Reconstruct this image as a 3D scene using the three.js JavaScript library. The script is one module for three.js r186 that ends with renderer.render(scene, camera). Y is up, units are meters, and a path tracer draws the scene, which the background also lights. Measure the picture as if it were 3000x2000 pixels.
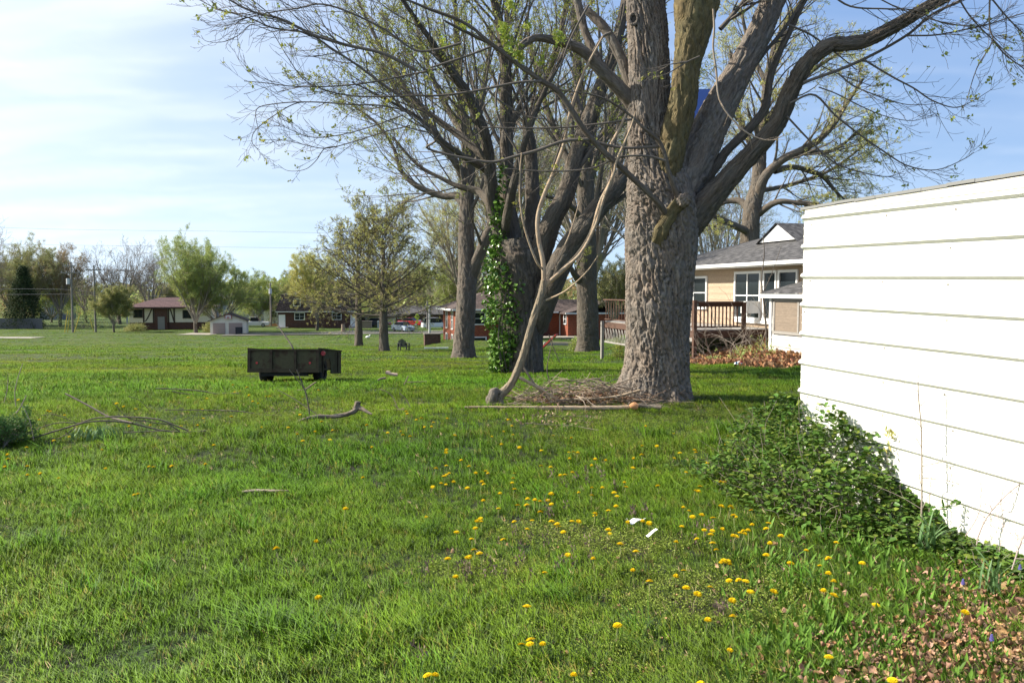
import * as THREE from 'three';
import { ImprovedNoise } from 'three/addons/math/ImprovedNoise.js';
import { mergeGeometries } from 'three/addons/utils/BufferGeometryUtils.js';

// ---------------------------------------------------------------- camera, sky, sun, exposure
const scene = new THREE.Scene();
const F = 2432, PITCH = Math.atan(150 / F), EYE = 1.6;          // focal length in photo pixels (3000 x 2000), horizon on row 850
const camera = new THREE.PerspectiveCamera(2 * Math.atan(1000 / F) * 180 / Math.PI, 1.5, 0.1, 1500);
camera.position.set(0, EYE, 0); camera.rotation.x = -PITCH; scene.add(camera);
const SUN = new THREE.Vector3(-Math.cos(0.13) * Math.cos(0.64), Math.sin(0.64), -Math.sin(0.13) * Math.cos(0.64));
const sun = new THREE.DirectionalLight(new THREE.Color(1, 0.93, 0.82), 5);
sun.position.copy(SUN).multiplyScalar(120).add(new THREE.Vector3(0, 0, -30)); sun.castShadow = true; sun.shadow.radius = 1;
Object.assign(sun.shadow.camera, { left: -60, right: 60, top: 60, bottom: -60, near: 1, far: 260 }); sun.shadow.mapSize.set(4096, 4096);
scene.add(sun); scene.add(sun.target); sun.target.position.set(0, 0, -30);
const renderer = new THREE.WebGLRenderer({ antialias: true });
renderer.toneMapping = THREE.LinearToneMapping; renderer.toneMappingExposure = 1.86; renderer.shadowMap.enabled = true;

// ---------------------------------------------------------------- noise, numbers
const perlin = new ImprovedNoise(), N3 = (x, y, z) => perlin.noise(x + 100.3, y + 57.7, z + 31.1);
function fbm(x, y, z, o = 4) { let s = 0, a = 0.5; for (let i = 0; i < o; i++) { s += a * N3(x, y, z); x *= 2.03; y *= 2.03; z *= 2.03; a *= 0.5; } return s; }
function mul(seed) { let a = seed | 0; return () => { a = (a + 0x6d2b79f5) | 0; let t = Math.imul(a ^ (a >>> 15), 1 | a); t = (t + Math.imul(t ^ (t >>> 7), 61 | t)) ^ t; return ((t ^ (t >>> 14)) >>> 0) / 4294967296; }; }
const R = mul(7), rr = (a, b, g = R) => a + (b - a) * g();
const sst = (a, b, x) => { const t = Math.min(1, Math.max(0, (x - a) / (b - a))); return t * t * (3 - 2 * t); };
const mix = (a, b, t) => a + (b - a) * t;
function hash2(x, y, s) { let h = Math.imul(x, 374761393) + Math.imul(y, 668265263) + Math.imul(s, 974634777); h = Math.imul(h ^ (h >>> 13), 1274126177); return ((h ^ (h >>> 16)) >>> 0) / 4294967296; }
function tn(x, y, px, py, s) {                                   // value noise that repeats after px, py cells
  const x0 = Math.floor(x), y0 = Math.floor(y), fx = x - x0, fy = y - y0, u = fx * fx * (3 - 2 * fx), v = fy * fy * (3 - 2 * fy), m = (a, p) => ((a % p) + p) % p;
  const a = hash2(m(x0, px), m(y0, py), s), b = hash2(m(x0 + 1, px), m(y0, py), s), c = hash2(m(x0, px), m(y0 + 1, py), s), d = hash2(m(x0 + 1, px), m(y0 + 1, py), s);
  return (a + (b - a) * u) + ((c + (d - c) * u) - (a + (b - a) * u)) * v;
}
function tf(u, v, px, py, s, o = 4) { let t = 0, a = 0.5, k = 0; for (let i = 0; i < o; i++) { t += a * tn(u * px, v * py, px, py, s + i); k += a; px *= 2; py *= 2; a *= 0.55; } return t / k; }

// ---------------------------------------------------------------- the sky
{
  const W = 2048, H = 1024, data = new Float32Array(W * H * 4);
  for (let r = 0; r < H; r++) for (let c = 0; c < W; c++) {
    const up = ((r + 0.5) / H - 0.5) * Math.PI, az = ((c + 0.5) / W - 0.5) * 2 * Math.PI;
    const x = Math.cos(az) * Math.cos(up), y = Math.sin(up), z = Math.sin(az) * Math.cos(up), e = Math.max(0, y);
    const cs = x * SUN.x + y * SUN.y + z * SUN.z;
    const low = Math.exp(-e * 4.0), glow = Math.pow(Math.max(0, cs * 0.5 + 0.5), 4.4);
    let cr = mix(0.03, 0.46, low), cg = mix(0.145, 0.63, low), cb = mix(0.44, 0.82, low);
    const g = 1.02 * glow; cr += g * 0.86; cg += g * 0.81; cb += g * 0.60;
    if (y > 0.01) {                                              // thin high cloud, drawn out in bands
      const k = 1 / (y + 0.12), cx = x * k, cz = z * k;
      const w = fbm(cx * 0.7 + 3, cz * 1.1, 2.2, 4);
      let cl = sst(-0.34, 0.34, fbm(cx * 0.9 + w * 1.2, cz * 3.1 + w, 7.7, 5) + 0.22 * w) * (0.06 + 2.6 * glow * glow);
      cl += 0.35 * sst(0.0, 0.5, fbm(cx * 1.6, cz * 7.5 + w * 2, 1.3, 5)) * (0.25 + glow);
      cl = Math.min(1, cl) * 0.9 * sst(0.0, 0.05, y);
      cr = mix(cr, 0.96, cl); cg = mix(cg, 0.98, cl); cb = mix(cb, 1.0, cl);
    }
    const i = (r * W + c) * 4; data[i] = cr * 0.76; data[i + 1] = cg * 0.76; data[i + 2] = cb * 0.76; data[i + 3] = 1;
  }
  const sky = new THREE.DataTexture(data, W, H, THREE.RGBAFormat, THREE.FloatType);
  sky.mapping = THREE.EquirectangularReflectionMapping; sky.magFilter = THREE.LinearFilter; sky.needsUpdate = true;
  scene.background = sky; scene.environment = sky;
}

// ---------------------------------------------------------------- the lie of the land; photo pixels to points
const PROF = [[-60, 0], [0, 0], [7, 0.02], [12, 0], [17.5, -0.32], [22, -0.56], [28, -0.9], [40, -1.61], [60, -2.72], [80, -3.73], [100, -4.45], [115, -4.74], [140, -4.85], [180, -5.0], [260, -5.5], [900, -7]];
function prof(d) {
  let i = 0; while (i < PROF.length - 2 && d > PROF[i + 1][0]) i++;
  const [x0, y0] = PROF[i], [x1, y1] = PROF[i + 1], s = (k) => (PROF[k + 1][1] - PROF[k - 1][1]) / (PROF[k + 1][0] - PROF[k - 1][0]);
  const h = x1 - x0, t = Math.min(1, Math.max(0, (d - x0) / h)), m0 = i ? s(i) : 0, m1 = i + 2 < PROF.length ? s(i + 1) : 0;
  return (2 * t ** 3 - 3 * t * t + 1) * y0 + (t ** 3 - 2 * t * t + t) * h * m0 + (3 * t * t - 2 * t ** 3) * y1 + (t ** 3 - t * t) * h * m1;
}
function land(x, z) {
  const d = -z; let h = prof(d);
  h += 1.5 * sst(4.5, 11, x) * sst(18, 33, d) * (1 - sst(60, 90, d));
  h += 0.7 * sst(-9, -5, x) * (1 - sst(4, 9, x)) * sst(60, 74, d) * (1 - sst(92, 104, d));
  h += 0.035 * N3(x * 0.5, 3, z * 0.5) * (1 - sst(40, 80, d)) + 0.1 * N3(x * 0.13, 9, z * 0.13) * sst(8, 20, d);
  return h;
}
const cP = Math.cos(PITCH), sP = Math.sin(PITCH);
function P(px, py, d) { const cx = (px - 1500) / F, cy = -(py - 1000) / F, k = d / (cy * sP + cP); return [cx * k, EYE + (cy * cP - sP) * k, -d]; }
function X(px, d) { return (px - 1500) / F * d; }
function G(px, py, lift = 0) {                                   // where the ray through a pixel meets the ground (lift above it)
  let a = 2, b = 2; for (; b < 400; b *= 1.03) { const p = P(px, py, b); if (p[1] < land(p[0], p[2]) + lift) break; a = b; }
  for (let i = 0; i < 20; i++) { const m = (a + b) / 2, p = P(px, py, m); if (p[1] < land(p[0], p[2]) + lift) b = m; else a = m; }
  return P(px, py, (a + b) / 2);
}
function GD(px, d) { const x = X(px, d); return [x, land(x, -d), -d]; }   // the ground below column px at depth d

// ---------------------------------------------------------------- naming
const taken = {};
function numbered(n) { taken[n] = (taken[n] ?? -1) + 1; return taken[n] ? n + '_' + String(taken[n]).padStart(3, '0') : n; }
function tag(o, label, category, group, kind) { o.userData.label = label; o.userData.category = category; if (group) o.userData.group = group; if (kind) o.userData.kind = kind; return o; }
function thing(name, label, category, at = [0, 0, 0], turn = 0, group) {
  const g = new THREE.Group(); g.name = numbered(name); g.position.set(...at); g.rotation.y = turn; scene.add(g); return tag(g, label, category, group);
}
function part(name, geo, mat, parent) { const m = new THREE.Mesh(geo, mat); m.name = name; m.castShadow = m.receiveShadow = true; parent.add(m); return m; }
function structure(name, geo, mat) { const m = part(numbered(name), geo, mat, scene); m.userData.kind = 'structure'; return m; }
function copyOf(t, at, turn, label) { const c = t.clone(); c.name = numbered(t.name.replace(/_\d{3}$/, '')); c.userData = { ...t.userData }; if (label) c.userData.label = label; c.position.set(...at); c.rotation.y = turn; scene.add(c); return c; }

// ---------------------------------------------------------------- textures
function tex(w, h, f, o = {}) {
  const d = new Uint8Array(w * h * 4);
  for (let y = 0; y < h; y++) for (let x = 0; x < w; x++) { const c = f((x + 0.5) / w, (y + 0.5) / h), i = (y * w + x) * 4; for (let k = 0; k < 3; k++) d[i + k] = Math.max(0, Math.min(255, (Array.isArray(c) ? c[k] : c) * 255)); d[i + 3] = 255; }
  const t = new THREE.DataTexture(d, w, h); t.wrapS = t.wrapT = THREE.RepeatWrapping; t.magFilter = THREE.LinearFilter; t.minFilter = THREE.LinearMipmapLinearFilter; t.generateMipmaps = true;
  if (o.srgb !== false) t.colorSpace = THREE.SRGBColorSpace; if (o.size) t.repeat.set(1 / o.size[0], 1 / o.size[1]); t.needsUpdate = true; return t;
}
const again = (t, sx, sy) => { const c = t.clone(); c.repeat.set(1 / sx, 1 / sy); c.needsUpdate = true; return c; };
const std = (c, rough = 0.9, o = {}) => new THREE.MeshStandardMaterial({ color: new THREE.Color().setRGB(...c), roughness: rough, ...o });
const leafy = (c, t = 0.35, rough = 0.75, o = {}) => new THREE.MeshPhysicalMaterial({ color: new THREE.Color().setRGB(...c), roughness: rough, transmission: t, thickness: 0, side: THREE.DoubleSide, specularIntensity: 0.2, ...o });

const barkH = (u, v) => { const w = tf(u, v, 6, 3, 11, 3) * 0.22, n = tf(u + w, v + w * 0.4, 16, 4, 21, 4), r = 1 - Math.abs(2 * n - 1); return [Math.pow(r, 3), tf(u, v, 60, 24, 5, 3), n]; };
const barkColor = tex(1024, 1024, (u, v) => { const [r, f, n] = barkH(u, v), k = 0.84 + 0.26 * (f - 0.5) + 0.30 * (n - 0.5) - 0.06 * r, l = tf(u, v, 5, 5, 77, 4); return [k * (0.96 + 0.10 * (l - 0.5)), k * 0.93, k * (0.885 - 0.08 * (l - 0.5))]; });  // colour dips slightly along the fissures, crease shade painted in
const barkBump = tex(1024, 1024, (u, v) => { const [r, f] = barkH(u, v); return 0.75 - 0.6 * r + 0.25 * (f - 0.5); }, { srgb: false });
const barkMat = (c, s = 1, b = 0.02) => std(c, 0.95, { map: again(barkColor, s, s), bumpMap: again(barkBump, s, s), bumpScale: b });
const M = {
  bark: barkMat([0.30, 0.265, 0.235], 1.1, 0.03), barkMoss: barkMat([0.21, 0.175, 0.085], 0.9, 0.02), barkShade: barkMat([0.18, 0.158, 0.132], 1.2, 0.03), barkMid: barkMat([0.22, 0.193, 0.165], 1.3, 0.03),  // third bark is the grey-brown maple bark darkened: shade put into its colour
  barkFar: barkMat([0.22, 0.193, 0.165], 1.4, 0.03), limb: barkMat([0.20, 0.17, 0.14], 0.8, 0.012), pale: barkMat([0.66, 0.53, 0.39], 0.5, 0.004), stick: barkMat([0.46, 0.38, 0.30], 0.4, 0.004),
  dead: barkMat([0.27, 0.24, 0.205], 0.5, 0.006),
  twig: std([0.12, 0.10, 0.08]), twigPale: std([0.30, 0.25, 0.20]), twigGreen: std([0.20, 0.18, 0.09]),
};

// ---------------------------------------------------------------- wood: tubes gathered into one geometry
class Wood {
  constructor() { this.p = []; this.n = []; this.u = []; this.i = []; }
  tube(pts, rad, sides = 5, cap = false) {                       // pts: [x,y,z], rad: one radius a point
    const m = pts.length, base = this.p.length / 3; let s = 0, nx = 0, ny = 0, nz = 0;
    const rm = rad[0], uw = Math.max(1, Math.round(2 * Math.PI * rm / 1.0 * 4)) / 4;
    for (let k = 0; k < m; k++) {
      const a = pts[Math.max(0, k - 1)], b = pts[Math.min(m - 1, k + 1)]; let tx = b[0] - a[0], ty = b[1] - a[1], tz = b[2] - a[2]; const l = Math.hypot(tx, ty, tz) || 1; tx /= l; ty /= l; tz /= l;
      if (!k) { if (Math.abs(ty) < 0.9) { nx = -tz; ny = 0; nz = tx; } else { nx = 1; ny = 0; nz = 0; } }
      const dt = nx * tx + ny * ty + nz * tz; nx -= dt * tx; ny -= dt * ty; nz -= dt * tz; const q = Math.hypot(nx, ny, nz) || 1; nx /= q; ny /= q; nz /= q;
      const bx = ty * nz - tz * ny, by = tz * nx - tx * nz, bz = tx * ny - ty * nx;
      if (k) s += Math.hypot(pts[k][0] - pts[k - 1][0], pts[k][1] - pts[k - 1][1], pts[k][2] - pts[k - 1][2]);
      for (let j = 0; j <= sides; j++) {
        const an = j / sides * 2 * Math.PI, c = Math.cos(an), w = Math.sin(an), vx = nx * c + bx * w, vy = ny * c + by * w, vz = nz * c + bz * w, r = rad[k];
        this.p.push(pts[k][0] + vx * r, pts[k][1] + vy * r, pts[k][2] + vz * r); this.n.push(vx, vy, vz); this.u.push(j / sides * uw, s);
      }
    }
    const w = sides + 1;
    for (let k = 0; k < m - 1; k++) for (let j = 0; j < sides; j++) { const a = base + k * w + j; this.i.push(a, a + 1, a + w, a + 1, a + w + 1, a + w); }
    if (cap) for (const k of [0, m - 1]) {
      const c = this.p.length / 3, q = pts[k], o = pts[k ? m - 2 : 1], t = [q[0] - o[0], q[1] - o[1], q[2] - o[2]], l = Math.hypot(...t); this.p.push(...q); this.n.push(t[0] / l, t[1] / l, t[2] / l); this.u.push(0.1, 0.1);
      for (let j = 0; j < sides; j++) { const a = base + k * w + j; if (k) this.i.push(a, a + 1, c); else this.i.push(a + 1, a, c); }
    }
  }
  geo() {
    const g = new THREE.BufferGeometry(); g.setAttribute('position', new THREE.Float32BufferAttribute(this.p, 3)); g.setAttribute('normal', new THREE.Float32BufferAttribute(this.n, 3));
    g.setAttribute('uv', new THREE.Float32BufferAttribute(this.u, 2)); g.setIndex(this.i); return g;
  }
  get tris() { return this.i.length / 3; }
}
function curve(list, n) {                                        // list of [x,y,z,r]: a smooth line through them
  const c = new THREE.CatmullRomCurve3(list.map((a) => new THREE.Vector3(a[0], a[1], a[2])), false, 'centripetal'), pts = [], rad = [], m = list.length - 1;
  for (let k = 0; k <= n; k++) { const t = k / n, v = c.getPoint(t), f = Math.min(m - 1e-6, t * m), i = Math.floor(f); pts.push([v.x, v.y, v.z]); rad.push(mix(list[i][3], list[i + 1][3], f - i)); }
  return { pts, rad };
}
// a line traced in photo pixels: [px, py, depth, width in pixels]
const traced = (l) => l.map(([x, y, d, w]) => [...P(x, y, d), w * d / F / 2]);
// a thick stem with modelled bark: fissures and plates are displaced, roots flare at the foot
function stem(list, o = {}) {
  const { amp = 0.03, sides = 48, step = 0.06, freq = 9, lobes = 0, lobeH = 0.8, seed = 0, cap = false } = o;
  let len = 0; for (let k = 1; k < list.length; k++) len += Math.hypot(...[0, 1, 2].map((a) => list[k][a] - list[k - 1][a]));
  const n = Math.max(6, Math.round(len / step)), { pts, rad } = curve(list, n), W = new Wood(); W.tube(pts, rad, sides, cap);
  const p = W.p, nn = W.n, w = sides + 1, foot = list[0][1];
  for (let v = 0; v < (n + 1) * w; v++) {
    const k = Math.floor(v / w), j = v % w, an = j / sides * 2 * Math.PI, r = rad[k], s = k / n * len, c = Math.cos(an), q = Math.sin(an), h = p[v * 3 + 1] - foot;
    const tw = an + s * 0.25, x = Math.cos(tw) * r * freq, z = Math.sin(tw) * r * freq, wv = 0.6 * N3(x * 0.4, s * freq * 0.2, z * 0.4 + seed);
    const a = Math.abs(N3(x + wv, s * freq * 0.13 + seed, z)), b = Math.abs(N3(x * 2.1 + 7, s * freq * 0.26 + wv, z * 2.1 + seed)), f = N3(x * 5, s * freq * 2, z * 5);
    let e = amp * (-1.6 * Math.exp(-((a / 0.09) ** 2)) - 0.8 * Math.exp(-((b / 0.10) ** 2)) + 0.55 * f + 1.1 * N3(x * 0.3, s * 0.5 + seed, z * 0.3));
    e += r * 0.10 * N3(c * 0.9 + seed, s * 0.5, q * 0.9);
    if (lobes) { const fl = Math.exp(-Math.max(0, h) / lobeH); e += r * fl * fl * (o.flare ?? 0.3) * (1 + 1.5 * (N3(c * 1.3 + seed + 4, 0.3, q * 1.3) + 0.5 * N3(c * 3 + seed, h * 0.6, q * 3))); }
    for (let d = 0; d < 3; d++) p[v * 3 + d] += nn[v * 3 + d] * e;
  }
  const g = W.geo(); g.computeVertexNormals(); const na = g.attributes.normal;
  for (let k = 0; k <= n; k++) { const a = k * w, b = a + sides, m = new THREE.Vector3(na.getX(a) + na.getX(b), na.getY(a) + na.getY(b), na.getZ(a) + na.getZ(b)).normalize(); na.setXYZ(a, m.x, m.y, m.z); na.setXYZ(b, m.x, m.y, m.z); }
  return g;
}
// growth of branches from a point; leaf points go to o.leaves
const V3 = (a) => new THREE.Vector3(...a);
function perp(d, g) { const v = new THREE.Vector3(g() - 0.5, g() - 0.5, g() - 0.5); v.addScaledVector(d, -v.dot(d)); return v.lengthSq() < 1e-6 ? new THREE.Vector3(1, 0, 0) : v.normalize(); }
function grow(W, g, p, d, len, r, lvl, o) {
  const seg = o.seg?.[lvl] ?? [7, 6, 5, 4][lvl], pts = [[p.x, p.y, p.z]], rad = [r], dirs = [d.clone()], q = p.clone(), e = d.clone(), tip = Math.max(o.tip ?? 0.0025, r * (o.taper ?? 0.3));
  for (let k = 1; k <= seg; k++) {
    const wb = o.wob?.[lvl] ?? 0.16; e.x += (g() - 0.5) * wb * 2; e.y += (g() - 0.5) * wb * 2 + (o.lift?.[lvl] ?? 0.04) * (k / seg > 0.5 ? o.hook ?? 1 : 1); e.z += (g() - 0.5) * wb * 2; e.normalize();
    q.addScaledVector(e, len / seg); pts.push([q.x, q.y, q.z]); rad.push(mix(r, tip, k / seg)); dirs.push(e.clone());
  }
  W.tube(pts, rad, r > 0.05 ? 7 : r > 0.015 ? 5 : 3);
  along(W, g, pts, rad, lvl, o, len, dirs);
}
function along(W, g, pts, rad, lvl, o, len, dirs) {              // children and leaves along a line
  const m = pts.length - 1; dirs ??= pts.map((_, k) => V3(pts[Math.min(m, k + 1)]).sub(V3(pts[Math.max(0, k - 1)])).normalize());
  const at = (t) => { const f = Math.min(m - 1e-4, t * m), i = Math.floor(f), u = f - i; return [new THREE.Vector3(mix(pts[i][0], pts[i + 1][0], u), mix(pts[i][1], pts[i + 1][1], u), mix(pts[i][2], pts[i + 1][2], u)), mix(rad[i], rad[i + 1], u), dirs[i]]; };
  if (lvl < o.max) {
    const n = Math.round((o.kids[lvl] ?? 4) * (0.8 + 0.4 * g()));
    for (let k = 0; k < n; k++) {
      const t = mix(o.from?.[lvl] ?? 0.25, 1, (k + g()) / n), [q, r, d] = at(t), an = (o.ang?.[lvl] ?? 0.75) * (0.7 + 0.6 * g()), s = perp(d, g); if (o.flat) s.y *= o.flat; s.normalize();
      const cd = d.clone().multiplyScalar(Math.cos(an)).addScaledVector(s, Math.sin(an)).normalize();
      grow(W, g, q, cd, len * (o.ratio?.[lvl] ?? 0.5) * (1.15 - 0.6 * t) * (0.7 + 0.6 * g()), Math.max(o.tip ?? 0.0025, Math.min(r * 0.7, r * (o.rr ?? 0.55))), lvl + 1, o);
    }
  }
  if (o.leaves && lvl >= o.leafFrom) { const n = o.leafN ?? 2; for (let k = 0; k < n; k++) { if (g() > (o.leafP ?? 1)) continue; const [q] = at(k === 0 ? 1 : 0.35 + 0.65 * g()); o.leaves.push(q); } }
}
// small leaves in bunches, put on points
function bunch(n, spread, size, seed, fold = 0.25) {
  const g = mul(seed), pos = [], idx = [];
  for (let k = 0; k < n; k++) {
    const c = new THREE.Vector3(g() - 0.5, g() - 0.5, g() - 0.5).multiplyScalar(spread * 2), a = new THREE.Vector3(g() - 0.5, g() * 0.8 - 0.6, g() - 0.5).normalize(), b = perp(a, g), nrm = a.clone().cross(b), s = size * (0.7 + 0.6 * g()), i = pos.length / 3;
    const v = (x, y, z) => { const w = c.clone().addScaledVector(a, x * s).addScaledVector(b, y * s).addScaledVector(nrm, z * s); pos.push(w.x, w.y, w.z); };
    v(0, 0, 0); v(0.45, 0.34, fold * 0.4); v(1, 0, -0.1); v(0.45, -0.34, fold * 0.4); idx.push(i, i + 1, i + 2, i, i + 2, i + 3);
  }
  const q = new THREE.BufferGeometry(); q.setAttribute('position', new THREE.Float32BufferAttribute(pos, 3)); q.setIndex(idx); q.computeVertexNormals(); return q;
}
function scatter(name, geo, mat, list, parent, kind = 'stuff') {  // list: {p, s, q?, c?}
  const m = new THREE.InstancedMesh(geo, mat, list.length), mx = new THREE.Matrix4(), col = new THREE.Color(); m.name = name; m.userData.kind = kind; m.castShadow = m.receiveShadow = true;
  list.forEach((o, k) => { mx.compose(o.p, o.q, typeof o.s === 'number' ? new THREE.Vector3(o.s, o.s, o.s) : o.s); m.setMatrixAt(k, mx); if (o.c) m.setColorAt(k, col.setRGB(...o.c)); });
  parent.add(m); return m;
}
const quat = (g) => new THREE.Quaternion().setFromEuler(new THREE.Euler(g() * 6.28, g() * 6.28, g() * 6.28));
const yaw = (a, tilt = 0, ta = 0) => new THREE.Quaternion().setFromEuler(new THREE.Euler(tilt * Math.cos(ta), a, tilt * Math.sin(ta), 'YXZ'));
function leavesOn(name, pts, geo, mat, parent, g, size, tint = 0.25) {
  return scatter(name, geo, mat, pts.map((p) => { const k = 1 + tint * (g() - 0.5) * 2, w = 1 + tint * (g() - 0.5); return { p, s: size * (0.6 + 0.8 * g()), q: quat(g), c: [k * w, k, k * (1.1 - 0.3 * g())] }; }), parent);
}
// boxes with uv in metres
function bx(x0, x1, y0, y1, z0, z1) {
  const w = x1 - x0, h = y1 - y0, d = z1 - z0, g = new THREE.BoxGeometry(w, h, d), u = g.attributes.uv, s = [[d, h], [d, h], [w, d], [w, d], [w, h], [w, h]];
  for (let k = 0; k < 24; k++) u.setXY(k, u.getX(k) * s[k >> 2][0], u.getY(k) * s[k >> 2][1]);
  g.translate((x0 + x1) / 2, (y0 + y1) / 2, (z0 + z1) / 2); return g;
}
const join = (l) => mergeGeometries(l.map((g) => { const q = g.index ? g.toNonIndexed() : g; for (const k of Object.keys(q.attributes)) if (!['position', 'normal', 'uv'].includes(k)) q.deleteAttribute(k); return q; }));
function poly(points, thick, o = {}) { const s = new THREE.Shape(points.map((p) => new THREE.Vector2(...p))); return new THREE.ExtrudeGeometry(s, { depth: thick, bevelEnabled: false, ...o }); }
function quadGeo(list) {                                         // quads a,b,c,d as points; uv in metres
  const p = [], u = [], ix = []; for (const [a, b, c, d] of list) { const i = p.length / 3; p.push(...a, ...b, ...c, ...d); const w = V3(a).distanceTo(V3(b)), h = V3(b).distanceTo(V3(c)); u.push(0, 0, w, 0, w, h, 0, h); ix.push(i, i + 1, i + 2, i, i + 2, i + 3); }
  const g = new THREE.BufferGeometry(); g.setAttribute('position', new THREE.Float32BufferAttribute(p, 3)); g.setAttribute('uv', new THREE.Float32BufferAttribute(u, 2)); g.setIndex(ix); g.computeVertexNormals(); return g;
}

// ---------------------------------------------------------------- the ground
const soilTex = tex(1024, 1024, (u, v) => {
  const a = tf(u, v, 6, 6, 1, 5), b = tf(u, v, 90, 90, 2, 3), s = tf(u, v, 34, 34, 9, 3), g = sst(0.4, 0.62, a * 0.6 + s * 0.4), k = 0.55 + 0.9 * (b - 0.5) + 0.5 * (s - 0.5);
  return [k * mix(0.62, 0.47, g), k * mix(0.66, 0.66, g), k * mix(0.33, 0.22, g)];
}, { size: [3.1, 3.1] });
const soilBump = tex(512, 512, (u, v) => tf(u, v, 60, 60, 4, 3), { size: [1.7, 1.7], srgb: false });
function bankMask(x, z) {                                         // the bank of dead leaves below the tan house
  const a = 15 * Math.PI / 180 - Math.PI / 2, c = Math.cos(a), s = Math.sin(a), dx = x - 9.0978, dz = z + 28.7765, u = dx * c - dz * s, v = dx * s + dz * c, n = 1.6 * fbm(x * 0.8, 4, z * 0.8, 3);
  return sst(-1.6, -0.6, u + n * 0.3) * (1 - sst(5.5, 6.5, u)) * sst(-0.5, 0, v) * (1 - sst(3.6, 4.5, v + n));
}
function meadow(x, z) {                                           // 0 lush .. 1 thin and yellowish
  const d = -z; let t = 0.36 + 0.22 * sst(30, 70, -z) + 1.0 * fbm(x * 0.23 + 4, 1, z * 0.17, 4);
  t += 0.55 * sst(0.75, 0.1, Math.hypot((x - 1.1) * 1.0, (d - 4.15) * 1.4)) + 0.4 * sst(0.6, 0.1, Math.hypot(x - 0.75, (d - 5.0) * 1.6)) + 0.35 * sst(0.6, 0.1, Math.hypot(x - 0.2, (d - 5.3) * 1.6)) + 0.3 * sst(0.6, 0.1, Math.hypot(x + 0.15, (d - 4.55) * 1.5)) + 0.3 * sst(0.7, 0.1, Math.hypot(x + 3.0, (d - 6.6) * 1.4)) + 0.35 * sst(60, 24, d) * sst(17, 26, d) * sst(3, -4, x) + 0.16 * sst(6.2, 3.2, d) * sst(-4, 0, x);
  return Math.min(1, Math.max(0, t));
}
{
  const xs = [], zs = []; for (let k = -110; k <= 110; k++) xs.push(Math.sign(k) * (Math.abs(k) * 0.12 + Math.pow(Math.abs(k) / 110, 4) * 520));
  for (let k = 0; k <= 300; k++) { const t = k / 300; zs.push(14 - t * 40 - Math.pow(t, 4) * 760); }
  const p = [], u = [], c = [], ix = [], w = xs.length;
  for (const z of zs) for (const x of xs) {
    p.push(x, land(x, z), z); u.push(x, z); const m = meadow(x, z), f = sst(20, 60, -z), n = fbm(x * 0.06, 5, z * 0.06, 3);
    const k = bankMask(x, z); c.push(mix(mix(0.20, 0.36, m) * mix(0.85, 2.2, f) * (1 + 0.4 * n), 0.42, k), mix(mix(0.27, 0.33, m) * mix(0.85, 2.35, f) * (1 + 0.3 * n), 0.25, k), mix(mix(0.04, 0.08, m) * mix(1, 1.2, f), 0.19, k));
  }
  for (let b = 0; b < zs.length - 1; b++) for (let a = 0; a < w - 1; a++) { const i = b * w + a; ix.push(i, i + 1, i + w, i + 1, i + w + 1, i + w); }
  const g = new THREE.BufferGeometry(); g.setAttribute('position', new THREE.Float32BufferAttribute(p, 3)); g.setAttribute('uv', new THREE.Float32BufferAttribute(u, 2)); g.setAttribute('color', new THREE.Float32BufferAttribute(c, 3)); g.setIndex(ix); g.computeVertexNormals();
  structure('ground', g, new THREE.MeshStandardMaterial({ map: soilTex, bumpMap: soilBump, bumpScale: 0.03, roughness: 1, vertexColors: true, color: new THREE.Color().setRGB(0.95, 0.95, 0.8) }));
}
const concreteTex = tex(512, 512, (u, v) => { const k = 0.72 + 0.25 * (tf(u, v, 8, 8, 3, 5) - 0.5) + 0.15 * (tf(u, v, 80, 80, 6, 2) - 0.5); return [k, k * 0.97, k * 0.92]; }, { size: [4, 4] });
M.concrete = std([0.62, 0.6, 0.55], 0.95, { map: concreteTex }); M.asphalt = std([0.16, 0.155, 0.15], 0.95, { map: concreteTex });
function ribbon(line, width, lift) {                              // a strip that follows the ground
  const q = []; const e = line.map(([x, z], k) => { const a = line[Math.max(0, k - 1)], b = line[Math.min(line.length - 1, k + 1)], l = Math.hypot(b[0] - a[0], b[1] - a[1]), nx = -(b[1] - a[1]) / l * width / 2, nz = (b[0] - a[0]) / l * width / 2; return [[x + nx, land(x + nx, z + nz) + lift, z + nz], [x - nx, land(x - nx, z - nz) + lift, z - nz]]; });
  for (let k = 0; k < e.length - 1; k++) q.push([e[k][1], e[k + 1][1], e[k + 1][0], e[k][0]]); return quadGeo(q);
}
{
  const street = []; for (let x = -41; x <= 60; x += 3) street.push([x, -(117 + 5 * sst(-45, -12, x) * 1.6 + 0.00 * x)]);
  structure('street', ribbon(street, 6.2, 0.05), M.asphalt);
  structure('kerb', ribbon(street.map(([x, z]) => [x, z + 3.35]), 0.5, 0.14), M.concrete);
  structure('sidewalk', ribbon(street.map(([x, z]) => [x, z - 5]), 1.3, 0.06), M.concrete);
  const drive = [[-46, -119], [-45.6, -121], [-45.4, -124]]; structure('driveway', ribbon(drive, 5.2, 0.06), M.concrete);
  structure('driveway', ribbon([[-78, -108.5], [-72, -108.7], [-66, -109.0], [-62.5, -109.2]], 4, 0.06), M.concrete);
}

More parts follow.
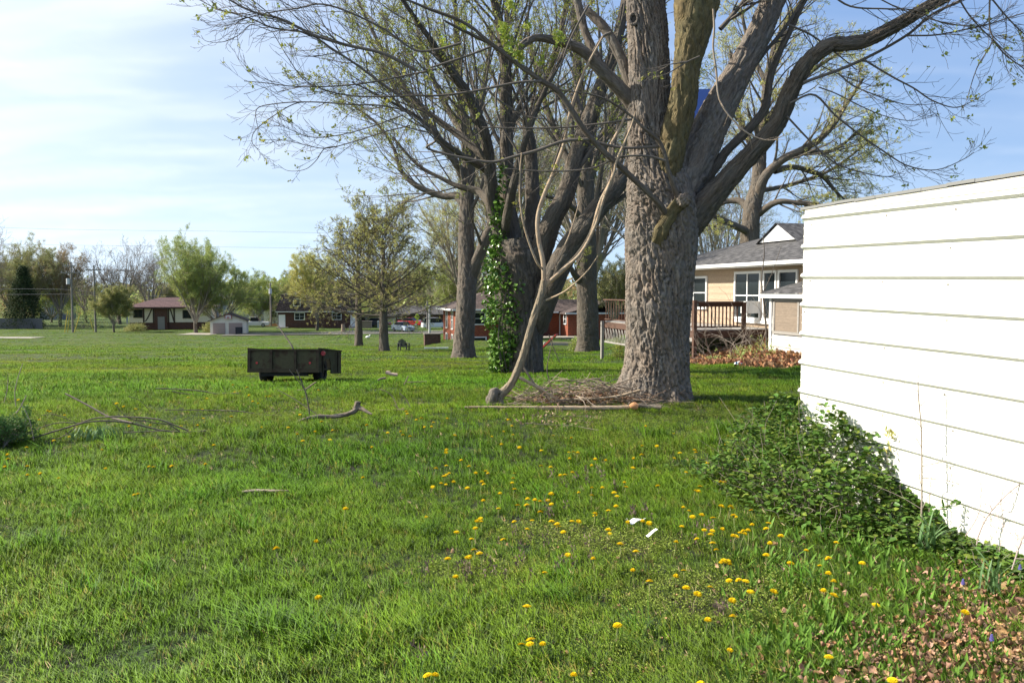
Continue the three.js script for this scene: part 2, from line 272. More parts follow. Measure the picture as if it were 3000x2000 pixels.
// ---------------------------------------------------------------- grass
function tuft(n, h, spread, w, lean, seed) {
  const g = mul(seed), pos = [], nor = [], idx = [];
  for (let k = 0; k < n; k++) {
    const a = g() * 6.28, r = Math.sqrt(g()) * spread, x = Math.cos(a) * r, z = Math.sin(a) * r, hh = h * (0.45 + 0.75 * g()), b = g() * 6.28, l = hh * lean * (0.3 + g()), dx = Math.cos(b), dz = Math.sin(b), t = b + 1.57 + (g() - 0.5), wx = Math.cos(t) * w * (0.6 + 0.7 * g()), wz = Math.sin(t) * w, i = pos.length / 3;
    const put = (f, s) => { pos.push(x + dx * l * f * f + wx * s, hh * (f - 0.28 * f * f * lean), z + dz * l * f * f + wz * s); nor.push(dx * 0.5, 0.75, dz * 0.5); };
    put(0, -1); put(0, 1); put(0.55, -0.8); put(0.55, 0.8); put(1, 0); idx.push(i, i + 1, i + 2, i + 1, i + 3, i + 2, i + 2, i + 3, i + 4);
  }
  const q = new THREE.BufferGeometry(); q.setAttribute('position', new THREE.Float32BufferAttribute(pos, 3)); q.setAttribute('normal', new THREE.Float32BufferAttribute(nor, 3)); q.setIndex(idx); return q;
}
const lawn = thing('lawn_grass', 'green spring lawn grass covering the whole yard', 'grass'); lawn.userData.kind = 'stuff';
{
  const g = mul(101), mat = leafy([0.172, 0.325, 0.012], 0.34, 0.6), near = [tuft(14, 0.075, 0.045, 0.0016, 0.7, 1), tuft(16, 0.085, 0.05, 0.0018, 0.9, 2), tuft(12, 0.06, 0.04, 0.0021, 0.5, 3)], mid = [tuft(20, 0.075, 0.11, 0.0026, 0.8, 4), tuft(20, 0.065, 0.12, 0.003, 0.6, 5)], far = [tuft(24, 0.10, 0.32, 0.007, 0.8, 6)];
  const lists = { n0: [], n1: [], n2: [], m0: [], m1: [], f0: [] };
  const bed = (x, d) => sst(2.9, 1.9, d * 0.26 + 4.4 - x * 1.0 > 0 ? Math.abs(x - (2.35 + (6.4 - d) * 0.26)) * 2 : 0);
  function fill(d0, d1, dens, keys, hs) {
    const n = Math.round(dens * 0.72 * (d1 * d1 - d0 * d0) / 1);
    for (let k = 0; k < n; k++) {
      const d = Math.sqrt(mix(d0 * d0, d1 * d1, g())), x = (g() * 2 - 1) * (0.70 * d + 0.6), m = meadow(x, -d);
      if (x > 2.32 + (6.63 - d) * 0.267 && d < 6.7) continue;                        // inside the shed
      if (bankMask(x, -d) > 0.4) continue;
      if (m > 0.78 && g() < (m - 0.78) * 2.6 * (d < 14 ? 1 : 0.3)) continue;
      const w = N3(x * 0.9, 2, -d * 0.9) * 0.5 + N3(x * 2.3, 6, -d * 2.3) * 0.35, hh = hs * mix(1.35, 0.62, m) * (1 + 1.0 * w) * (0.8 + 0.4 * g()), dry = g() < 0.035 + 0.12 * m * m ? 1 : 0;
      const b = (0.8 + 0.4 * g()) * (1 + 0.5 * fbm(x * 0.55, 8, -d * 0.55, 3)), c = dry ? [1.9 * b, 0.9 * b, 4 * b] : [mix(0.70, 1.45, m) * b, mix(0.86, 1.04, m) * b, mix(0.8, 1.2, m) * b];
      lists[keys[Math.floor(g() * keys.length)]].push({ p: new THREE.Vector3(x, land(x, -d) - 0.005, -d), s: new THREE.Vector3(1, 1, 1).multiplyScalar(Math.max(0.35, hh)), q: yaw(g() * 6.28, 0.12, g() * 6), c });
    }
  }
  fill(2.6, 7, 1050, ['n0', 'n1', 'n2'], 0.86); fill(7, 13, 430, ['n0', 'n1', 'n2'], 0.88); fill(13, 30, 95, ['m0', 'm1'], 0.9); fill(30, 70, 7, ['f0'], 0.85); fill(70, 140, 2.6, ['f0'], 1.0);
  near.forEach((q, k) => scatter('blades', q, mat, lists['n' + k], lawn)); mid.forEach((q, k) => scatter('blades', q, mat, lists['m' + k], lawn)); scatter('blades', far[0], mat, lists.f0, lawn);
  // tall clumps that stand out of the lawn
  const clump = tuft(40, 0.2, 0.12, 0.0032, 0.9, 9), cl = [];
  for (const [px, py, s] of [[830, 1860, 1.1], [900, 1900, 1], [760, 1840, 0.8], [700, 1700, 0.6], [1880, 1375, 0.8], [1690, 1330, 0.9], [820, 1330, 1.1], [900, 1270, 1.0], [730, 1290, 1.2], [1230, 1560, 0.7], [1050, 1330, 0.9], [250, 1500, 0.7], [2050, 1320, 1.1], [2170, 1270, 1.2], [1500, 1480, 0.6], [340, 1330, 1.0], [1950, 1290, 1.1], [480, 1690, 0.8], [1640, 1770, 0.7], [150, 1600, 0.8], [300, 1115, 1.5], [420, 1120, 1.4], [400, 1065, 1.8], [680, 1068, 1.6]])
    for (let k = 0; k < 5; k++) { const p = G(px + rr(-60, 60, g), py + rr(-14, 14, g)); cl.push({ p: V3(p), s: s * rr(0.5, 1, g), q: yaw(g() * 6.28), c: [0.72, 0.8, 0.6] }); }
  for (let k = 0; k < 420; k++) { const d = Math.sqrt(mix(9, 260, g())), x = (g() * 2 - 1) * (0.7 * d), m = meadow(x, -d); if (m > 0.62 || (x > 1.2 + (6.63 - d) * 0.2 && d < 7.4)) continue; cl.push({ p: new THREE.Vector3(x, land(x, -d), -d), s: rr(0.4, 0.95, g), q: yaw(g() * 6.28), c: [rr(0.6, 0.9, g), rr(0.7, 0.95, g), 0.7] }); }
  scatter('tall_clumps', clump, mat, cl, lawn);
}
{
  // low yellow-green chickweed with tiny leaves, in the thin patches
  const g = mul(202), t = thing('chickweed', 'low yellow-green chickweed in the thin patches of lawn', 'weeds'); t.userData.kind = 'stuff';
  const geo = bunch(16, 0.045, 0.013, 31, 0.2); geo.scale(1, 0.6, 1); const list = [];
  for (let k = 0; k < 62000; k++) { const d = Math.sqrt(mix(8, 110, g())), x = (g() * 2 - 1) * (0.7 * d + 0.4), m = meadow(x, -d); if (g() > sst(0.40, 0.9, m) * 0.9 || (x > 2.32 + (6.63 - d) * 0.267 && d < 6.7)) continue; const b = 0.8 + 0.4 * g(); list.push({ p: new THREE.Vector3(x, land(x, -d) + 0.022 + 0.02 * g(), -d), s: rr(0.6, 1.3, g), q: yaw(g() * 6.28), c: [b, b, b] }); }
  scatter('leaves', geo, leafy([0.27, 0.34, 0.06], 0.35, 0.7), list, t);
  const s = thing('dry_thatch', 'pale dead straw and thatch lying between the grass blades', 'straw'); s.userData.kind = 'stuff';
  const sg = tuft(6, 0.05, 0.05, 0.0013, 0.5, 44), sl = [];
  for (let k = 0; k < 24000; k++) { const d = Math.sqrt(mix(8, 130, g())), x = (g() * 2 - 1) * (0.7 * d + 0.4), m = meadow(x, -d); if (g() > 0.12 + 0.8 * sst(0.5, 1, m) || (x > 2.32 + (6.63 - d) * 0.267 && d < 6.7)) continue; const b = 0.7 + 0.6 * g(); sl.push({ p: new THREE.Vector3(x, land(x, -d) + 0.01, -d), s: rr(0.6, 1.2, g), q: yaw(g() * 6.28, rr(0.3, 1.2, g), g() * 6), c: [b, b * 0.95, b * 0.85] }); }
  scatter('straw', sg, std([0.38, 0.30, 0.19], 0.9, { side: THREE.DoubleSide }), sl, s);
  // purple dead-nettle in small stands
  const nt = thing('dead_nettle', 'small purple dead-nettle flowers among the dandelions', 'weeds'); nt.userData.kind = 'stuff';
  const ng = bunch(14, 0.014, 0.013, 71); ng.scale(1, 2.2, 1); const nl = [];
  for (const [px, py, n, s] of [[1680, 1400, 20, 60], [1770, 1410, 8, 40], [1600, 1500, 7, 50], [1860, 1500, 8, 40], [1650, 1600, 8, 60], [1400, 1660, 7, 40], [1520, 1580, 8, 60], [2060, 1790, 10, 50], [1480, 1650, 10, 60], [1240, 1900, 3, 30], [1300, 1650, 8, 60], [1680, 1640, 12, 50], [2050, 1560, 10, 50]])
    for (let k = 0; k < n * 0.5; k++) { const p = G(px + rr(-s, s, g) * 1.3, py + rr(-s, s, g) * 0.5, 0.06); const b = rr(0.6, 1.2, g); nl.push({ p: V3(p), s: rr(0.7, 1.3, g), q: yaw(g() * 6), c: [b, b, b] }); }
  scatter('flower_heads', ng, leafy([0.22, 0.16, 0.13], 0.2, 0.8), nl, nt);
}

// ---------------------------------------------------------------- helpers for things traced in world coordinates
function wpart(name, geo, mat, t) { let o = t, x = 0, y = 0, z = 0; while (o && o !== scene) { x += o.position.x; y += o.position.y; z += o.position.z; o = o.parent; } geo.translate(-x, -y, -z); return part(name, geo, mat, t); }
const wl = (pts, t) => pts.map((p) => p.clone().sub(t.position));
const GRID = 15 * Math.PI / 180;                                  // the houses of the street stand turned by this much

// ---------------------------------------------------------------- the white metal shed
{
  const d0 = 6.63, s0 = [X(2351, d0), -d0], t = thing('metal_shed', 'white ribbed metal shed standing over the dandelion bed', 'shed', [s0[0], 0, s0[1]], GRID);
  // local axes: +z runs along the wall towards the camera, +x runs into the shed
  const L = 5.2, Wd = 3.0, top = 2.25, sp = 0.229, tilt = 0.0152, hi = 2.197;
  const metalTex = tex(512, 512, (u, v) => { const k = 0.97 + 0.05 * (tf(u, v, 3, 60, 3, 3) - 0.5) + 0.03 * (tf(u, v, 40, 40, 8, 2) - 0.5); return [k, k, k * 0.985]; }, { size: [1.9, 1.1] });
  const white = std([0.76, 0.75, 0.71], 0.5, { map: metalTex });
  const prof2 = [[0, 0.0], [-0.022, -0.012], [-0.026, -0.030], [0, -0.048], [0, -0.098], [-0.0035, -0.102], [-0.0035, -0.111], [0, -0.115], [0, -0.163], [-0.0035, -0.167], [-0.0035, -0.176], [0, -0.180], [0, -sp + 0.001]];
  const screwG = new THREE.SphereGeometry(0.0065, 8, 4, 0, 6.28, 0, 1.57).rotateZ(1.57), screwM = std([0.42, 0.36, 0.30], 0.5, { metalness: 0.3 });
  const ripple = (z, k) => 0.004 * N3(z * 1.3, k * 0.7, 4);
  function course(k, y, ymin) {                                    // one rib and the flat below it
    const n = 26, q = [];
    for (let a = 0; a < prof2.length - 1; a++) for (let b = 0; b < n; b++) {
      const z0 = L * b / n, z1 = L * (b + 1) / n, pt = (i, z) => [prof2[i][0] + ripple(z, k), Math.max(ymin, y + prof2[i][1] - tilt * z), z];
      q.push([pt(a, z0), pt(a + 1, z0), pt(a + 1, z1), pt(a, z1)]);
    }
    return quadGeo(q);
  }
  for (let k = 0; k < 10; k++) {
    const m = part('siding_course', course(k, hi - k * sp, -0.06), white, t);
    for (const z of [0.06, 0.95, 1.55, 2.2, 2.95, 3.7]) { const y = hi - k * sp - 0.075 - tilt * z + rr(-0.012, 0.012); if (R() < 0.85 && y > 0.1) { const s = part('screw', screwG, screwM, m); s.position.set(-0.001, y, z + rr(-0.04, 0.04)); } }
  }
  // behind the metal: sheathing, the far gable wall, the other walls
  const inner = std([0.6, 0.58, 0.54]);
  part('end_wall', bx(0.006, Wd, -0.1, top - 0.03, 0.004, 0.05), white, t); part('back_wall', bx(Wd - 0.05, Wd, -0.1, top, 0.051, L), inner, t); part('front_wall', bx(0.006, Wd - 0.051, -0.1, top - 0.03, L - 0.05, L - 0.002), white, t); part('sheathing', bx(0.012, 0.03, -0.08, top - 0.04, 0.052, L - 0.052), inner, t);
  // fascia board under the roof edge, its grain showing towards the near end
  const grain = tex(256, 256, (u, v) => { const k = 0.80 + 0.22 * (tf(u, v, 2, 26, 5, 4) - 0.5) + 0.1 * (tf(u, v, 6, 90, 3, 2) - 0.5); return [k, k * 0.985, k * 0.95]; }, { size: [2.2, 0.5] });
  const fq = []; for (let b = 0; b < 20; b++) { const z = (f) => L * f / 20, lo = (f) => [0.004, hi + 0.004 - tilt * z(f), z(f)], up = (f) => [0.004, top - 0.012 + 0.006 * N3(z(f) * 1.7, 1, 2), z(f)]; fq.push([lo(b), lo(b + 1), up(b + 1), up(b)]); }
  part('fascia_board', quadGeo(fq), std([0.95, 0.93, 0.86], 0.8, { map: grain }), t);
  const lip = []; for (let b = 0; b < 24; b++) { const y = top + 0.008 * N3(b * 0.7, 3, 1), z0 = -0.05 + (L + 0.05) * b / 24, z1 = -0.05 + (L + 0.05) * (b + 1) / 24; lip.push(bx(-0.004 + 0.005 * N3(b * 0.9, 1, 7), Wd + 0.05, y - 0.008, y + 0.012, z0, z1)); }
  part('roof_sheet', join(lip), std([0.20, 0.20, 0.19], 0.7), t);
}

// ---------------------------------------------------------------- creeper thicket along the shed, and what grows round it
const leafShape = (l, w, fold) => { const p = [0, 0, 0, l * 0.3, fold, w, l * 0.72, fold, w * 0.8, l, 0, 0, l * 0.72, fold, -w * 0.8, l * 0.3, fold, -w, l * 0.5, 0, 0], g = new THREE.BufferGeometry(); g.setAttribute('position', new THREE.Float32BufferAttribute(p, 3)); g.setIndex([0, 1, 6, 1, 2, 6, 2, 3, 6, 3, 4, 6, 4, 5, 6, 5, 0, 6]); g.computeVertexNormals(); return g; };
const wallPoint = (t, out) => { const c = Math.cos(GRID), s = Math.sin(GRID); return [X(2351, 6.63) + s * t - c * out, -6.63 + c * t + s * out]; };   // t along the wall from its far corner, out in front of it
{
  const g = mul(303), base = wallPoint(0.6, 0.5), t = thing('creeper_thicket', 'thick green leafy creeper piled against the white shed wall', 'creeper', [base[0], land(...base), base[1]]);
  const hgt = (a, o) => { const e = sst(-0.6, -0.1, a) * (1 - sst(0.6, 1.75, a)) * 0.82 * (1 - sst(0.3, 0.85, o)) + 0.07 * (1 - sst(1.1, 2.1, a)) * (1 - sst(0.4, 1.0, o)) + 0.10 * sst(1.0, 1.6, a) * (1 - sst(2.4, 3.0, a)) * (1 - sst(0.1, 0.4, o)); return e * (0.75 + 0.9 * Math.max(-0.4, fbm(a * 1.7, 2, o * 1.7, 3))) + 0.3 * Math.exp(-(((a - 0.62) / 0.14) ** 2 + ((o - 0.2) / 0.15) ** 2)) + 0.2 * Math.exp(-(((a + 0.05) / 0.12) ** 2 + ((o - 0.15) / 0.14) ** 2)); };
  const list = [], W = new Wood();
  for (let k = 0; k < 27000; k++) {
    const a = rr(-0.9, 3.3, g), o = Math.pow(g(), 1.3) * 1.7 + 0.02, h = hgt(a, o); if (h < 0.02 || g() > 0.25 + h * 4) continue;
    const [x, z] = wallPoint(a, o), y = land(x, z) + h * (1 - 0.75 * g() * g()), b = 0.75 + 0.5 * g();
    const c = g() < 0.12 ? [1.8 * b, 1.35 * b, 1.2 * b] : [b * rr(0.8, 1.15, g), b, b];
    list.push({ p: new THREE.Vector3(x, y, z), s: rr(0.6, 1.35, g), q: yaw(g() * 6.28, rr(-0.9, 0.4, g), g() * 6.28), c });
    if (k % 22 === 0) { const p = new THREE.Vector3(x, y - h * 0.9, z), d = new THREE.Vector3(rr(-0.6, 0.4, g), rr(0.5, 1.2, g), rr(-0.5, 0.5, g)).normalize(); grow(W, g, p, d, h * rr(0.7, 1.35, g) + 0.05, 0.0028, 2, { max: 2, kids: [], tip: 0.0012, wob: [0, 0, 0.4], lift: [0, 0, -0.05] }); }
  }
  scatter('leaves', leafShape(0.046, 0.014, 0.005), leafy([0.11, 0.19, 0.034], 0.3, 0.35), wl2(list, t), t); wpart('stems', W.geo(), M.twigPale, t).userData.kind = 'stuff';
}
function wl2(list, t) { for (const o of list) o.p.sub(t.position); return list; }
{
  // dry brown leaves blown against the foot of the shed
  const g = mul(404), t = thing('dry_leaves', 'drift of dry brown curled leaves at the foot of the shed', 'leaves'); t.userData.kind = 'stuff';
  const curl = (seed) => { const q = mul(seed), n = 5, p = [], ix = []; for (let a = 0; a <= n; a++) for (let b = -2; b <= 2; b++) { const f = a / n, w = Math.sin(Math.PI * Math.min(0.97, f * 0.94 + 0.06)) * 0.5 * (b % 2 ? 0.8 : 1), y = b / 2 * w; p.push(f - 0.5, 0.34 * y * y * 5 * (0.6 + q()) + 0.3 * (f - 0.5) ** 2 * 3 + 0.12 * q(), y * (0.55 + 0.4 * q())); } for (let a = 0; a < n; a++) for (let b = 0; b < 4; b++) { const i = a * 5 + b; ix.push(i, i + 1, i + 5, i + 1, i + 6, i + 5); } const m = new THREE.BufferGeometry(); m.setAttribute('position', new THREE.Float32BufferAttribute(p, 3)); m.setIndex(ix); m.computeVertexNormals(); return m; };
  const mat = leafy([0.38, 0.235, 0.13], 0.12, 0.8), lists = [[], [], []];
  for (let k = 0; k < 9500; k++) {
    const px = rr(2100, 3150, g), py = rr(1560, 2080, g), e = sst(2150, 2900, px + (py - 1800) * 0.9) * sst(1580, 1760, py) ; if (g() > e * e * 0.9 + 0.02 || fbm(px * 0.012, 1, py * 0.02, 3) < -0.22 + 0.0 * e) continue;
    const p = G(px, py, 0.02); const d = -p[2]; if (p[0] > 2.30 + (6.63 - d) * 0.267) continue;
    const b = rr(0.35, 1.35, g); lists[k % 3].push({ p: new THREE.Vector3(p[0], p[1] + rr(-0.01, 0.03, g), p[2]), s: rr(0.012, 0.036, g) * (g() < 0.15 ? 1.8 : 1), q: quat(g), c: [b * rr(0.9, 1.15, g), b, b * rr(0.8, 1.3, g)] });
  }
  for (let k = 0; k < 700; k++) { const px = rr(1100, 2400, g), py = rr(1500, 2050, g); if (g() > 0.35) continue; const p = G(px, py, 0.012), b = rr(0.5, 1.2, g); lists[k % 3].push({ p: V3(p), s: rr(0.012, 0.035, g), q: quat(g), c: [b, b * 0.95, b] }); }
  [1, 2, 3].forEach((s, k) => scatter('leaf_litter', curl(s), mat, lists[k], t));
  // broad weed leaves between them
  const wd = thing('plantain_weeds', 'upright pointed green weeds among dry leaves and dandelions', 'weeds'); wd.userData.kind = 'stuff';
  const blade = leafShape(0.11, 0.009, 0.003), wlst = [];
  for (let k = 0; k < 2600; k++) { const px = rr(2020, 2950, g), py = rr(1480, 2040, g), e = sst(2050, 2350, px) * (1 - 0.5 * sst(2650, 2950, px + (py - 1700) * 0.5)) * sst(1480, 1620, py); if (g() > e * 0.8) continue; const p = G(px, py), d = -p[2]; if (p[0] > 2.30 + (6.63 - d) * 0.267) continue;
    const n = 1 + Math.floor(g() * 4), b = rr(0.7, 1.3, g); for (let j = 0; j < n; j++) wlst.push({ p: new THREE.Vector3(p[0] + rr(-0.012, 0.012, g), p[1], p[2] + rr(-0.012, 0.012, g)), s: rr(0.35, 1.0, g), q: new THREE.Quaternion().setFromEuler(new THREE.Euler(0, g() * 6.28, rr(0.5, 1.3, g), 'YXZ')), c: [b, b, b] }); }
  scatter('weed_leaves', blade, leafy([0.12, 0.23, 0.03], 0.3, 0.5), wlst, wd);
}
// strap leaves of bulbs
function strapClump(px, d, n, h, label, group) {
  const g = mul(Math.round(px)), at = GD(px, d), t = thing('daffodil_clump', label, 'plant', at, 0, group), q = [];
  for (let k = 0; k < n; k++) { const a = g() * 6.28, r = rr(0, n > 40 ? 0.35 : 0.07, g), l = h * rr(0.6, 1.15, g), lean = rr(0.1, 0.7, g), w = rr(0.0035, 0.006, g), dx = Math.cos(a), dz = Math.sin(a), bx_ = Math.cos(a * 3) * r, bz = Math.sin(a * 3) * r * 0.5; let pr = null; const m = 5;
    for (let j = 0; j <= m; j++) { const f = j / m, e = lean * f * f * l * 1.3, y = l * (f - 0.35 * lean * f * f * f), ww = w * (f > 0.8 ? 1 - (f - 0.8) * 4 : 1), A = [bx_ + dx * e - dz * ww, y, bz + dz * e + dx * ww], B = [bx_ + dx * e + dz * ww, y, bz + dz * e - dx * ww]; if (pr) q.push([pr[0], pr[1], B, A]); pr = [A, B]; } }
  part('strap_leaves', quadGeo(q), M.strap, t); return t;
}
M.strap = leafy([0.16, 0.27, 0.11], 0.3, 0.4);
strapClump(2735, 4.9, 26, 0.24, 'blue-green strap leaves in the middle of the shed wall foot'); strapClump(2930, 4.15, 24, 0.26, 'blue-green strap leaves at the open end of the leaf drift');
strapClump(2640, 5.15, 12, 0.2, 'few strap leaves at the foot of the tall bare stem'); strapClump(285, 8.7, 150, 0.16, 'wide patch of grey-green strap leaves under the fallen branch');
// grape hyacinths
{
  const g = mul(505), head = []; for (let k = 0; k < 46; k++) { const y = k / 46, s = new THREE.IcosahedronGeometry(0.0034 * (1.1 - 0.5 * y), 0); s.translate(Math.cos(k * 2.4) * 0.0068 * (1.05 - y * 0.7), y * 0.028, Math.sin(k * 2.4) * 0.0068 * (1.05 - y * 0.7)); head.push(s); }
  const hg = join(head); let first;
  for (const [px, py, lab] of [[2823, 1703, 'small purple grape hyacinth at the shed foot'], [2907, 1866, 'small purple grape hyacinth in the brown leaf drift'], [2990, 1660, 'small purple grape hyacinth touching the shed wall']]) {
    const p = G(px, py, 0.13); const y0 = land(p[0], p[2]), t = thing('grape_hyacinth', lab, 'flower', [p[0], y0, p[2]], 0, 'grape hyacinths by the shed'), W = new Wood(); W.tube([[0, 0, 0], [0.004, 0.06, 0], [0, 0.125, 0]], [0.002, 0.002, 0.0015], 4);
    part('stalk', W.geo(), M.strap, t); const h = part('flower_spike', hg, M.hyacinth ??= std([0.10, 0.085, 0.30], 0.6), t); h.position.y = 0.115;
  }
}
// bare stems before the shed wall
function bareStem(name, label, lines, twigs, seed, mat = M.twigPale, group) {
  const g = mul(seed), f = lines[0][0], at = GD(f[0], f[2]), t = thing(name, label, 'plant', at, 0, group), W = new Wood();
  lines.forEach((l, k) => { const c = curve(traced(l), 14); if (!k) c.pts[0][1] = at[1] - 0.02; W.tube(c.pts, c.rad, 5); if (twigs[k]) along(W, g, c.pts, c.rad, 1, { max: 2, kids: [0, twigs[k]], ang: [0, 0.9], ratio: [0, 0.22], tip: 0.0008, wob: [0, 0, 0.2], from: [0, 0.2] }, 1.0); });
  wpart('stem', W.geo(), mat, t); return t;
}
bareStem('sapling', 'tall bare brown sapling stem standing before the shed wall', [[[2685, 1640, 5.1, 7], [2700, 1530, 5.12, 6], [2702, 1400, 5.14, 5], [2700, 1250, 5.16, 4.5], [2692, 1160, 5.17, 4], [2690, 1085, 5.18, 2]], [[2702, 1365, 5.14, 2.5], [2750, 1355, 5.1, 2], [2838, 1332, 5.05, 1]], [[2703, 1400, 5.14, 2.2], [2760, 1404, 5.1, 2], [2840, 1420, 5.0, 1.6], [2915, 1395, 4.95, 1]], [[2700, 1490, 5.13, 2], [2640, 1455, 5.2, 1.6], [2560, 1420, 5.3, 1]], [[2722, 1545, 5.1, 2.5], [2726, 1440, 5.1, 2.2], [2733, 1362, 5.1, 1]]], [10, 3, 4, 2, 4], 61);
bareStem('dry_vine', 'curving dry vine stems lying against the shed wall', [[[2860, 1590, 4.75, 5], [2890, 1520, 4.73, 4], [2945, 1455, 4.65, 3.5], [3010, 1400, 4.6, 3]], [[2830, 1570, 4.8, 3], [2870, 1500, 4.8, 2.4], [2876, 1395, 4.8, 1.4]], [[2960, 1690, 4.4, 5], [2985, 1610, 4.38, 4], [3010, 1545, 4.36, 3]], [[2900, 1480, 4.7, 2], [2960, 1560, 4.6, 1.6], [3010, 1600, 4.5, 1]], [[2925, 1640, 4.6, 2], [2940, 1530, 4.6, 1.6], [2930, 1460, 4.6, 1]]], [14, 9, 8, 8, 8], 62, std([0.42, 0.33, 0.30]));
bareStem('sapling', 'slender twigs with pale new leaves rising from the creeper', [[[2608, 1560, 5.5, 4], [2600, 1470, 5.55, 3.4], [2605, 1400, 5.6, 3], [2600, 1330, 5.6, 2.4], [2612, 1290, 5.6, 1.4]], [[2602, 1420, 5.58, 2.4], [2625, 1340, 5.6, 2], [2650, 1320, 5.62, 1]]], [6, 5], 63);
{
  const g = mul(64), at = GD(2605, 5.55), t = thing('leaf_sprays', 'sprays of pale yellow-green new leaves before the shed wall', 'leaves', at), pts = [];
  for (const [px, py, n, d, r] of [[2612, 1280, 26, 5.6, 14], [2650, 1310, 22, 5.6, 16], [2598, 1305, 10, 5.6, 10], [2610, 1265, 12, 5.6, 12]]) for (let k = 0; k < n; k++) pts.push(V3(P(px + rr(-r, r, g) * 1.4, py + rr(-r, r, g) * 0.8, d + rr(-0.04, 0.04, g))).sub(V3(at)));
  leavesOn('young_leaves', pts, leafShape(0.03, 0.006, 0.003), leafy([0.46, 0.44, 0.16], 0.35), t, g, 1);
  const u = GD(2760, 5.0), w = thing('creeper_shoot', 'single leafy green creeper shoot reaching along the shed wall', 'creeper', u), p2 = [], W = new Wood(), c = curve(traced([[2690, 1540, 5.0, 4], [2720, 1510, 5.0, 3.5], [2760, 1490, 5.0, 3], [2800, 1470, 4.98, 2]]), 12); W.tube(c.pts, c.rad, 4); wpart('shoot_stem', W.geo(), M.twigGreen, w);
  for (let k = 0; k < 70; k++) { const q = c.pts[Math.floor(2 + g() * 11)]; p2.push(new THREE.Vector3(q[0] + rr(-0.02, 0.02, g), q[1] + rr(-0.035, 0.03, g), q[2] + rr(-0.02, 0.02, g)).sub(V3(u))); }
  leavesOn('leaves', p2, leafShape(0.03, 0.009, 0.004), leafy([0.12, 0.23, 0.05], 0.3), w, g, 1);
}
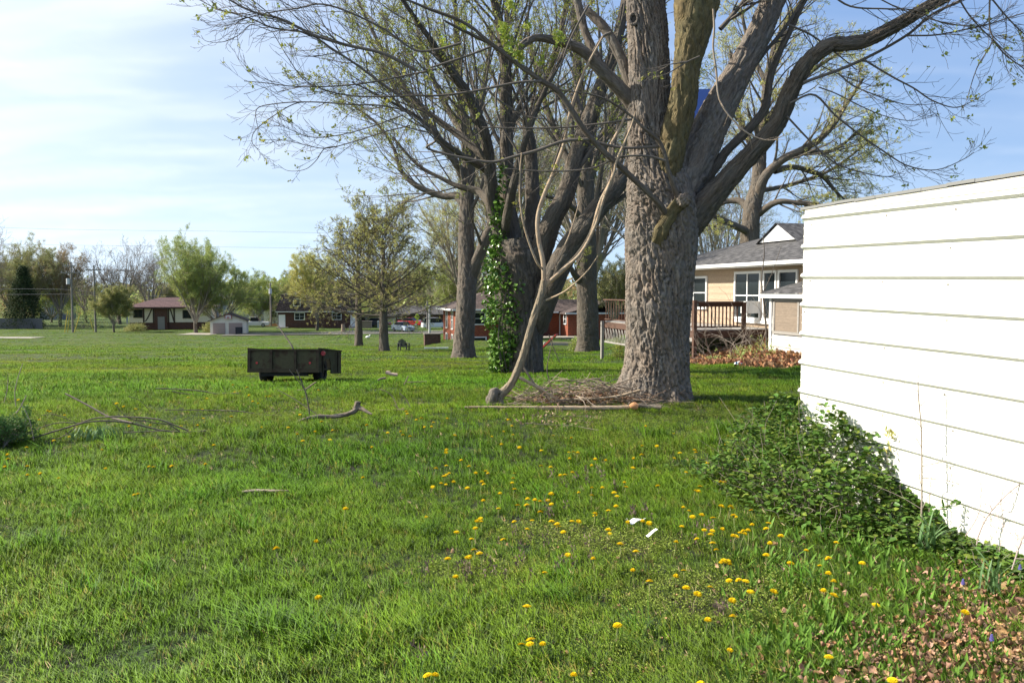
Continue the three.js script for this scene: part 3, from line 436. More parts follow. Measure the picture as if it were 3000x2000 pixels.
// dandelions
{
  const g = mul(606), ray = [], L = 2;
  for (let l = 0; l < 3; l++) { const n = [22, 18, 12][l], r = [0.021, 0.017, 0.011][l], y = [0.002, 0.006, 0.010][l]; for (let k = 0; k < n; k++) { const a = k / n * 6.283 + l, b = a + 0.13 * (l + 1.1), c = a - 0.13 * (l + 1.1), rr2 = r * (0.9 + 0.2 * g()); ray.push([[0, y - 0.002, 0], [Math.cos(c) * rr2 * 0.7, y + 0.003, Math.sin(c) * rr2 * 0.7], [Math.cos(a) * rr2, y + 0.001 * l, Math.sin(a) * rr2], [Math.cos(b) * rr2 * 0.7, y + 0.003, Math.sin(b) * rr2 * 0.7]]); } }
  const headG = quadGeo(ray), cup = new THREE.ConeGeometry(0.011, 0.016, 7, 1, true); cup.rotateX(Math.PI); cup.translate(0, -0.007, 0);
  const yel = leafy([0.82, 0.63, 0.012], 0.25, 0.7), sepal = std([0.14, 0.22, 0.05]), proto = new THREE.Group(); const W = new Wood(); W.tube([[0, 0, 0], [0.006, 0.05, 0.003], [0, 0.1, 0]], [0.0022, 0.002, 0.0018], 4);
  tag(proto, 'yellow dandelion in flower in the lawn grass', 'dandelion', 'dandelions flowering in the lawn'); part('stalk', W.geo(), std([0.30, 0.30, 0.12]), proto); const hd = part('flower_head', headG, yel, proto); hd.position.y = 0.1; part('sepals', cup, sepal, hd);
  const spots = [];
  const z7 = [[727, 16], [225, 46], [340, 108], [240, 145], [262, 195], [155, 162], [223, 215], [278, 250], [195, 262], [240, 264], [154, 272], [380, 288], [426, 188], [392, 153], [496, 182], [520, 197], [466, 253], [497, 264], [594, 327], [682, 302], [688, 195], [672, 255], [680, 228], [868, 146], [930, 155], [1040, 97], [1100, 60], [1220, 98], [1270, 102], [1200, 138], [992, 198], [1020, 206], [1060, 190], [1190, 292], [1270, 292], [1410, 284], [1118, 325], [1182, 340], [1350, 320], [1360, 343], [932, 325], [786, 360], [824, 370], [852, 384], [908, 366], [940, 390], [486, 376], [705, 405], [786, 404], [584, 428], [860, 452], [108, 472], [470, 480], [434, 505], [470, 515], [434, 552], [306, 580], [408, 628], [632, 630], [702, 513], [806, 507], [766, 562], [938, 511], [984, 524], [955, 535], [990, 545], [1095, 493], [1064, 509], [1195, 461], [1228, 473], [1310, 440], [1366, 410], [1428, 502], [1522, 495], [1568, 498], [1300, 565], [1310, 582], [1020, 570], [1375, 662], [1036, 720], [1210, 763], [425, 700], [470, 726], [250, 760], [375, 745], [400, 748], [886, 850], [303, 873], [1492, 713], [1470, 820], [1728, 648], [1996, 656], [1976, 600], [1985, 566], [2040, 543], [1935, 565], [2128, 602], [2166, 586], [2222, 574], [2000, 490], [1902, 468], [1860, 470], [1798, 418], [1818, 442], [1640, 280], [1860, 310], [1894, 308], [1908, 280], [1810, 187], [2068, 252], [2088, 414], [2140, 476], [2116, 112], [2024, 703], [2060, 760], [2082, 756], [2100, 790], [2062, 780], [1742, 852], [1806, 836], [1580, 912], [1816, 946], [1972, 946], [2104, 1006], [1866, 968], [1954, 1143], [2124, 1148], [2084, 1344], [1376, 1188], [770, 1070], [808, 1308], [824, 1296], [876, 1306], [736, 1326], [145, 1518], [1070, 1520], [1930, 1560], [2200, 898], [2116, 890], [2225, 962], [1470, 90], [1530, 75], [1780, 60], [1860, 40], [1880, 60], [1960, 128], [2030, 62], [2210, 75], [2205, 95], [1720, 92], [1460, 155], [1400, 255], [1788, 545], [1906, 625]];
  for (const [a, b] of z7) spots.push([1200 + a * 0.4464, 1300 + b * 0.4464]);
  for (const [a, b] of [[388, 905], [385, 1013], [492, 1000], [502, 1037], [588, 1094], [522, 1137], [486, 1230], [350, 1054], [294, 1068], [246, 1087], [985, 1138], [992, 1258], [765, 1198], [882, 1310], [1180, 1280], [650, 1290], [934, 1360], [964, 1430], [908, 1468], [935, 1512], [358, 1485], [328, 1414], [492, 1478], [262, 946], [205, 880], [126, 870], [235, 543], [338, 500], [340, 538], [140, 490], [190, 578], [182, 697]]) spots.push([2050 + a * 0.4039, 1130 + b * 0.4039]);
  spots.push([2811, 1789], [2618, 1989], [2432, 1925], [1264, 1980], [2562, 1770], [1070, 1400], [1010, 1490], [917, 1580], [815, 1610], [399, 1450], [935, 1745], [1310, 1390], [1090, 1310], [1325, 1275]);
  for (const [a, b] of [[235, 880], [90, 940], [68, 995], [35, 1072], [246, 1068], [243, 1155], [418, 1127], [590, 1180], [970, 900], [1036, 1076], [1470, 1065], [1490, 1073], [1712, 1062], [2042, 1045], [1480, 660], [675, 772], [540, 802], [450, 520], [500, 520], [1320, 497], [1265, 670], [1940, 658], [2000, 590], [2100, 856], [1850, 385], [2030, 393], [1085, 235], [1160, 440], [1340, 1340]]) spots.push([a * 0.2976, 1050 + b * 0.2976]);
  for (const [a, b] of [[900, 915], [1150, 1003], [2115, 888], [2290, 960], [2240, 980], [1665, 1040], [1050, 1110], [870, 1145], [762, 1070], [356, 768], [320, 692], [215, 648], [145, 660], [75, 942], [300, 605], [555, 713], [128, 578], [1910, 1125], [920, 720], [1095, 636], [2135, 912]]) spots.push([650 + a * 0.2551, 980 + b * 0.2551]);
  for (let k = 0; k < 28; k++) spots.push([rr(900, 2250, g), rr(1225, 1330, g)]); for (let k = 0; k < 10; k++) spots.push([rr(30, 900, g), rr(1140, 1300, g)]);
  for (const [px, py] of spots) {
    const hgt = rr(0.055, 0.12, g), p = G(px, py, hgt), d = -p[2]; if (d > 20 || (p[0] > 2.28 + (6.63 - d) * 0.267 && d < 6.7)) continue;
    const c = proto.clone(), zone = p[0] < -1.2 && d > 7 ? 0 : p[0] > 1.2 && d < 6.5 ? 1 : d > 7.5 ? 2 : 3; c.name = numbered('dandelion'); tag(c, ['yellow dandelion in the lawn around the fallen branch', 'yellow dandelion in the weeds beside the shed creeper', 'yellow dandelion in the grass before the brush heap', 'yellow dandelion in the thin grass around the paper scraps'][zone], 'dandelion', ['dandelions around the fallen branch', 'dandelions beside the creeper', 'dandelions before the brush heap', 'dandelions around the paper scraps'][zone]); c.position.set(p[0], land(p[0], p[2]), p[2]); c.rotation.y = g() * 6.28; c.rotation.x = rr(-0.3, 0.3, g); c.rotation.z = rr(-0.3, 0.3, g); const s = rr(0.75, 1.15, g) * (d > 9 ? 1.15 : 1); c.scale.set(s, hgt / 0.1, s); scene.add(c);
  }
}

// ---------------------------------------------------------------- leaf bunches and materials of the trees
const budG = bunch(5, 0.03, 0.05, 81), sprayG = bunch(9, 0.16, 0.1, 82), mistG = bunch(12, 0.35, 0.16, 83);
M.leafNew = leafy([0.36, 0.38, 0.09], 0.45); M.leafYellow = leafy([0.60, 0.58, 0.20], 0.5); M.leafGreen = leafy([0.42, 0.48, 0.16], 0.5); M.leafOlive = leafy([0.40, 0.40, 0.17], 0.5); M.leafBrown = leafy([0.38, 0.28, 0.14], 0.4);
const ivyM = leafy([0.15, 0.27, 0.05], 0.3, 0.25, { specularIntensity: 0.6 });

// ---------------------------------------------------------------- the big silver maple
{
  const g = mul(1001), base = [...G(1912, 1178)], t = thing('big_maple', 'huge rough-barked maple with brush heaped at its foot', 'tree', base), y0 = base[1];
  const D = 12.1, T = (l) => traced(l);
  const trunk = T([[1912, 1215, D, 205], [1914, 1160, D, 196], [1922, 1080, D, 186], [1925, 1000, D, 184], [1930, 900, D, 190], [1935, 800, D, 196], [1938, 700, D, 208], [1936, 620, D, 214], [1925, 540, D, 190], [1905, 440, D, 130], [1900, 380, D, 122], [1902, 250, D, 118], [1898, 128, D, 114], [1888, 0, D, 108], [1880, -120, D, 100], [1862, -330, D, 80], [1850, -600, D, 50]]);
  wpart('trunk', stem(trunk, { sides: 170, step: 0.022, amp: 0.026, freq: 16, lobes: 1, lobeH: 0.4, flare: 1.0, seed: 2 }), M.bark, t);
  const limbs = [
    ['limb', M.barkMoss, [[1945, 560, 11.95, 90], [1958, 480, 11.85, 86], [1975, 400, 11.8, 80], [1999, 300, 11.75, 82], [2011, 200, 11.7, 76], [2029, 100, 11.7, 100], [2042, 0, 11.7, 130], [2060, -120, 11.7, 120], [2100, -400, 11.8, 80]], 64],
    ['limb', M.bark, [[1960, 610, 12.2, 120], [1995, 540, 12.2, 125], [2065, 400, 12.3, 108], [2115, 300, 12.35, 94], [2170, 200, 12.4, 80], [2222, 100, 12.45, 76], [2265, 0, 12.5, 72], [2330, -140, 12.6, 60], [2420, -380, 12.8, 40]], 64],
    ['limb', M.barkShade, [[1975, 700, 12.1, 110], [2040, 630, 12.0, 92], [2106, 553, 11.9, 70], [2204, 446, 11.8, 57], [2276, 361, 11.7, 52], [2323, 255, 11.6, 50], [2361, 191, 11.5, 46], [2425, 140, 11.4, 44], [2531, 123, 11.3, 42], [2616, 81, 11.2, 40], [2700, 30, 11.1, 36], [2765, -8, 11.0, 34], [2900, -90, 10.9, 26], [3100, -160, 10.7, 16]], 40],
    ['limb', M.limb, [[2010, 610, 12.2, 46], [2050, 552, 12.25, 36], [2127, 446, 12.3, 30], [2238, 323, 12.4, 26], [2262, 210, 12.5, 20], [2330, 60, 12.6, 14], [2400, -80, 12.6, 9]], 24],
    ['stub', M.barkMoss, [[1912, 745, 12.0, 70], [1935, 690, 11.72, 58], [1950, 655, 11.66, 48], [1975, 615, 11.6, 44], [2002, 585, 11.56, 44], [2008, 575, 11.55, 40]], 32],
    ['branch', M.limb, [[1958, 640, 11.65, 26], [1931, 597, 11.5, 19], [1830, 500, 11.4, 17], [1728, 402, 11.3, 17], [1632, 264, 11.2, 16], [1587, 237, 11.15, 15], [1441, 130, 11.0, 12], [1365, 69, 10.95, 10], [1250, 23, 10.9, 8], [1120, -30, 10.8, 5]], 16],
    ['branch', M.barkMid, [[1870, 330, 12.1, 48], [1851, 298, 12.1, 44], [1747, 191, 12.0, 36], [1701, 145, 11.95, 32], [1652, 126, 11.9, 28], [1568, 111, 11.8, 24], [1525, 138, 11.75, 22], [1510, 160, 11.7, 14], [1420, 120, 11.6, 9], [1300, 60, 11.5, 6]], 20],
    ['branch', M.barkMid, [[1875, 300, 12.3, 36], [1847, 245, 12.35, 32], [1816, 161, 12.4, 30], [1767, 77, 12.45, 28], [1721, 31, 12.5, 24]], 20],
    ['branch', M.barkMid, [[1870, 340, 12.4, 34], [1830, 285, 12.5, 29], [1760, 190, 12.6, 27], [1717, 100, 12.7, 26], [1690, 0, 12.8, 24], [1640, -160, 12.9, 14]], 20],
    ['branch', M.limb, [[1990, 585, 11.55, 20], [1965, 520, 11.5, 15], [1935, 420, 11.45, 12], [1880, 370, 11.4, 9], [1850, 340, 11.4, 8], [1760, 285, 11.2, 7], [1640, 262, 11.1, 5]], 10],
  ];
  for (const [n, m, l, sides] of limbs) { const r = T(l); wpart(n, stem(r, { sides, step: r[0][3] > 0.1 ? 0.035 : 0.05, amp: Math.min(0.018, r[0][3] * 0.08), freq: 14, seed: l[0][0] % 17 }), m, t); }
  // the knot where the stub was cut, and the hole left by a lost branch
  { const k = new THREE.TorusGeometry(0.055, 0.022, 10, 20); k.scale(1, 1.35, 1); k.rotateY(-0.25); k.translate(...P(1857, 55, 11.88)); wpart('knot_hole', k, M.bark, t); const kb = new THREE.SphereGeometry(0.05, 16, 12); kb.scale(0.9, 1.25, 0.35); kb.rotateY(-0.25); kb.translate(...P(1857, 55, 11.90)); wpart('knot_hollow', kb, std([0.05, 0.04, 0.03]), t);
    const s = stem(T([[1990, 600, 11.6, 34], [2004, 588, 11.5, 46], [2014, 578, 11.44, 40], [2018, 570, 11.4, 14]]), { sides: 24, step: 0.02, amp: 0.02, freq: 20, seed: 5, cap: true }); s.computeVertexNormals(); wpart('burl', s, M.bark, t); }
  // thinner branches: traced main lines, then grown twigs
  const W = new Wood(), leaves = [], o = { max: 3, kids: [5, 5, 4], ang: [0.6, 0.6, 0.7], ratio: [0.5, 0.62, 0.5], tip: 0.0023, taper: 0.25, wob: [0.1, 0.12, 0.16, 0.2], lift: [0.02, 0.0, 0.03, 0.08], leaves, leafFrom: 2, leafN: 2, leafP: 0.055, rr: 0.5, from: [0.15, 0.2, 0.2] };
  const z1 = (l, d, w0, w1) => l.map(([x, y], k) => [550 + x * 0.3826, y * 0.3826, d, mix(w0, w1, k / (l.length - 1))]), z2 = (l, d, w0, w1) => l.map(([x, y], k) => [1250 + x * 0.3826, y * 0.3826, d, mix(w0, w1, k / (l.length - 1))]), z3 = (l, d, w0, w1) => l.map(([x, y], k) => [2000 + x * 0.4252, y * 0.4252, d, mix(w0, w1, k / (l.length - 1))]);
  const tw = (l, kids = 4, ln = 1.1) => { const c = curve(T(l), l.length * 4); W.tube(c.pts, c.rad, 6); along(W, g, c.pts, c.rad, 1, { ...o, kids: [0, kids * 1.7, 4], leafFrom: 2 }, ln); };
  tw([...z2([[880, 620], [700, 630], [400, 690], [200, 720], [0, 735]], 11.1, 8, 6), ...z1([[1800, 730], [1400, 740], [1200, 725], [1000, 670], [880, 600], [760, 430], [640, 230]], 10.9, 5, 2)], 14, 1.3);
  tw([...z2([[520, 345], [300, 430], [0, 530]], 11, 7, 6), ...z1([[1900, 530], [1700, 570], [1400, 630], [1100, 660], [800, 660], [600, 635], [430, 620]], 10.8, 6, 2)], 14, 1.2);
  tw([...z2([[1250, 1065], [1050, 1080], [850, 1150], [700, 1190], [500, 1240], [300, 1210], [150, 1180], [0, 1130]], 11.3, 11, 7), ...z1([[1900, 1060], [1700, 870], [1500, 810], [1250, 800], [950, 780], [700, 790], [530, 830], [520, 900], [545, 1010]], 11, 6, 1.5)], 12, 1.1);
  tw(z2([[1800, 1120], [1500, 1130], [1350, 1100], [1250, 1070]], 11.5, 9, 8), 2, 0.8);
  tw(z1([[1250, 800], [950, 780], [830, 790], [680, 870], [500, 1020], [495, 1100], [550, 1150]], 11, 4, 1.5), 6, 0.8);
  tw(z1([[1650, 880], [1400, 970], [1150, 1035], [950, 1050], [780, 990], [670, 930]], 11, 4, 1.5), 8, 0.9);
  tw(z1([[1700, 960], [1500, 1010], [1250, 1090], [1050, 1135], [900, 1110], [780, 1080], [680, 1065]], 11, 4, 1.5), 8, 0.8);
  tw(z1([[1150, 1120], [1050, 1135], [980, 1230], [900, 1295], [760, 1305], [690, 1260]], 11, 3, 1.2), 2, 0.5);
  tw(z1([[2091, 330], [1900, 380], [1750, 385], [1500, 220], [1150, 60], [1000, 30], [850, 60], [600, 100], [400, 155], [360, 190]], 10.9, 8, 2), 16, 1.1);
  tw(z1([[1750, 540], [1500, 410], [1200, 340], [960, 265], [700, 140], [500, 90], [320, 0], [200, -80]], 10.7, 11, 4), 18, 1.3);
  tw(z1([[1700, 780], [1500, 650], [1300, 500], [1100, 370], [930, 260], [640, 210], [480, 140], [220, 65], [90, 0]], 10.9, 9, 2), 16, 1.2);
  tw(z1([[640, 240], [480, 190], [400, 260], [270, 320], [130, 310], [100, 270]], 10.9, 2.4, 1.2), 3, 0.5);
  tw(z2([[1600, 910], [1300, 950], [1050, 975], [700, 980], [420, 975]], 11.6, 7, 4), 6, 0.9); tw(z2([[1830, 1230], [1700, 1195], [1500, 1200], [1250, 1290], [900, 1310], [600, 1290]], 11.4, 8, 4), 5, 0.9);
  tw(z2([[2091, 430], [2000, 470], [1850, 560], [1740, 600]], 10.6, 5, 2), 3, 0.5); tw(z2([[2000, 470], [1850, 495], [1720, 525], [1640, 520]], 10.6, 4, 1.6), 3, 0.4);
  tw(z2([[1410, 250], [1350, 280], [1200, 560], [1130, 800], [1040, 1060], [960, 1300]], 11.9, 9, 6), 2, 0.6); tw(z2([[1240, 40], [1150, 200], [1060, 400], [1000, 660], [990, 900], [1040, 1060]], 11.7, 7, 4), 2, 0.6);
  tw(z2([[380, 570], [520, 740], [660, 835], [760, 890], [900, 910]], 11.9, 5, 4), 1, 0.5); tw(z2([[560, 560], [530, 800], [570, 950], [700, 1180], [720, 1400], [710, 1568]], 11.8, 6, 7), 1, 0.4);
  // right-hand sprays
  tw(z3([[830, 570], [1200, 430], [1550, 240], [1720, 100], [1900, 10], [2100, -100]], 11.4, 10, 7), 6, 1.1); tw(z3([[1550, 245], [1750, 240], [1960, 200], [2130, 160], [2352, 90], [2500, 60]], 11.2, 5, 3), 8, 1.0);
  tw(z3([[1250, 410], [1450, 530], [1600, 610], [1720, 690], [1890, 740], [2010, 690], [2140, 610]], 11.3, 6, 1.6), 10, 0.9); tw(z3([[2120, -60], [2120, 200], [2140, 270], [2030, 470], [1960, 690]], 10.8, 6, 2), 5, 0.6); tw(z3([[2140, 270], [2220, 370], [2352, 470], [2460, 560]], 10.8, 5, 2), 5, 0.7);
  tw(z3([[740, 710], [900, 650], [1050, 790], [1200, 910], [1400, 1050], [1550, 1140], [1750, 1170], [1950, 1090], [2010, 1050]], 11.4, 7, 1.8), 12, 1.0); tw(z3([[720, 800], [900, 990], [1050, 1120], [1250, 1190], [1420, 1215], [1530, 1180]], 11.5, 6, 1.6), 9, 0.9);
  tw(z3([[1080, 510], [1180, 590], [1350, 660], [1550, 720], [1800, 710]], 11.2, 5, 1.6), 7, 0.8); tw(z3([[940, 600], [1050, 640], [1250, 740], [1400, 800], [1600, 830], [1750, 780]], 11.4, 4, 1.5), 8, 0.8); tw(z3([[950, 450], [1100, 520], [1300, 590]], 11.4, 4, 2), 5, 0.7);
  tw(z3([[730, 170], [870, 230], [1000, 320], [1200, 480]], 11.9, 7, 3), 7, 0.9); tw(z3([[1000, -60], [1150, 40], [1400, 60], [1600, 70], [1800, 160], [2100, 180]], 11.0, 6, 2), 10, 1.1); tw(z3([[1300, -40], [1500, 60], [1700, 130], [2000, 190]], 10.8, 4, 2), 8, 0.9); tw(z3([[1900, -20], [1990, 120], [2200, 330], [2300, 420]], 11, 5, 2), 8, 0.8); tw(z3([[2100, -50], [2250, 130], [2352, 230], [2450, 300]], 11, 5, 2), 8, 0.8);
  tw(z3([[380, 620], [560, 370], [700, 200], [830, 0], [900, -120]], 12.6, 14, 8), 8, 1.4); tw(z3([[600, 650], [720, 480], [860, 380], [1000, 250], [1230, 210]], 12, 5, 2), 7, 0.9); tw(z3([[260, 200], [340, 110], [450, -30]], 12.3, 16, 12), 4, 1.2);
  // crown above the frame
  for (const [px, py, d, w, n] of [[1888, -60, 12.1, 50, 7], [2060, -160, 11.7, 50, 6], [2340, -160, 12.6, 34, 6], [2850, -60, 10.9, 18, 5], [1680, -60, 12.8, 16, 4]]) for (let k = 0; k < n; k++) { const p = V3(P(px + rr(-30, 40, g), py - 40 * k, d)); grow(W, g, p, new THREE.Vector3(rr(-1, 1, g), rr(0.35, 1, g), rr(-1, 1, g)).normalize(), rr(2.2, 3.8, g), w * d / F * 0.22, 0, { ...o, max: 2, kids: [7, 6], leafFrom: 1 }); }
  wpart('twigs', W.geo(), M.twig, t); leavesOn('leaf_clusters', wl(leaves, t), budG, M.leafNew, t, g, 0.85);
  // the thick leafy cluster hanging in the middle
  const hang = []; for (const [px, py, n, s] of [[1480, 90, 26, 18], [1500, 20, 18, 16], [1490, 130, 22, 18], [1520, 140, 14, 14], [1365, 70, 10, 12], [1640, 115, 16, 14], [1545, 75, 12, 10], [1580, 180, 10, 12], [1520, 175, 16, 14], [1300, 125, 8, 10]]) for (let k = 0; k < n; k++) hang.push(V3(P(px + rr(-s, s, g), py + rr(-s, s, g) * 1.4, 11.1 + rr(-0.08, 0.08, g))).sub(t.position));
  leavesOn('hanging_leaves', hang, budG, leafy([0.36, 0.42, 0.08], 0.45), t, g, 0.9);
  // the pale hanging shoot
  const s = thing('hanging_shoot', 'pale bare shoot looping down across the big maple', 'branch', P(2093, 30, 11.3)), WS = new Wood(); const c = curve(T([[2090, 26, 11.3, 6], [2093, 80, 11.3, 6.4], [2090, 140, 11.3, 6], [2099, 205, 11.3, 6], [2108, 290, 11.28, 5.4], [2145, 348, 11.25, 5], [2200, 395, 11.2, 4.6], [2258, 411, 11.15, 4], [2300, 395, 11.1, 2]]), 30); WS.tube(c.pts, c.rad, 6, true); along(WS, g, c.pts, c.rad, 1, { max: 2, kids: [0, 7], ang: [0, 0.8], ratio: [0, 0.3], tip: 0.002, wob: [0, 0, 0.15], from: [0, 0.3] }, 1); wpart('shoot', WS.geo(), barkMat([0.5, 0.43, 0.36], 0.4, 0.003), s);
  // the blue board wedged in the fork
  const b = thing('blue_board', 'blue board wedged behind the stems of the big maple', 'board', P(2062, 310, 12.9), -0.35); const bg = bx(-0.24, 0.2, -0.28, 0.25, -0.012, 0.012); bg.rotateZ(-0.09); part('board', bg, std([0.02, 0.075, 0.34], 0.5), b);
}

// ---------------------------------------------------------------- the maple with ivy, several stems from one foot
{
  const g = mul(1002), D = 22, base = G(1530, 1092), t = thing('ivy_maple', 'dark many-stemmed maple with ivy growing up its trunk', 'tree', base); const d0 = -base[2], T = (l, dd = 0) => traced(l.map(([x, y, w, e = 0]) => [x, y, d0 + e + dd, w]));
  wpart('trunk', stem(T([[1530, 1125, 118], [1533, 1085, 112], [1536, 1000, 110], [1535, 900, 118], [1530, 820, 135], [1522, 750, 150], [1515, 700, 120]]), { sides: 96, step: 0.05, amp: 0.028, freq: 10, lobes: 1, lobeH: 0.5, seed: 9 }), M.barkShade, t);
  const stems = [
    [[1490, 830, 60], [1484, 768, 56], [1466, 678, 50], [1442, 600, 42], [1432, 459, 36, -0.5], [1414, 375, 32, -0.8], [1376, 287, 28, -1], [1338, 230, 24, -1.2], [1270, 130, 18, -1.5], [1200, 30, 12, -1.8], [1130, -70, 8, -2]],
    [[1505, 800, 62], [1500, 700, 56, 0.3], [1487, 597, 46, 0.5], [1483, 383, 40, 0.6], [1480, 191, 34, 0.7], [1464, 77, 28, 0.8], [1449, 0, 24, 0.9], [1430, -140, 14, 1]],
    [[1545, 790, 58], [1558, 680, 50, 0.6], [1560, 597, 46, 0.8], [1552, 421, 36, 1.2], [1545, 363, 30, 1.4], [1590, 270, 22, 1.6], [1630, 150, 18, 1.8], [1660, 10, 14, 2], [1680, -100, 9, 2]],
    [[1560, 830, 80], [1590, 720, 68, -0.3], [1620, 640, 60, -0.4], [1655, 574, 54, -0.4], [1690, 459, 50, -0.2], [1728, 344, 46, 0], [1763, 249, 42, 0.2], [1800, 150, 34, 0.5], [1830, 20, 26, 0.8], [1850, -120, 14, 1]],
    [[1570, 960, 70], [1610, 850, 72, -0.5], [1660, 740, 68, -0.8], [1730, 640, 60, -1], [1796, 558, 54, -1], [1850, 490, 46, -0.8], [1910, 400, 36, -0.4], [1980, 280, 26, 0]],
    [[1478, 690, 34], [1500, 560, 26, -1], [1530, 440, 20, -1.4], [1580, 300, 15, -1.6], [1640, 180, 12, -1.8], [1700, 40, 9, -2]],
    [[1445, 610, 30], [1400, 560, 22, 0.6], [1340, 545, 16, 0.8], [1290, 520, 12, 1], [1220, 480, 9, 1.2], [1150, 400, 6, 1.4]],
    [[1432, 470, 26], [1350, 400, 22, 0.4], [1280, 350, 19, 0.6], [1200, 275, 16, 0.8], [1124, 155, 11, 1.1], [1047, 0, 8, 1.4]],
    [[1428, 500, 22], [1350, 452, 18, -0.6], [1296, 413, 15, -0.9], [1239, 356, 12, -1.1], [1180, 317, 9, -1.3], [1030, 240, 5, -1.6]],
  ];
  for (const l of stems) wpart('stem', stem(T(l), { sides: l[0][2] > 40 ? 36 : 14, step: l[0][2] > 40 ? 0.1 : 0.2, amp: l[0][2] > 40 ? 0.02 : 0.008, freq: 10, seed: l[0][0] % 13 }), M.barkShade, t);
  const W = new Wood(), leaves = [], o = { max: 3, kids: [5, 6, 5], ang: [0.55, 0.6, 0.7], ratio: [0.5, 0.5, 0.5], tip: 0.0042, taper: 0.25, wob: [0.1, 0.12, 0.16, 0.22], lift: [0.08, 0.06, 0.05, 0.06], leaves, leafFrom: 2, leafN: 3, leafP: 0.28, from: [0.1, 0.15, 0.2] };
  stems.forEach((l, k) => { const c = curve(T(l), 24); const half = Math.floor(c.pts.length * 0.3), p = c.pts.slice(half), r = c.rad.slice(half); along(W, g, p, r, 0, { ...o, kids: [[22, 26, 26, 20, 14, 12, 12, 16, 14][k], 7, 4], ratio: [0.42, 0.45, 0.45], rr: 0.3 }, 6.5); });
  wpart('twigs', W.geo(), M.twig, t); leavesOn('leaf_clusters', wl(leaves, t), sprayG, M.leafNew, t, g, 0.42);
  // ivy
  const iv = thing('ivy_vine', 'glossy green ivy climbing the dark many-stemmed maple', 'ivy', [base[0] - 0.5, base[1], base[2] + 0.3]), list = [], WI = new Wood();
  const edge = [[1090, 1475, 40], [1050, 1484, 44], [1000, 1488, 46], [950, 1486, 58], [900, 1485, 62], [850, 1488, 60], [800, 1484, 56], [760, 1474, 46], [720, 1470, 34], [680, 1465, 26], [620, 1460, 22], [560, 1470, 18], [480, 1478, 14]];
  for (let k = 0; k < 6200; k++) {
    const f = Math.pow(g(), 1.25) * (edge.length - 1.001), i = Math.floor(f), u = f - i, py = mix(edge[i][0], edge[i + 1][0], u), cx = mix(edge[i][1], edge[i + 1][1], u), hw = mix(edge[i][2], edge[i + 1][2], u) * 1.02, n = fbm(py * 0.02, 3, k % 7, 2); if (py < 700 && g() < 0.55) continue; if (fbm(py * 0.022, k % 3, 5.5, 2) + 0.9 * fbm(py * 0.05, rr(0, 3, g), 2, 2) < 0.02 && g() < 0.82) continue;
    const a = rr(-3.1, 0.7, g), rad = hw * (0.62 + 0.4 * g() + 1.1 * n), px = cx + Math.cos(a + 1.57) * 0 + Math.sin(a + 0.2) * rad, dd = d0 - Math.cos(a + 0.2) * rad * d0 / F * 0.9 - 0.1, b = rr(0.6, 1.3, g);
    list.push({ p: V3(P(px, py + rr(-10, 10, g), dd)), s: rr(0.8, 1.9, g), q: new THREE.Quaternion().setFromEuler(new THREE.Euler(rr(-0.7, 0.7, g), g() * 6.28, rr(-1.3, -0.2, g), 'YXZ')), c: [b, b, b * 0.9] });
  }
  scatter('ivy_leaves', leafShape(0.062, 0.03, 0.01), ivyM, wl2(list, iv), iv);
  for (let k = 0; k < 7; k++) { const c = curve(traced([[1470 + k * 8, 1100, d0 - 0.4, 3], [1462 + k * 9 + rr(-14, 14, g), 980, d0 - 0.42, 3], [1460 + k * 7 + rr(-16, 16, g), 850, d0 - 0.45, 2.4], [1455 + k * 5 + rr(-12, 12, g), 720, d0 - 0.4, 2], [1455 + k * 4 + rr(-8, 8, g), 600, d0 - 0.35, 1.4]]), 16); WI.tube(c.pts.slice(0, 12), c.rad.slice(0, 12), 4); } wpart('ivy_stems', WI.geo(), M.twig, iv);
}

// ---------------------------------------------------------------- further maples of the yard
function tracedTree(o) {
  const g = mul(o.seed), base = o.base, t = thing(o.name, o.label, 'tree', base), d0 = -base[2], T = (l) => traced(l.map(([x, y, w, e = 0]) => [x, y, d0 + e, w]));
  wpart('trunk', stem(T(o.trunk), { sides: 56, step: 0.1, amp: 0.03, freq: 8, lobes: 1, lobeH: 0.6, seed: o.seed % 10 }), o.bark, t);
  for (const l of o.limbs) wpart('limb', stem(T(l), { sides: 16, step: 0.2, amp: 0.012, freq: 8, seed: l[0][0] % 11 }), o.bark, t);
  const W = new Wood(), leaves = [], s = { max: 3, kids: [6, 5, 4], ang: [0.6, 0.65, 0.7], ratio: [0.5, 0.5, 0.5], tip: 0.008, taper: 0.25, wob: [0.1, 0.13, 0.18, 0.22], lift: [0.06, 0.05, 0.04, 0.05], leaves, leafFrom: 2, leafN: 3, leafP: o.leafP ?? 0.6, from: [0.1, 0.15, 0.2], rr: 0.32, ...o.twigs };
  for (const l of [o.trunk, ...o.limbs]) { const c = curve(T(l), 24), h = Math.floor(c.pts.length * (l === o.trunk ? o.crownFrom ?? 0.5 : 0.12)), p = c.pts.slice(h), r = c.rad.slice(h); let len = 0; for (let k = 1; k < p.length; k++) len += V3(p[k]).distanceTo(V3(p[k - 1])); along(W, g, p, r, 0, { ...s, kids: [Math.max(3, Math.round(len * ((o.per ?? 1.3) * 1.6))), s.kids[1], s.kids[2]] }, Math.min(o.reach ?? 5.5, len * 0.9 + 1.5)); }
  wpart('twigs', W.geo(), o.twigMat ?? M.twig, t); if (leaves.length) leavesOn('leaf_clusters', wl(leaves, t), sprayG, o.leaf, t, g, (o.leafSize ?? 0.6) * 0.8); return t;
}
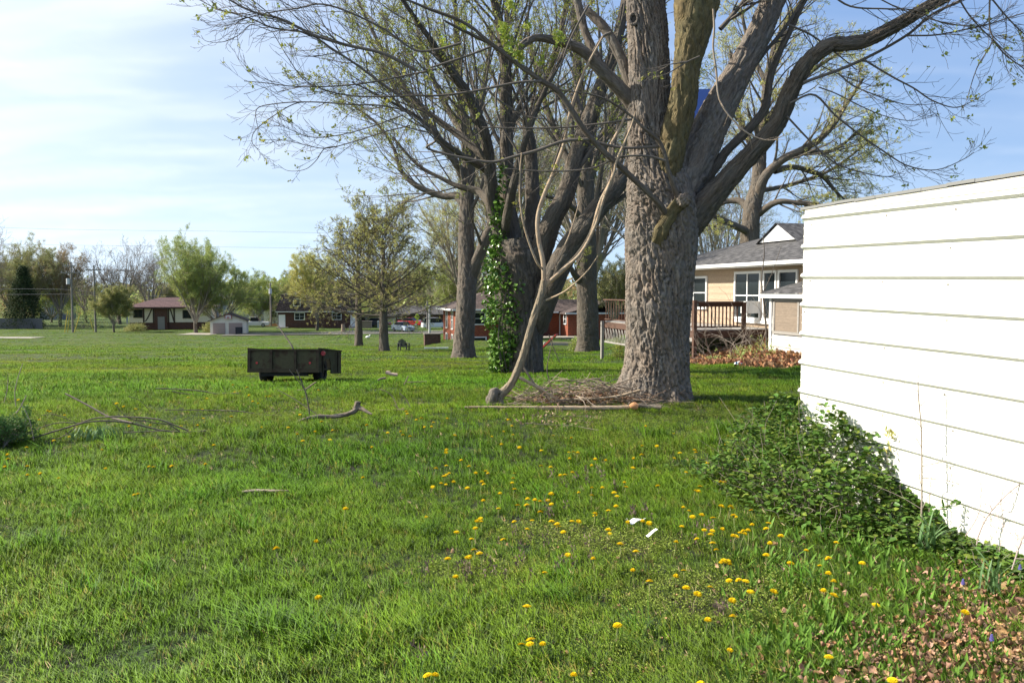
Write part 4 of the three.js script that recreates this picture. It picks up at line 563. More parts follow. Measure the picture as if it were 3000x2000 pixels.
tracedTree({ seed: 1003, name: 'yard_maple', label: 'grey maple forking low beside the red brick house', base: G(1357, 1048), bark: M.barkMid, leaf: M.leafNew, per: 1.5, reach: 6,
  trunk: [[1357, 1062, 66], [1358, 1020, 62], [1362, 940, 58], [1366, 860, 56], [1370, 800, 56], [1366, 720, 46], [1368, 600, 44], [1372, 480, 36], [1362, 380, 30], [1350, 270, 24], [1340, 160, 18], [1335, 40, 12], [1330, -60, 6]], crownFrom: 0.42,
  limbs: [[[1378, 810, 40], [1400, 755, 34, -0.3], [1424, 700, 32, -0.6], [1448, 640, 28, -0.8], [1470, 560, 22, -1], [1490, 430, 16, -1], [1500, 300, 10, -1]], [[1366, 610, 30], [1340, 575, 24, 0.4], [1296, 574, 20, 0.8], [1220, 543, 16, 1], [1178, 505, 13, 1.2], [1147, 420, 10, 1.4], [1105, 363, 8, 1.6], [1020, 300, 5, 2]], [[1366, 520, 26], [1310, 440, 22, -0.8], [1250, 350, 18, -1.2], [1180, 250, 13, -1.6], [1110, 130, 8, -2]], [[1370, 470, 24], [1400, 360, 20, 1], [1420, 240, 16, 1.4], [1440, 100, 10, 1.8]], [[1362, 400, 20], [1300, 300, 16, 1.2], [1250, 180, 12, 1.8], [1210, 40, 8, 2.2]]] });
tracedTree({ seed: 1004, name: 'yard_maple', label: 'tall dark maple between the ivy tree and the deck', base: G(1722, 1032), bark: M.barkShade, leaf: M.leafNew, per: 1.5, reach: 7, leafSize: 0.7,
  trunk: [[1722, 1045, 74], [1722, 1010, 66], [1722, 940, 62], [1720, 840, 60], [1718, 740, 58], [1716, 640, 54], [1716, 540, 50], [1712, 420, 42], [1700, 300, 34], [1690, 160, 26], [1685, 20, 18], [1680, -80, 8]], crownFrom: 0.4,
  limbs: [[[1705, 830, 26], [1690, 812, 20, -0.5], [1676, 792, 16, -1], [1650, 740, 10, -1.2]], [[1712, 600, 34], [1740, 480, 28, 1], [1790, 360, 22, 2], [1830, 220, 16, 2.6], [1860, 60, 10, 3]], [[1712, 560, 28], [1660, 460, 22, 1.2], [1610, 340, 18, 2], [1570, 200, 12, 2.6], [1540, 60, 8, 3]], [[1714, 660, 22], [1680, 610, 16, -1], [1640, 585, 12, -2], [1600, 575, 8, -3]]] });
tracedTree({ seed: 1005, name: 'yard_maple', label: 'spreading tree rising behind the tan house roof', base: GD(2196, 50), bark: M.barkMid, leaf: M.leafYellow, per: 1.7, reach: 6.5, leafP: 0.75, leafSize: 0.62, twigs: { lift: [0.05, 0.02, 0.0, 0.0], kids: [6, 6, 4] },
  trunk: [[2194, 1000, 60], [2196, 800, 56], [2198, 690, 54], [2206, 600, 50], [2222, 540, 42], [2228, 450, 36], [2240, 330, 28], [2256, 200, 22], [2290, 90, 16], [2350, 0, 11], [2400, -100, 6]], crownFrom: 0.36,
  limbs: [[[2215, 600, 32], [2240, 520, 28, -0.6], [2290, 470, 24, -1], [2360, 434, 20, -1.4], [2425, 387, 16, -1.8], [2480, 306, 12, -2], [2530, 230, 7, -2.2]], [[2215, 632, 22], [2276, 592, 18, -1], [2340, 594, 15, -1.4], [2404, 600, 11, -1.8]], [[2270, 500, 20], [2330, 490, 16, 1], [2404, 512, 13, 1.4], [2450, 560, 9, 1.6], [2480, 590, 6, 1.8]], [[2196, 620, 24], [2170, 590, 20, 0.6], [2130, 590, 16, 1], [2090, 605, 11, 1.4], [2060, 580, 7, 1.6]], [[2196, 680, 24], [2150, 660, 20, -1], [2110, 640, 16, -1.6], [2060, 620, 10, -2]], [[2226, 470, 22], [2180, 380, 18, 1], [2150, 270, 13, 1.6], [2140, 150, 8, 2]], [[2236, 360, 20], [2310, 280, 16, 1], [2390, 200, 12, 1.4], [2470, 150, 7, 1.6]], [[2250, 250, 18], [2200, 150, 12, 1], [2170, 20, 8, 1.4]], [[2340, 440, 14], [2440, 440, 11, 0.6], [2520, 380, 7, 1]], [[2222, 560, 16], [2320, 540, 12, 2], [2430, 500, 9, 2.5], [2540, 420, 5, 3]]] });

// ---------------------------------------------------------------- the two pin oaks on the lawn
function pinOak(px, py, w, top, half, seed, label, traced_) {
  const g = mul(seed), base = G(px, py), d = -base[2], t = thing('pin_oak', label, 'tree', base), s = d / F, H = (py - top) * s, W = new Wood(), leaves = [];
  const tr = []; for (let k = 0; k <= 8; k++) { const f = k / 8; tr.push([base[0] + 0.06 * H * 0.1 * N3(f * 2, seed, 1), base[1] - 0.15 + H * f, base[2], Math.max(0.02, w * s / 2 * Math.pow(1 - f, 0.8))]); }
  wpart('trunk', stem(tr, { sides: 40, step: 0.12, amp: 0.02, freq: 10, lobes: 1, lobeH: 0.45, seed: seed % 9 }), M.barkMid, t);
  const o = { max: 3, kids: [12, 6, 4], ang: [0.75, 0.75, 0.7], ratio: [0.36, 0.45, 0.5], tip: 0.009, taper: 0.2, wob: [0.07, 0.16, 0.22, 0.25], lift: [0.06, 0.03, 0.02, -0.01], leaves, leafFrom: 2, leafN: 2, leafP: 0.18, from: [0.2, 0.2, 0.2], rr: 0.45 };
  for (let k = 0; k < 40; k++) { const f = 0.26 + 0.66 * k / 40, a = k * 2.4 + g(), up = mix(-0.05, 1.5, Math.pow((f - 0.26) / 0.74, 0.9)), L = half * s * mix(1.05, 0.45, (f - 0.26) / 0.74) * rr(0.75, 1.1, g); grow(W, g, new THREE.Vector3(base[0], base[1] + H * f, base[2]), new THREE.Vector3(Math.cos(a), up, Math.sin(a)).normalize(), L, Math.max(0.03, w * s * 0.12 * (1.2 - f)), 0, o); }
  wpart('limbs', W.geo(), M.barkFar, t); leavesOn('leaf_clusters', wl(leaves, t), sprayG, M.leafYellow, t, g, 0.52); return t;
}
pinOak(1125, 1028, 30, 650, 235, 1101, 'pin oak with level branches beside the black lawn chair'); pinOak(1050, 1013, 25, 690, 205, 1102, 'slimmer pin oak just behind the other on the lawn');

// ---------------------------------------------------------------- broken limb, brush heap and sticks on the lawn
function branchThing(name, label, lines, mat, o = {}) {           // lines traced as [px, py, depth, width px]; the lowest point rests on the ground
  const g = mul(o.seed ?? 5), pts = lines.flat(), low = pts.reduce((a, b) => (b[1] > a[1] ? b : a)), at = P(low[0], low[1], low[2]); at[1] = land(at[0], at[2]);
  const t = thing(name, label, o.category ?? 'branch', at, 0, o.group), W = new Wood();
  for (const l of lines) { const c = curve(traced(l), l.length * 5); c.pts.forEach((p, k) => { p[1] = Math.max(p[1], land(p[0], p[2]) + c.rad[k] * 0.6 + (o.up ?? 0.03)); c.rad[k] *= 1 + 0.12 * N3(k * 0.7, 2, l[0][0]); }); W.tube(c.pts, c.rad, o.sides ?? 7, true); if (o.twigs) along(W, g, c.pts, c.rad, 1, { max: 2, kids: [0, o.twigs], ang: [0, 0.7], ratio: [0, 0.3], tip: 0.002, wob: [0, 0, 0.2], from: [0, 0.2] }, 1.2); }
  wpart('wood', W.geo(), mat, t); return t;
}
const zz = (ox, oy, k) => (l, d, w0, w1) => l.map(([x, y], i) => [ox + x * k, oy + y * k, Array.isArray(d) ? mix(d[0], d[1], i / (l.length - 1)) : d, mix(w0, w1 ?? w0, i / (l.length - 1))]);
const q4 = zz(1350, 500, 0.4464), q7 = zz(1300, 980, 0.3401), q8 = zz(0, 1050, 0.2976), q6 = zz(650, 980, 0.2551), q2 = zz(1250, 0, 0.3826);
{
  const at = G(1457, 1190), t = thing('leaning_limb', 'broken pale limb standing in the grass and leaning into the trees', 'branch', at), d = -at[2];
  const main = traced(q4([[250, 1545], [245, 1490], [330, 1400], [400, 1240], [450, 1070], [490, 930], [532, 800], [545, 720]], [d, d + 0.25], 27, 18)); main[0][3] *= 1.25; main[1][3] *= 1.3;
  wpart('main_stem', stem(main, { sides: 30, step: 0.025, amp: 0.006, freq: 22, seed: 3, cap: true }), barkMat([0.42, 0.355, 0.26], 0.5, 0.008), t);
  wpart('broken_foot', stem(traced([[1448, 1200, d + 0.02, 44], [1443, 1172, d, 46], [1452, 1150, d, 40], [1463, 1145, d, 20]]), { sides: 26, step: 0.02, amp: 0.02, freq: 22, seed: 8, cap: true }), M.dead, t);
  const W = new Wood(), e = d + 0.25, put = (l, s = 7) => { const c = curve(traced(l), l.length * 5); W.tube(c.pts, c.rad, s, true); };
  put([...q4([[545, 740], [540, 600], [510, 450], [505, 300], [550, 150], [610, 10]], [e, e + 0.2], 15, 12), ...q2([[1000, 1250], [1050, 1100], [1100, 850], [1200, 560], [1350, 280]], [e + 0.2, e + 0.4], 12, 5)]);
  put([...q4([[545, 760], [660, 660], [760, 560], [850, 420], [920, 200], [1000, 20]], [e, e + 0.1], 16, 10), ...q2([[1400, 1150], [1480, 980], [1560, 800]], [e + 0.1, e + 0.2], 11, 5)]);
  put([...q4([[590, 720], [680, 640], [780, 550], [880, 370], [940, 180], [1010, 0]], [e - 0.1, e - 0.1], 10, 8), ...q2([[1450, 1250], [1570, 960], [1600, 850]], e - 0.1, 8, 3)]);
  put(q4([[530, 640], [500, 600], [420, 380], [390, 200], [390, 0], [400, -120]], [e, e - 0.2], 8, 4), 5); put(q4([[560, 850], [640, 815], [700, 780], [830, 660], [900, 560]], [e - 0.05, e - 0.4], 7, 3), 5); put(q4([[600, 650], [660, 540], [720, 400], [780, 200]], [e, e + 0.2], 7, 3), 5);
  wpart('forks', W.geo(), M.pale, t);
}
branchThing('long_pole', 'long pale forked pole lying along the front of the brush heap', [q7([[1640, 625], [1300, 645], [1000, 660], [750, 670], [600, 680], [180, 685]], 10.7, 15, 7), q7([[700, 672], [550, 640], [400, 625], [200, 660]], 10.7, 9, 4)], M.pale, { sides: 8 });
branchThing('grey_plank', 'short grey split log beside the long pole end', [[[1862, 1188, 10.8, 15], [1900, 1192, 10.8, 15], [1938, 1199, 10.75, 12]]], M.dead, { sides: 7 });
branchThing('cut_block', 'orange-brown freshly cut wood block on the pole end', [[[1848, 1194, 10.62, 20], [1858, 1190, 10.62, 26], [1868, 1193, 10.62, 18]]], std([0.50, 0.24, 0.10], 0.8), { category: 'wood', sides: 8 });
branchThing('brush_branch', 'thick pale branch crossing the top of the brush heap', [q7([[1690, 480], [1600, 505], [1500, 530], [1300, 550], [1000, 560]], 11.1, 9, 7)], M.pale);
branchThing('brush_branch', 'straight pale branch sloping out of the heap towards the ivy tree', [q7([[650, 370], [750, 420], [870, 490], [980, 570], [1060, 620]], 11.2, 11, 8)], M.pale);
branchThing('brush_branch', 'thin straight stick slanting across the near side of the heap', [q7([[690, 285], [800, 450], [930, 580], [1080, 710]], 11.2, 6, 6)], M.stick);
branchThing('brush_branch', 'curved twig arching over the heap against the big trunk', [q7([[1200, 410], [1320, 380], [1400, 440], [1460, 520], [1500, 570]], 11.4, 5, 4), q7([[1450, 440], [1560, 400], [1700, 370], [1740, 450], [1800, 540]], 11.3, 4, 2), q7([[1740, 405], [1830, 400], [1880, 430]], 11.3, 3, 1.5), q7([[1740, 470], [1800, 460], [1860, 480]], 11.3, 3, 1.5)], M.stick);
branchThing('brush_branch', 'thin upright twig poking up from the heap middle', [q7([[1085, 690], [1088, 560], [1082, 440], [1115, 395]], 11.4, 4, 2.4), q7([[900, 640], [935, 540], [905, 380], [890, 300], [905, 200], [950, 0]], 11.5, 4, 2), q7([[905, 0], [940, 100], [1000, 240]], 11.6, 4, 2)], M.dead);
{
  const g = mul(707), at = G(1720, 1190), t = thing('brush_heap', 'heap of tangled dead twigs at the foot of the big maple', 'twigs', at); t.userData.kind = 'stuff'; const Ws = [new Wood(), new Wood(), new Wood()];
  for (let k = 0; k < 330; k++) {
    const px = 1470 + 440 * Math.sqrt(g()) * (g() < 0.7 ? 1 : g()), d = rr(10.9, 12.0, g), x = X(px, d), hump = 0.3 * Math.exp(-(((px - 1720) / 150) ** 2)) * (1 - sst(11.3, 12.1, d) * 0.5) + 0.06, y = land(x, -d) + hump * g(), a = rr(-1.1, 1.1, g) + (g() < 0.5 ? 0 : Math.PI), d3 = new THREE.Vector3(Math.cos(a), rr(-0.15, 0.42, g), Math.sin(a) * 1.3).normalize();
    grow(Ws[k % 3], g, new THREE.Vector3(x, y + 0.01, -d), d3, rr(0.2, 0.8, g), rr(0.003, 0.011, g), 2, { max: 3, kids: [0, 0, 2], ang: [0, 0, 0.7], ratio: [0, 0, 0.4], tip: 0.0015, wob: [0, 0, 0.2, 0.3], lift: [0, 0, -0.05, -0.03], from: [0, 0, 0.2] });
  }
  wpart('twigs', Ws[0].geo(), barkMat([0.66, 0.56, 0.46], 0.4, 0.003), t); wpart('twigs', Ws[1].geo(), barkMat([0.40, 0.35, 0.29], 0.4, 0.003), t); wpart('twigs', Ws[2].geo(), barkMat([0.42, 0.29, 0.20], 0.4, 0.003), t);
  const lv = []; for (let k = 0; k < 700; k++) { const px = rr(1560, 1900, g), d = rr(11.25, 11.9, g), x = X(px, d), h = 0.14 * Math.exp(-(((px - 1740) / 120) ** 2)); lv.push(new THREE.Vector3(x, land(x, -d) + h * g() + 0.015, -d).sub(t.position)); }
  leavesOn('dead_leaves', lv, leafShape(0.06, 0.02, 0.012), leafy([0.30, 0.17, 0.09], 0.1, 0.9), t, g, 1, 0.4);
  const ch = []; for (let k = 0; k < 280; k++) { const px = rr(1480, 1760, g), p = G(px, rr(1205, 1245, g), 0.02); ch.push(V3(p).sub(t.position)); } leavesOn('bark_chips', ch, leafShape(0.05, 0.012, 0.004), std([0.30, 0.21, 0.14], 0.95, { side: THREE.DoubleSide }), t, g, 0.8, 0.4);
}
branchThing('fallen_branch', 'large forked fallen branch arching over the strap leaves', [q8([[180, 830], [440, 745], [740, 655], [860, 625], [1080, 615], [1300, 640], [1600, 710], [1780, 725], [2030, 760]], [8.5, 9.0], 5, 5), q8([[640, 345], [860, 460], [1060, 570], [1180, 605], [1300, 635]], [9.3, 8.8], 5, 6), q8([[740, 655], [900, 595], [1070, 575], [1240, 575], [1560, 600], [1700, 650], [1850, 710]], 8.8, 4.5, 4.5), q8([[340, 705], [470, 655], [600, 630], [780, 637], [850, 625]], 8.9, 3, 3), q8([[490, 830], [650, 745], [740, 675]], 8.6, 2.6, 3), q8([[1240, 575], [1300, 600], [1460, 620], [1520, 635], [1660, 650], [1770, 720]], 8.8, 3, 3), q8([[1215, 730], [1400, 720], [1640, 710]], 8.8, 3, 3.4), q8([[1110, 440], [1170, 500], [1240, 575]], 8.9, 1.6, 2), q8([[1260, 372], [1360, 405], [1480, 520]], 9, 1.5, 1.5), q8([[400, 560], [520, 550], [620, 580], [740, 630]], 8.9, 1.6, 2)], M.dead, { sides: 6 });
branchThing('fallen_branch', 'thin dark fallen branch lying flat behind the large fallen branch', [q8([[1530, 295], [1700, 300], [1980, 320], [2180, 360], [2352, 385]], 12.6, 3, 5), q8([[1690, 320], [1800, 345], [2100, 365]], 12.5, 3, 2.4)], M.dead, { sides: 5 });
branchThing('fallen_branch', 'long low dark branch lying flat towards the knobbed log', [[...q8([[1620, 505], [1900, 507], [2200, 511]], 10.5, 2.4, 3), ...q6([[0, 870], [200, 880], [450, 920], [600, 965], [690, 1000]], [10.4, 10.2], 3.4, 2)], q6([[300, 915], [450, 940], [600, 962]], 10.3, 2, 2)], M.dead, { sides: 5 });
{
  const at = G(940, 1238), d = -at[2], t = thing('knobbed_log', 'crooked grey log with a knobbed cut end in the grass', 'log', at);
  wpart('log', stem(traced(q6([[845, 1018], [920, 985], [1000, 962], [1100, 940], [1300, 935], [1450, 908], [1540, 862], [1560, 800]], [d, d + 0.15], 9, 15)), { sides: 20, step: 0.02, amp: 0.007, freq: 24, seed: 4, cap: true }), M.dead, t);
  wpart('knob', stem(traced(q6([[1545, 860], [1552, 815], [1558, 785], [1560, 768]], d + 0.15, 19, 15)), { sides: 20, step: 0.012, amp: 0.012, freq: 26, seed: 6, cap: true }), M.dead, t);
  wpart('side_root', stem(traced(q6([[1570, 840], [1620, 862], [1670, 890], [1725, 915]], [d + 0.15, d], 18, 5)), { sides: 16, step: 0.02, amp: 0.008, freq: 24, seed: 7, cap: true }), M.dead, t);
}
branchThing('upright_stick', 'thin dark stick standing upright from the crooked log', [q6([[1010, 990], [1000, 880], [985, 780], [955, 650], [900, 510], [855, 400]], 9.9, 5, 3), q6([[955, 650], [900, 560], [840, 490], [770, 400]], 9.9, 3, 2)], M.dead, { sides: 5, category: 'stick' });
branchThing('leaning_twig', 'straight thin twig slanting from the crooked log', [q6([[1115, 935], [950, 820], [780, 710], [640, 635]], [10.0, 10.2], 3, 2)], M.dead, { sides: 5, category: 'stick' });
branchThing('curved_stick', 'short curved pale stick before the trailer wheels', [q6([[860, 665], [930, 640], [980, 615], [1040, 570], [1080, 545]], 13.2, 5, 5)], M.stick, { sides: 6, category: 'stick' });
branchThing('curved_stick', 'bent pale twigs curling up from the grass near dandelions', [q6([[1810, 625], [1900, 660], [1970, 730], [2020, 840], [2085, 880]], 10.6, 2.4, 3.2), q6([[1815, 880], [1900, 870], [2000, 885], [2085, 905]], 10.5, 3, 4), q6([[2035, 670], [2110, 740], [2180, 865]], 10.7, 2.4, 2.8), q6([[1970, 805], [2020, 845], [2090, 885]], 10.6, 2, 3)], M.pale, { sides: 5, category: 'stick' });
branchThing('curved_stick', 'fine dark twigs lying in grass in front of the brush heap', [q7([[700, 810], [900, 805], [1150, 825], [1230, 880], [1340, 940]], [9.5, 9.0], 2.4, 3), q7([[800, 715], [950, 740], [1150, 725], [1260, 740]], 10.6, 3, 2), q7([[900, 765], [1100, 775], [1250, 795], [1300, 795]], 10, 3, 2.4)], M.dead, { sides: 5, category: 'stick' });
branchThing('curved_stick', 'short pale stick and splinter behind the bent twigs', [q6([[2090, 575], [2120, 520], [2140, 475]], 13.2, 2.6, 3), q6([[2120, 548], [2230, 542], [2352, 538]], 13.3, 2.4, 2)], M.stick, { sides: 5, category: 'stick' });
branchThing('wood_chunk', 'pinkish weathered wood chunk on the lawn between trailer and ivy maple', [q6([[1880, 432], [1915, 445], [1960, 455], [2015, 462]], 14.6, 10, 9), q6([[1895, 425], [1930, 430]], 14.6, 6, 5)], std([0.52, 0.38, 0.28], 0.9), { sides: 7, category: 'wood' });
branchThing('wood_chunk', 'small dull grey wood chunk just short of the pinkish one', [q6([[1790, 525], [1830, 505], [1880, 498]], 13.6, 6, 7)], M.dead, { sides: 6, category: 'wood' });
// strip of bark, scraps of paper, litter
{
  const p = G(780, 1440, 0.03), t = thing('bark_strip', 'pale split strip of bark lying in the open grass', 'bark', p); const g = stem([[-0.18, 0.01, 0.02, 0.018], [-0.08, 0.02, 0, 0.024], [0.05, 0.018, 0.01, 0.022], [0.17, 0.012, -0.01, 0.015]], { sides: 14, step: 0.01, amp: 0.006, freq: 40, cap: true }); g.scale(1, 0.45, 1); part('bark', g, barkMat([0.62, 0.52, 0.42], 0.3, 0.006), t);
  const crumple = (w, l, s) => { const q = new THREE.PlaneGeometry(w, l, 8, 6); q.rotateX(-1.57); const a = q.attributes.position; for (let k = 0; k < a.count; k++) a.setY(k, 0.05 * N3(a.getX(k) * 16, s, a.getZ(k) * 16)); q.computeVertexNormals(); return q; };
  const paper = std([0.82, 0.81, 0.78], 0.8, { side: THREE.DoubleSide });
  for (const [px, py, w, l, s, lab] of [[1862, 1520, 0.13, 0.05, 1, 'torn white paper strip lying among the dandelions'], [1910, 1557, 0.07, 0.03, 5, 'smallest white paper scrap among the dandelions']]) { const q = G(px, py, 0.06), u = thing('paper_scrap', lab, 'paper', q, 0.3); part('paper', crumple(w, l, s), paper, u); }
  const lp = G(2165, 1066, 0.05), lt = thing('litter_wrapper', 'crumpled white, red and blue wrapper on grass before the deck', 'litter', lp); const wr = new THREE.IcosahedronGeometry(0.1, 3), wa = wr.attributes.position; for (let k = 0; k < wa.count; k++) { const f = 1 + 0.5 * N3(wa.getX(k) * 14, wa.getY(k) * 14, wa.getZ(k) * 14); wa.setXYZ(k, wa.getX(k) * f * 1.2, wa.getY(k) * f * 0.7, wa.getZ(k) * f); } wr.computeVertexNormals(); part('wrapper', wr, paper, lt); part('red_print', bx(0.02, 0.09, 0.03, 0.075, 0.05, 0.075), std([0.5, 0.05, 0.04]), lt); part('blue_print', bx(-0.1, -0.05, 0.0, 0.06, 0.05, 0.08), std([0.03, 0.15, 0.4]), lt);
}
// the shrub at the left edge
{
  const g = mul(808), at = GD(-25, 8.35), t = thing('low_shrub', 'low dense shrub with bare shoots by the fallen branch', 'shrub', at), W = new Wood(), pts = [];
  for (let k = 0; k < 46; k++) { const a = g() * 6.28; grow(W, g, new THREE.Vector3(at[0] + rr(-0.15, 0.15, g), at[1], at[2] + rr(-0.15, 0.15, g)), new THREE.Vector3(Math.cos(a), rr(0.5, 1.6, g), Math.sin(a)).normalize(), rr(0.22, 0.38, g), 0.005, 1, { max: 2, kids: [0, 5], ang: [0, 0.7], ratio: [0, 0.5], tip: 0.0014, wob: [0, 0.2, 0.3], leaves: pts, leafFrom: 1, leafN: 4, from: [0, 0.2] }); }
  for (const l of [[[45, 1190, 8.3, 3], [42, 1150, 8.3, 2.6], [50, 1110, 8.3, 2.4], [60, 1080, 8.3, 2], [66, 1062, 8.3, 1]], [[46, 1210, 8.3, 4], [60, 1190, 8.3, 3], [76, 1158, 8.3, 3]], [[10, 1180, 8.3, 2], [20, 1140, 8.3, 2], [22, 1100, 8.3, 1]], [[60, 1180, 8.2, 2], [85, 1230, 8.2, 2], [98, 1290, 8.2, 2]]]) { const c = curve(traced(l), 14); W.tube(c.pts, c.rad, 4); }
  wpart('stems', W.geo(), M.twigPale, t).userData.kind = 'stuff'; leavesOn('leaves', wl(pts, t), bunch(5, 0.03, 0.022, 91), leafy([0.14, 0.24, 0.07], 0.3), t, g, 1.0);
}

// ---------------------------------------------------------------- the old box trailer
{
  const rust = tex(512, 512, (u, v) => { const a = tf(u, v, 7, 7, 3, 5), b = tf(u, v, 30, 30, 6, 3), r = sst(0.53, 0.7, a * 0.75 + b * 0.25); return [mix(0.46, 0.34, r) + 0.1 * (b - 0.5), mix(0.44, 0.24, r) + 0.1 * (b - 0.5), mix(0.33, 0.15, r) + 0.08 * (b - 0.5)]; }, { size: [1.3, 1.3] });
  const olive = std([0.36, 0.36, 0.28], 0.75, { map: rust, metalness: 0.15 }), frame = std([0.26, 0.215, 0.17], 0.8, { map: rust }), black = std([0.02, 0.02, 0.02], 0.85);
  const d = 15.8, at = GD(826, d + 0.7), t = thing('box_trailer', 'rusty olive box trailer standing on the lawn', 'trailer', [X(826, d), at[1] - 0.02, at[2]], -0.02); t.rotation.x = -0.10; t.scale.setScalar(0.9);
  const w = 0.765, z1 = 0.75, z0 = -1.35, y0 = 0.30, y1 = 0.745;
  part('floor', bx(-w + 0.03, w - 0.03, y0, y0 + 0.04, z0 + 0.03, z1 - 0.03), frame, t);
  const tg = part('tailgate', bx(-w + 0.06, w - 0.06, y0 + 0.03, y1 - 0.03, z1 - 0.03, z1 - 0.012), olive, t);
  for (const x of [-0.26, 0.26]) part('stake', bx(x - 0.025, x + 0.025, y0 - 0.0, y1 - 0.02, z1 - 0.0115, z1 + 0.03), frame, tg);
  part('top_rail', bx(-w, w, y1 - 0.03, y1 + 0.004, z1 - 0.03, z1 + 0.02), frame, t); part('bottom_rail', bx(-w, w, y0 - 0.055, y0 + 0.029, z1 - 0.03, z1 + 0.022), frame, t);
  for (const s of [-1, 1]) {
    part('corner_post', bx(s > 0 ? w - 0.06 : -w, s > 0 ? w : -w + 0.06, y0 + 0.029, y1 - 0.03, z1 - 0.035, z1 + 0.018), frame, t);
    const sh = new THREE.Shape(); sh.moveTo(z0, y0 - 0.08); sh.lineTo(-0.36, y0 - 0.08); sh.lineTo(-0.33, y0 + 0.14); sh.lineTo(-0.22, y0 + 0.25); sh.lineTo(0.20, y0 + 0.25); sh.lineTo(0.33, y0 + 0.13); sh.lineTo(0.36, y0 - 0.05); sh.lineTo(z1 - 0.04, y0 - 0.05); sh.lineTo(z1 - 0.04, y1 - 0.005); sh.lineTo(z0, y1 - 0.005);
    const sg = new THREE.ExtrudeGeometry(sh, { depth: 0.02, bevelEnabled: false }); sg.rotateY(-Math.PI / 2); sg.scale(1, 1, 1); sg.translate(s > 0 ? w : -w + 0.02, 0, 0); const sp = part('side_panel', sg, olive, t);
    part('side_rail', bx(s > 0 ? w - 0.03 : -w - 0.02, s > 0 ? w + 0.02 : -w + 0.03, y1 - 0.004, y1 + 0.025, z0, z1 - 0.031), frame, sp);
    for (const z of [-0.95, 0.45]) part('side_stake', bx(s > 0 ? w + 0.001 : -w - 0.03, s > 0 ? w + 0.03 : -w - 0.001, y0 - 0.05, y1 - 0.02, z - 0.03, z + 0.03), frame, sp);
    const ty = new THREE.LatheGeometry([[0.16, -0.085], [0.27, -0.095], [0.305, -0.07], [0.312, 0], [0.305, 0.07], [0.27, 0.095], [0.16, 0.085]].map(([r, y]) => new THREE.Vector2(r, y)), 28); ty.rotateZ(1.57); const wh = part('wheel', new THREE.CylinderGeometry(0.165, 0.165, 0.12, 20).rotateZ(1.57), frame, t); wh.position.set(s * (w - 0.17), 0.30, -0.02); part('tyre', ty, black, wh);
    const rf = part('reflector', new THREE.CylinderGeometry(0.024, 0.024, 0.012, 14).rotateX(1.57), std([0.5, 0.02, 0.015], 0.3), t); rf.position.set(s * 0.57, y0 + 0.15, z1 - 0.005);
  }
  part('front_panel', bx(-w + 0.021, w - 0.021, y0 + 0.041, y1 - 0.01, z0, z0 + 0.02), olive, t);
  const tl = part('tail_lamp', new THREE.CylinderGeometry(0.05, 0.05, 0.05, 18).rotateX(1.57), std([0.42, 0.01, 0.01], 0.3), t); tl.position.set(w + 0.06, y1 - 0.09, z1 - 0.12); part('lamp_bracket', bx(w + 0.031, w + 0.06, y1 - 0.13, y1 - 0.02, z1 - 0.2, z1 - 0.14), frame, t);
  part('axle', new THREE.CylinderGeometry(0.035, 0.035, 1.3, 12).rotateZ(1.57), black, t).position.set(0, 0.30, -0.02);
  part('frame_rail', bx(-0.42, -0.34, y0 - 0.1, y0 - 0.001, z0, z1 - 0.05), black, t); part('frame_rail', bx(0.34, 0.42, y0 - 0.1, y0 - 0.001, z0, z1 - 0.05), black, t); part('bumper_beam', bx(-0.5, 0.5, y0 - 0.13, y0 - 0.06, z1 - 0.16, z1 - 0.06), black, t);
  part('tongue', bx(-0.035, 0.035, y0 - 0.09, y0 - 0.02, z0 - 1.3, z0 - 0.001), frame, t);
  const s = P(838, 1040, d - 0.3), st = thing('trailer_stick', 'bare stick poking up out of the trailer bed', 'stick', s), W = new Wood(), c = curve(traced([[852, 1075, d - 0.1, 4], [838, 1027, d - 0.2, 5], [822, 1000, d - 0.1, 4.4], [805, 976, d, 4], [788, 950, d + 0.1, 3], [774, 938, d + 0.1, 2]]), 16); c.pts.forEach((p) => { p[2] -= 0.5; }); W.tube(c.pts, c.rad, 5, true); wpart('stick', W.geo(), M.dead, st);
}
// black plastic garden chair with a slatted fan back
{
  const at = G(1182, 1026), d = -at[2], blk = std([0.025, 0.027, 0.03], 0.5), t = thing('lawn_chair', 'black slat-backed garden chair near the pin oaks', 'chair', at, 0.5);
  const k = Math.max(0.9, 25 * d / F / 0.95);
  part('seat', bx(-0.3 * k, 0.3 * k, 0.3 * k, 0.35 * k, -0.3 * k, 0.3 * k), blk, t); for (let i = 0; i < 6; i++) { const x = (-0.27 + i * 0.108) * k, h = (0.95 - Math.abs(i - 2.5) * 0.07) * k, g = bx(x - 0.042 * k, x + 0.042 * k, 0.35 * k, h, -0.015, 0.015); g.rotateX(-0.25); g.translate(0, 0, -0.16 * k); part('back_slat', g, blk, t); }
  for (const s of [-1, 1]) { part('arm', bx(s * 0.36 * k - 0.06 * k, s * 0.36 * k + 0.06 * k, 0.55 * k, 0.58 * k, -0.34 * k, 0.34 * k), blk, t); for (const z of [-0.28, 0.28]) part('leg', bx(s * 0.36 * k - 0.04 * k, s * 0.36 * k + 0.04 * k, -0.05, 0.55 * k - 0.001, z * k - 0.04 * k, z * k + 0.04 * k), blk, t); }
}

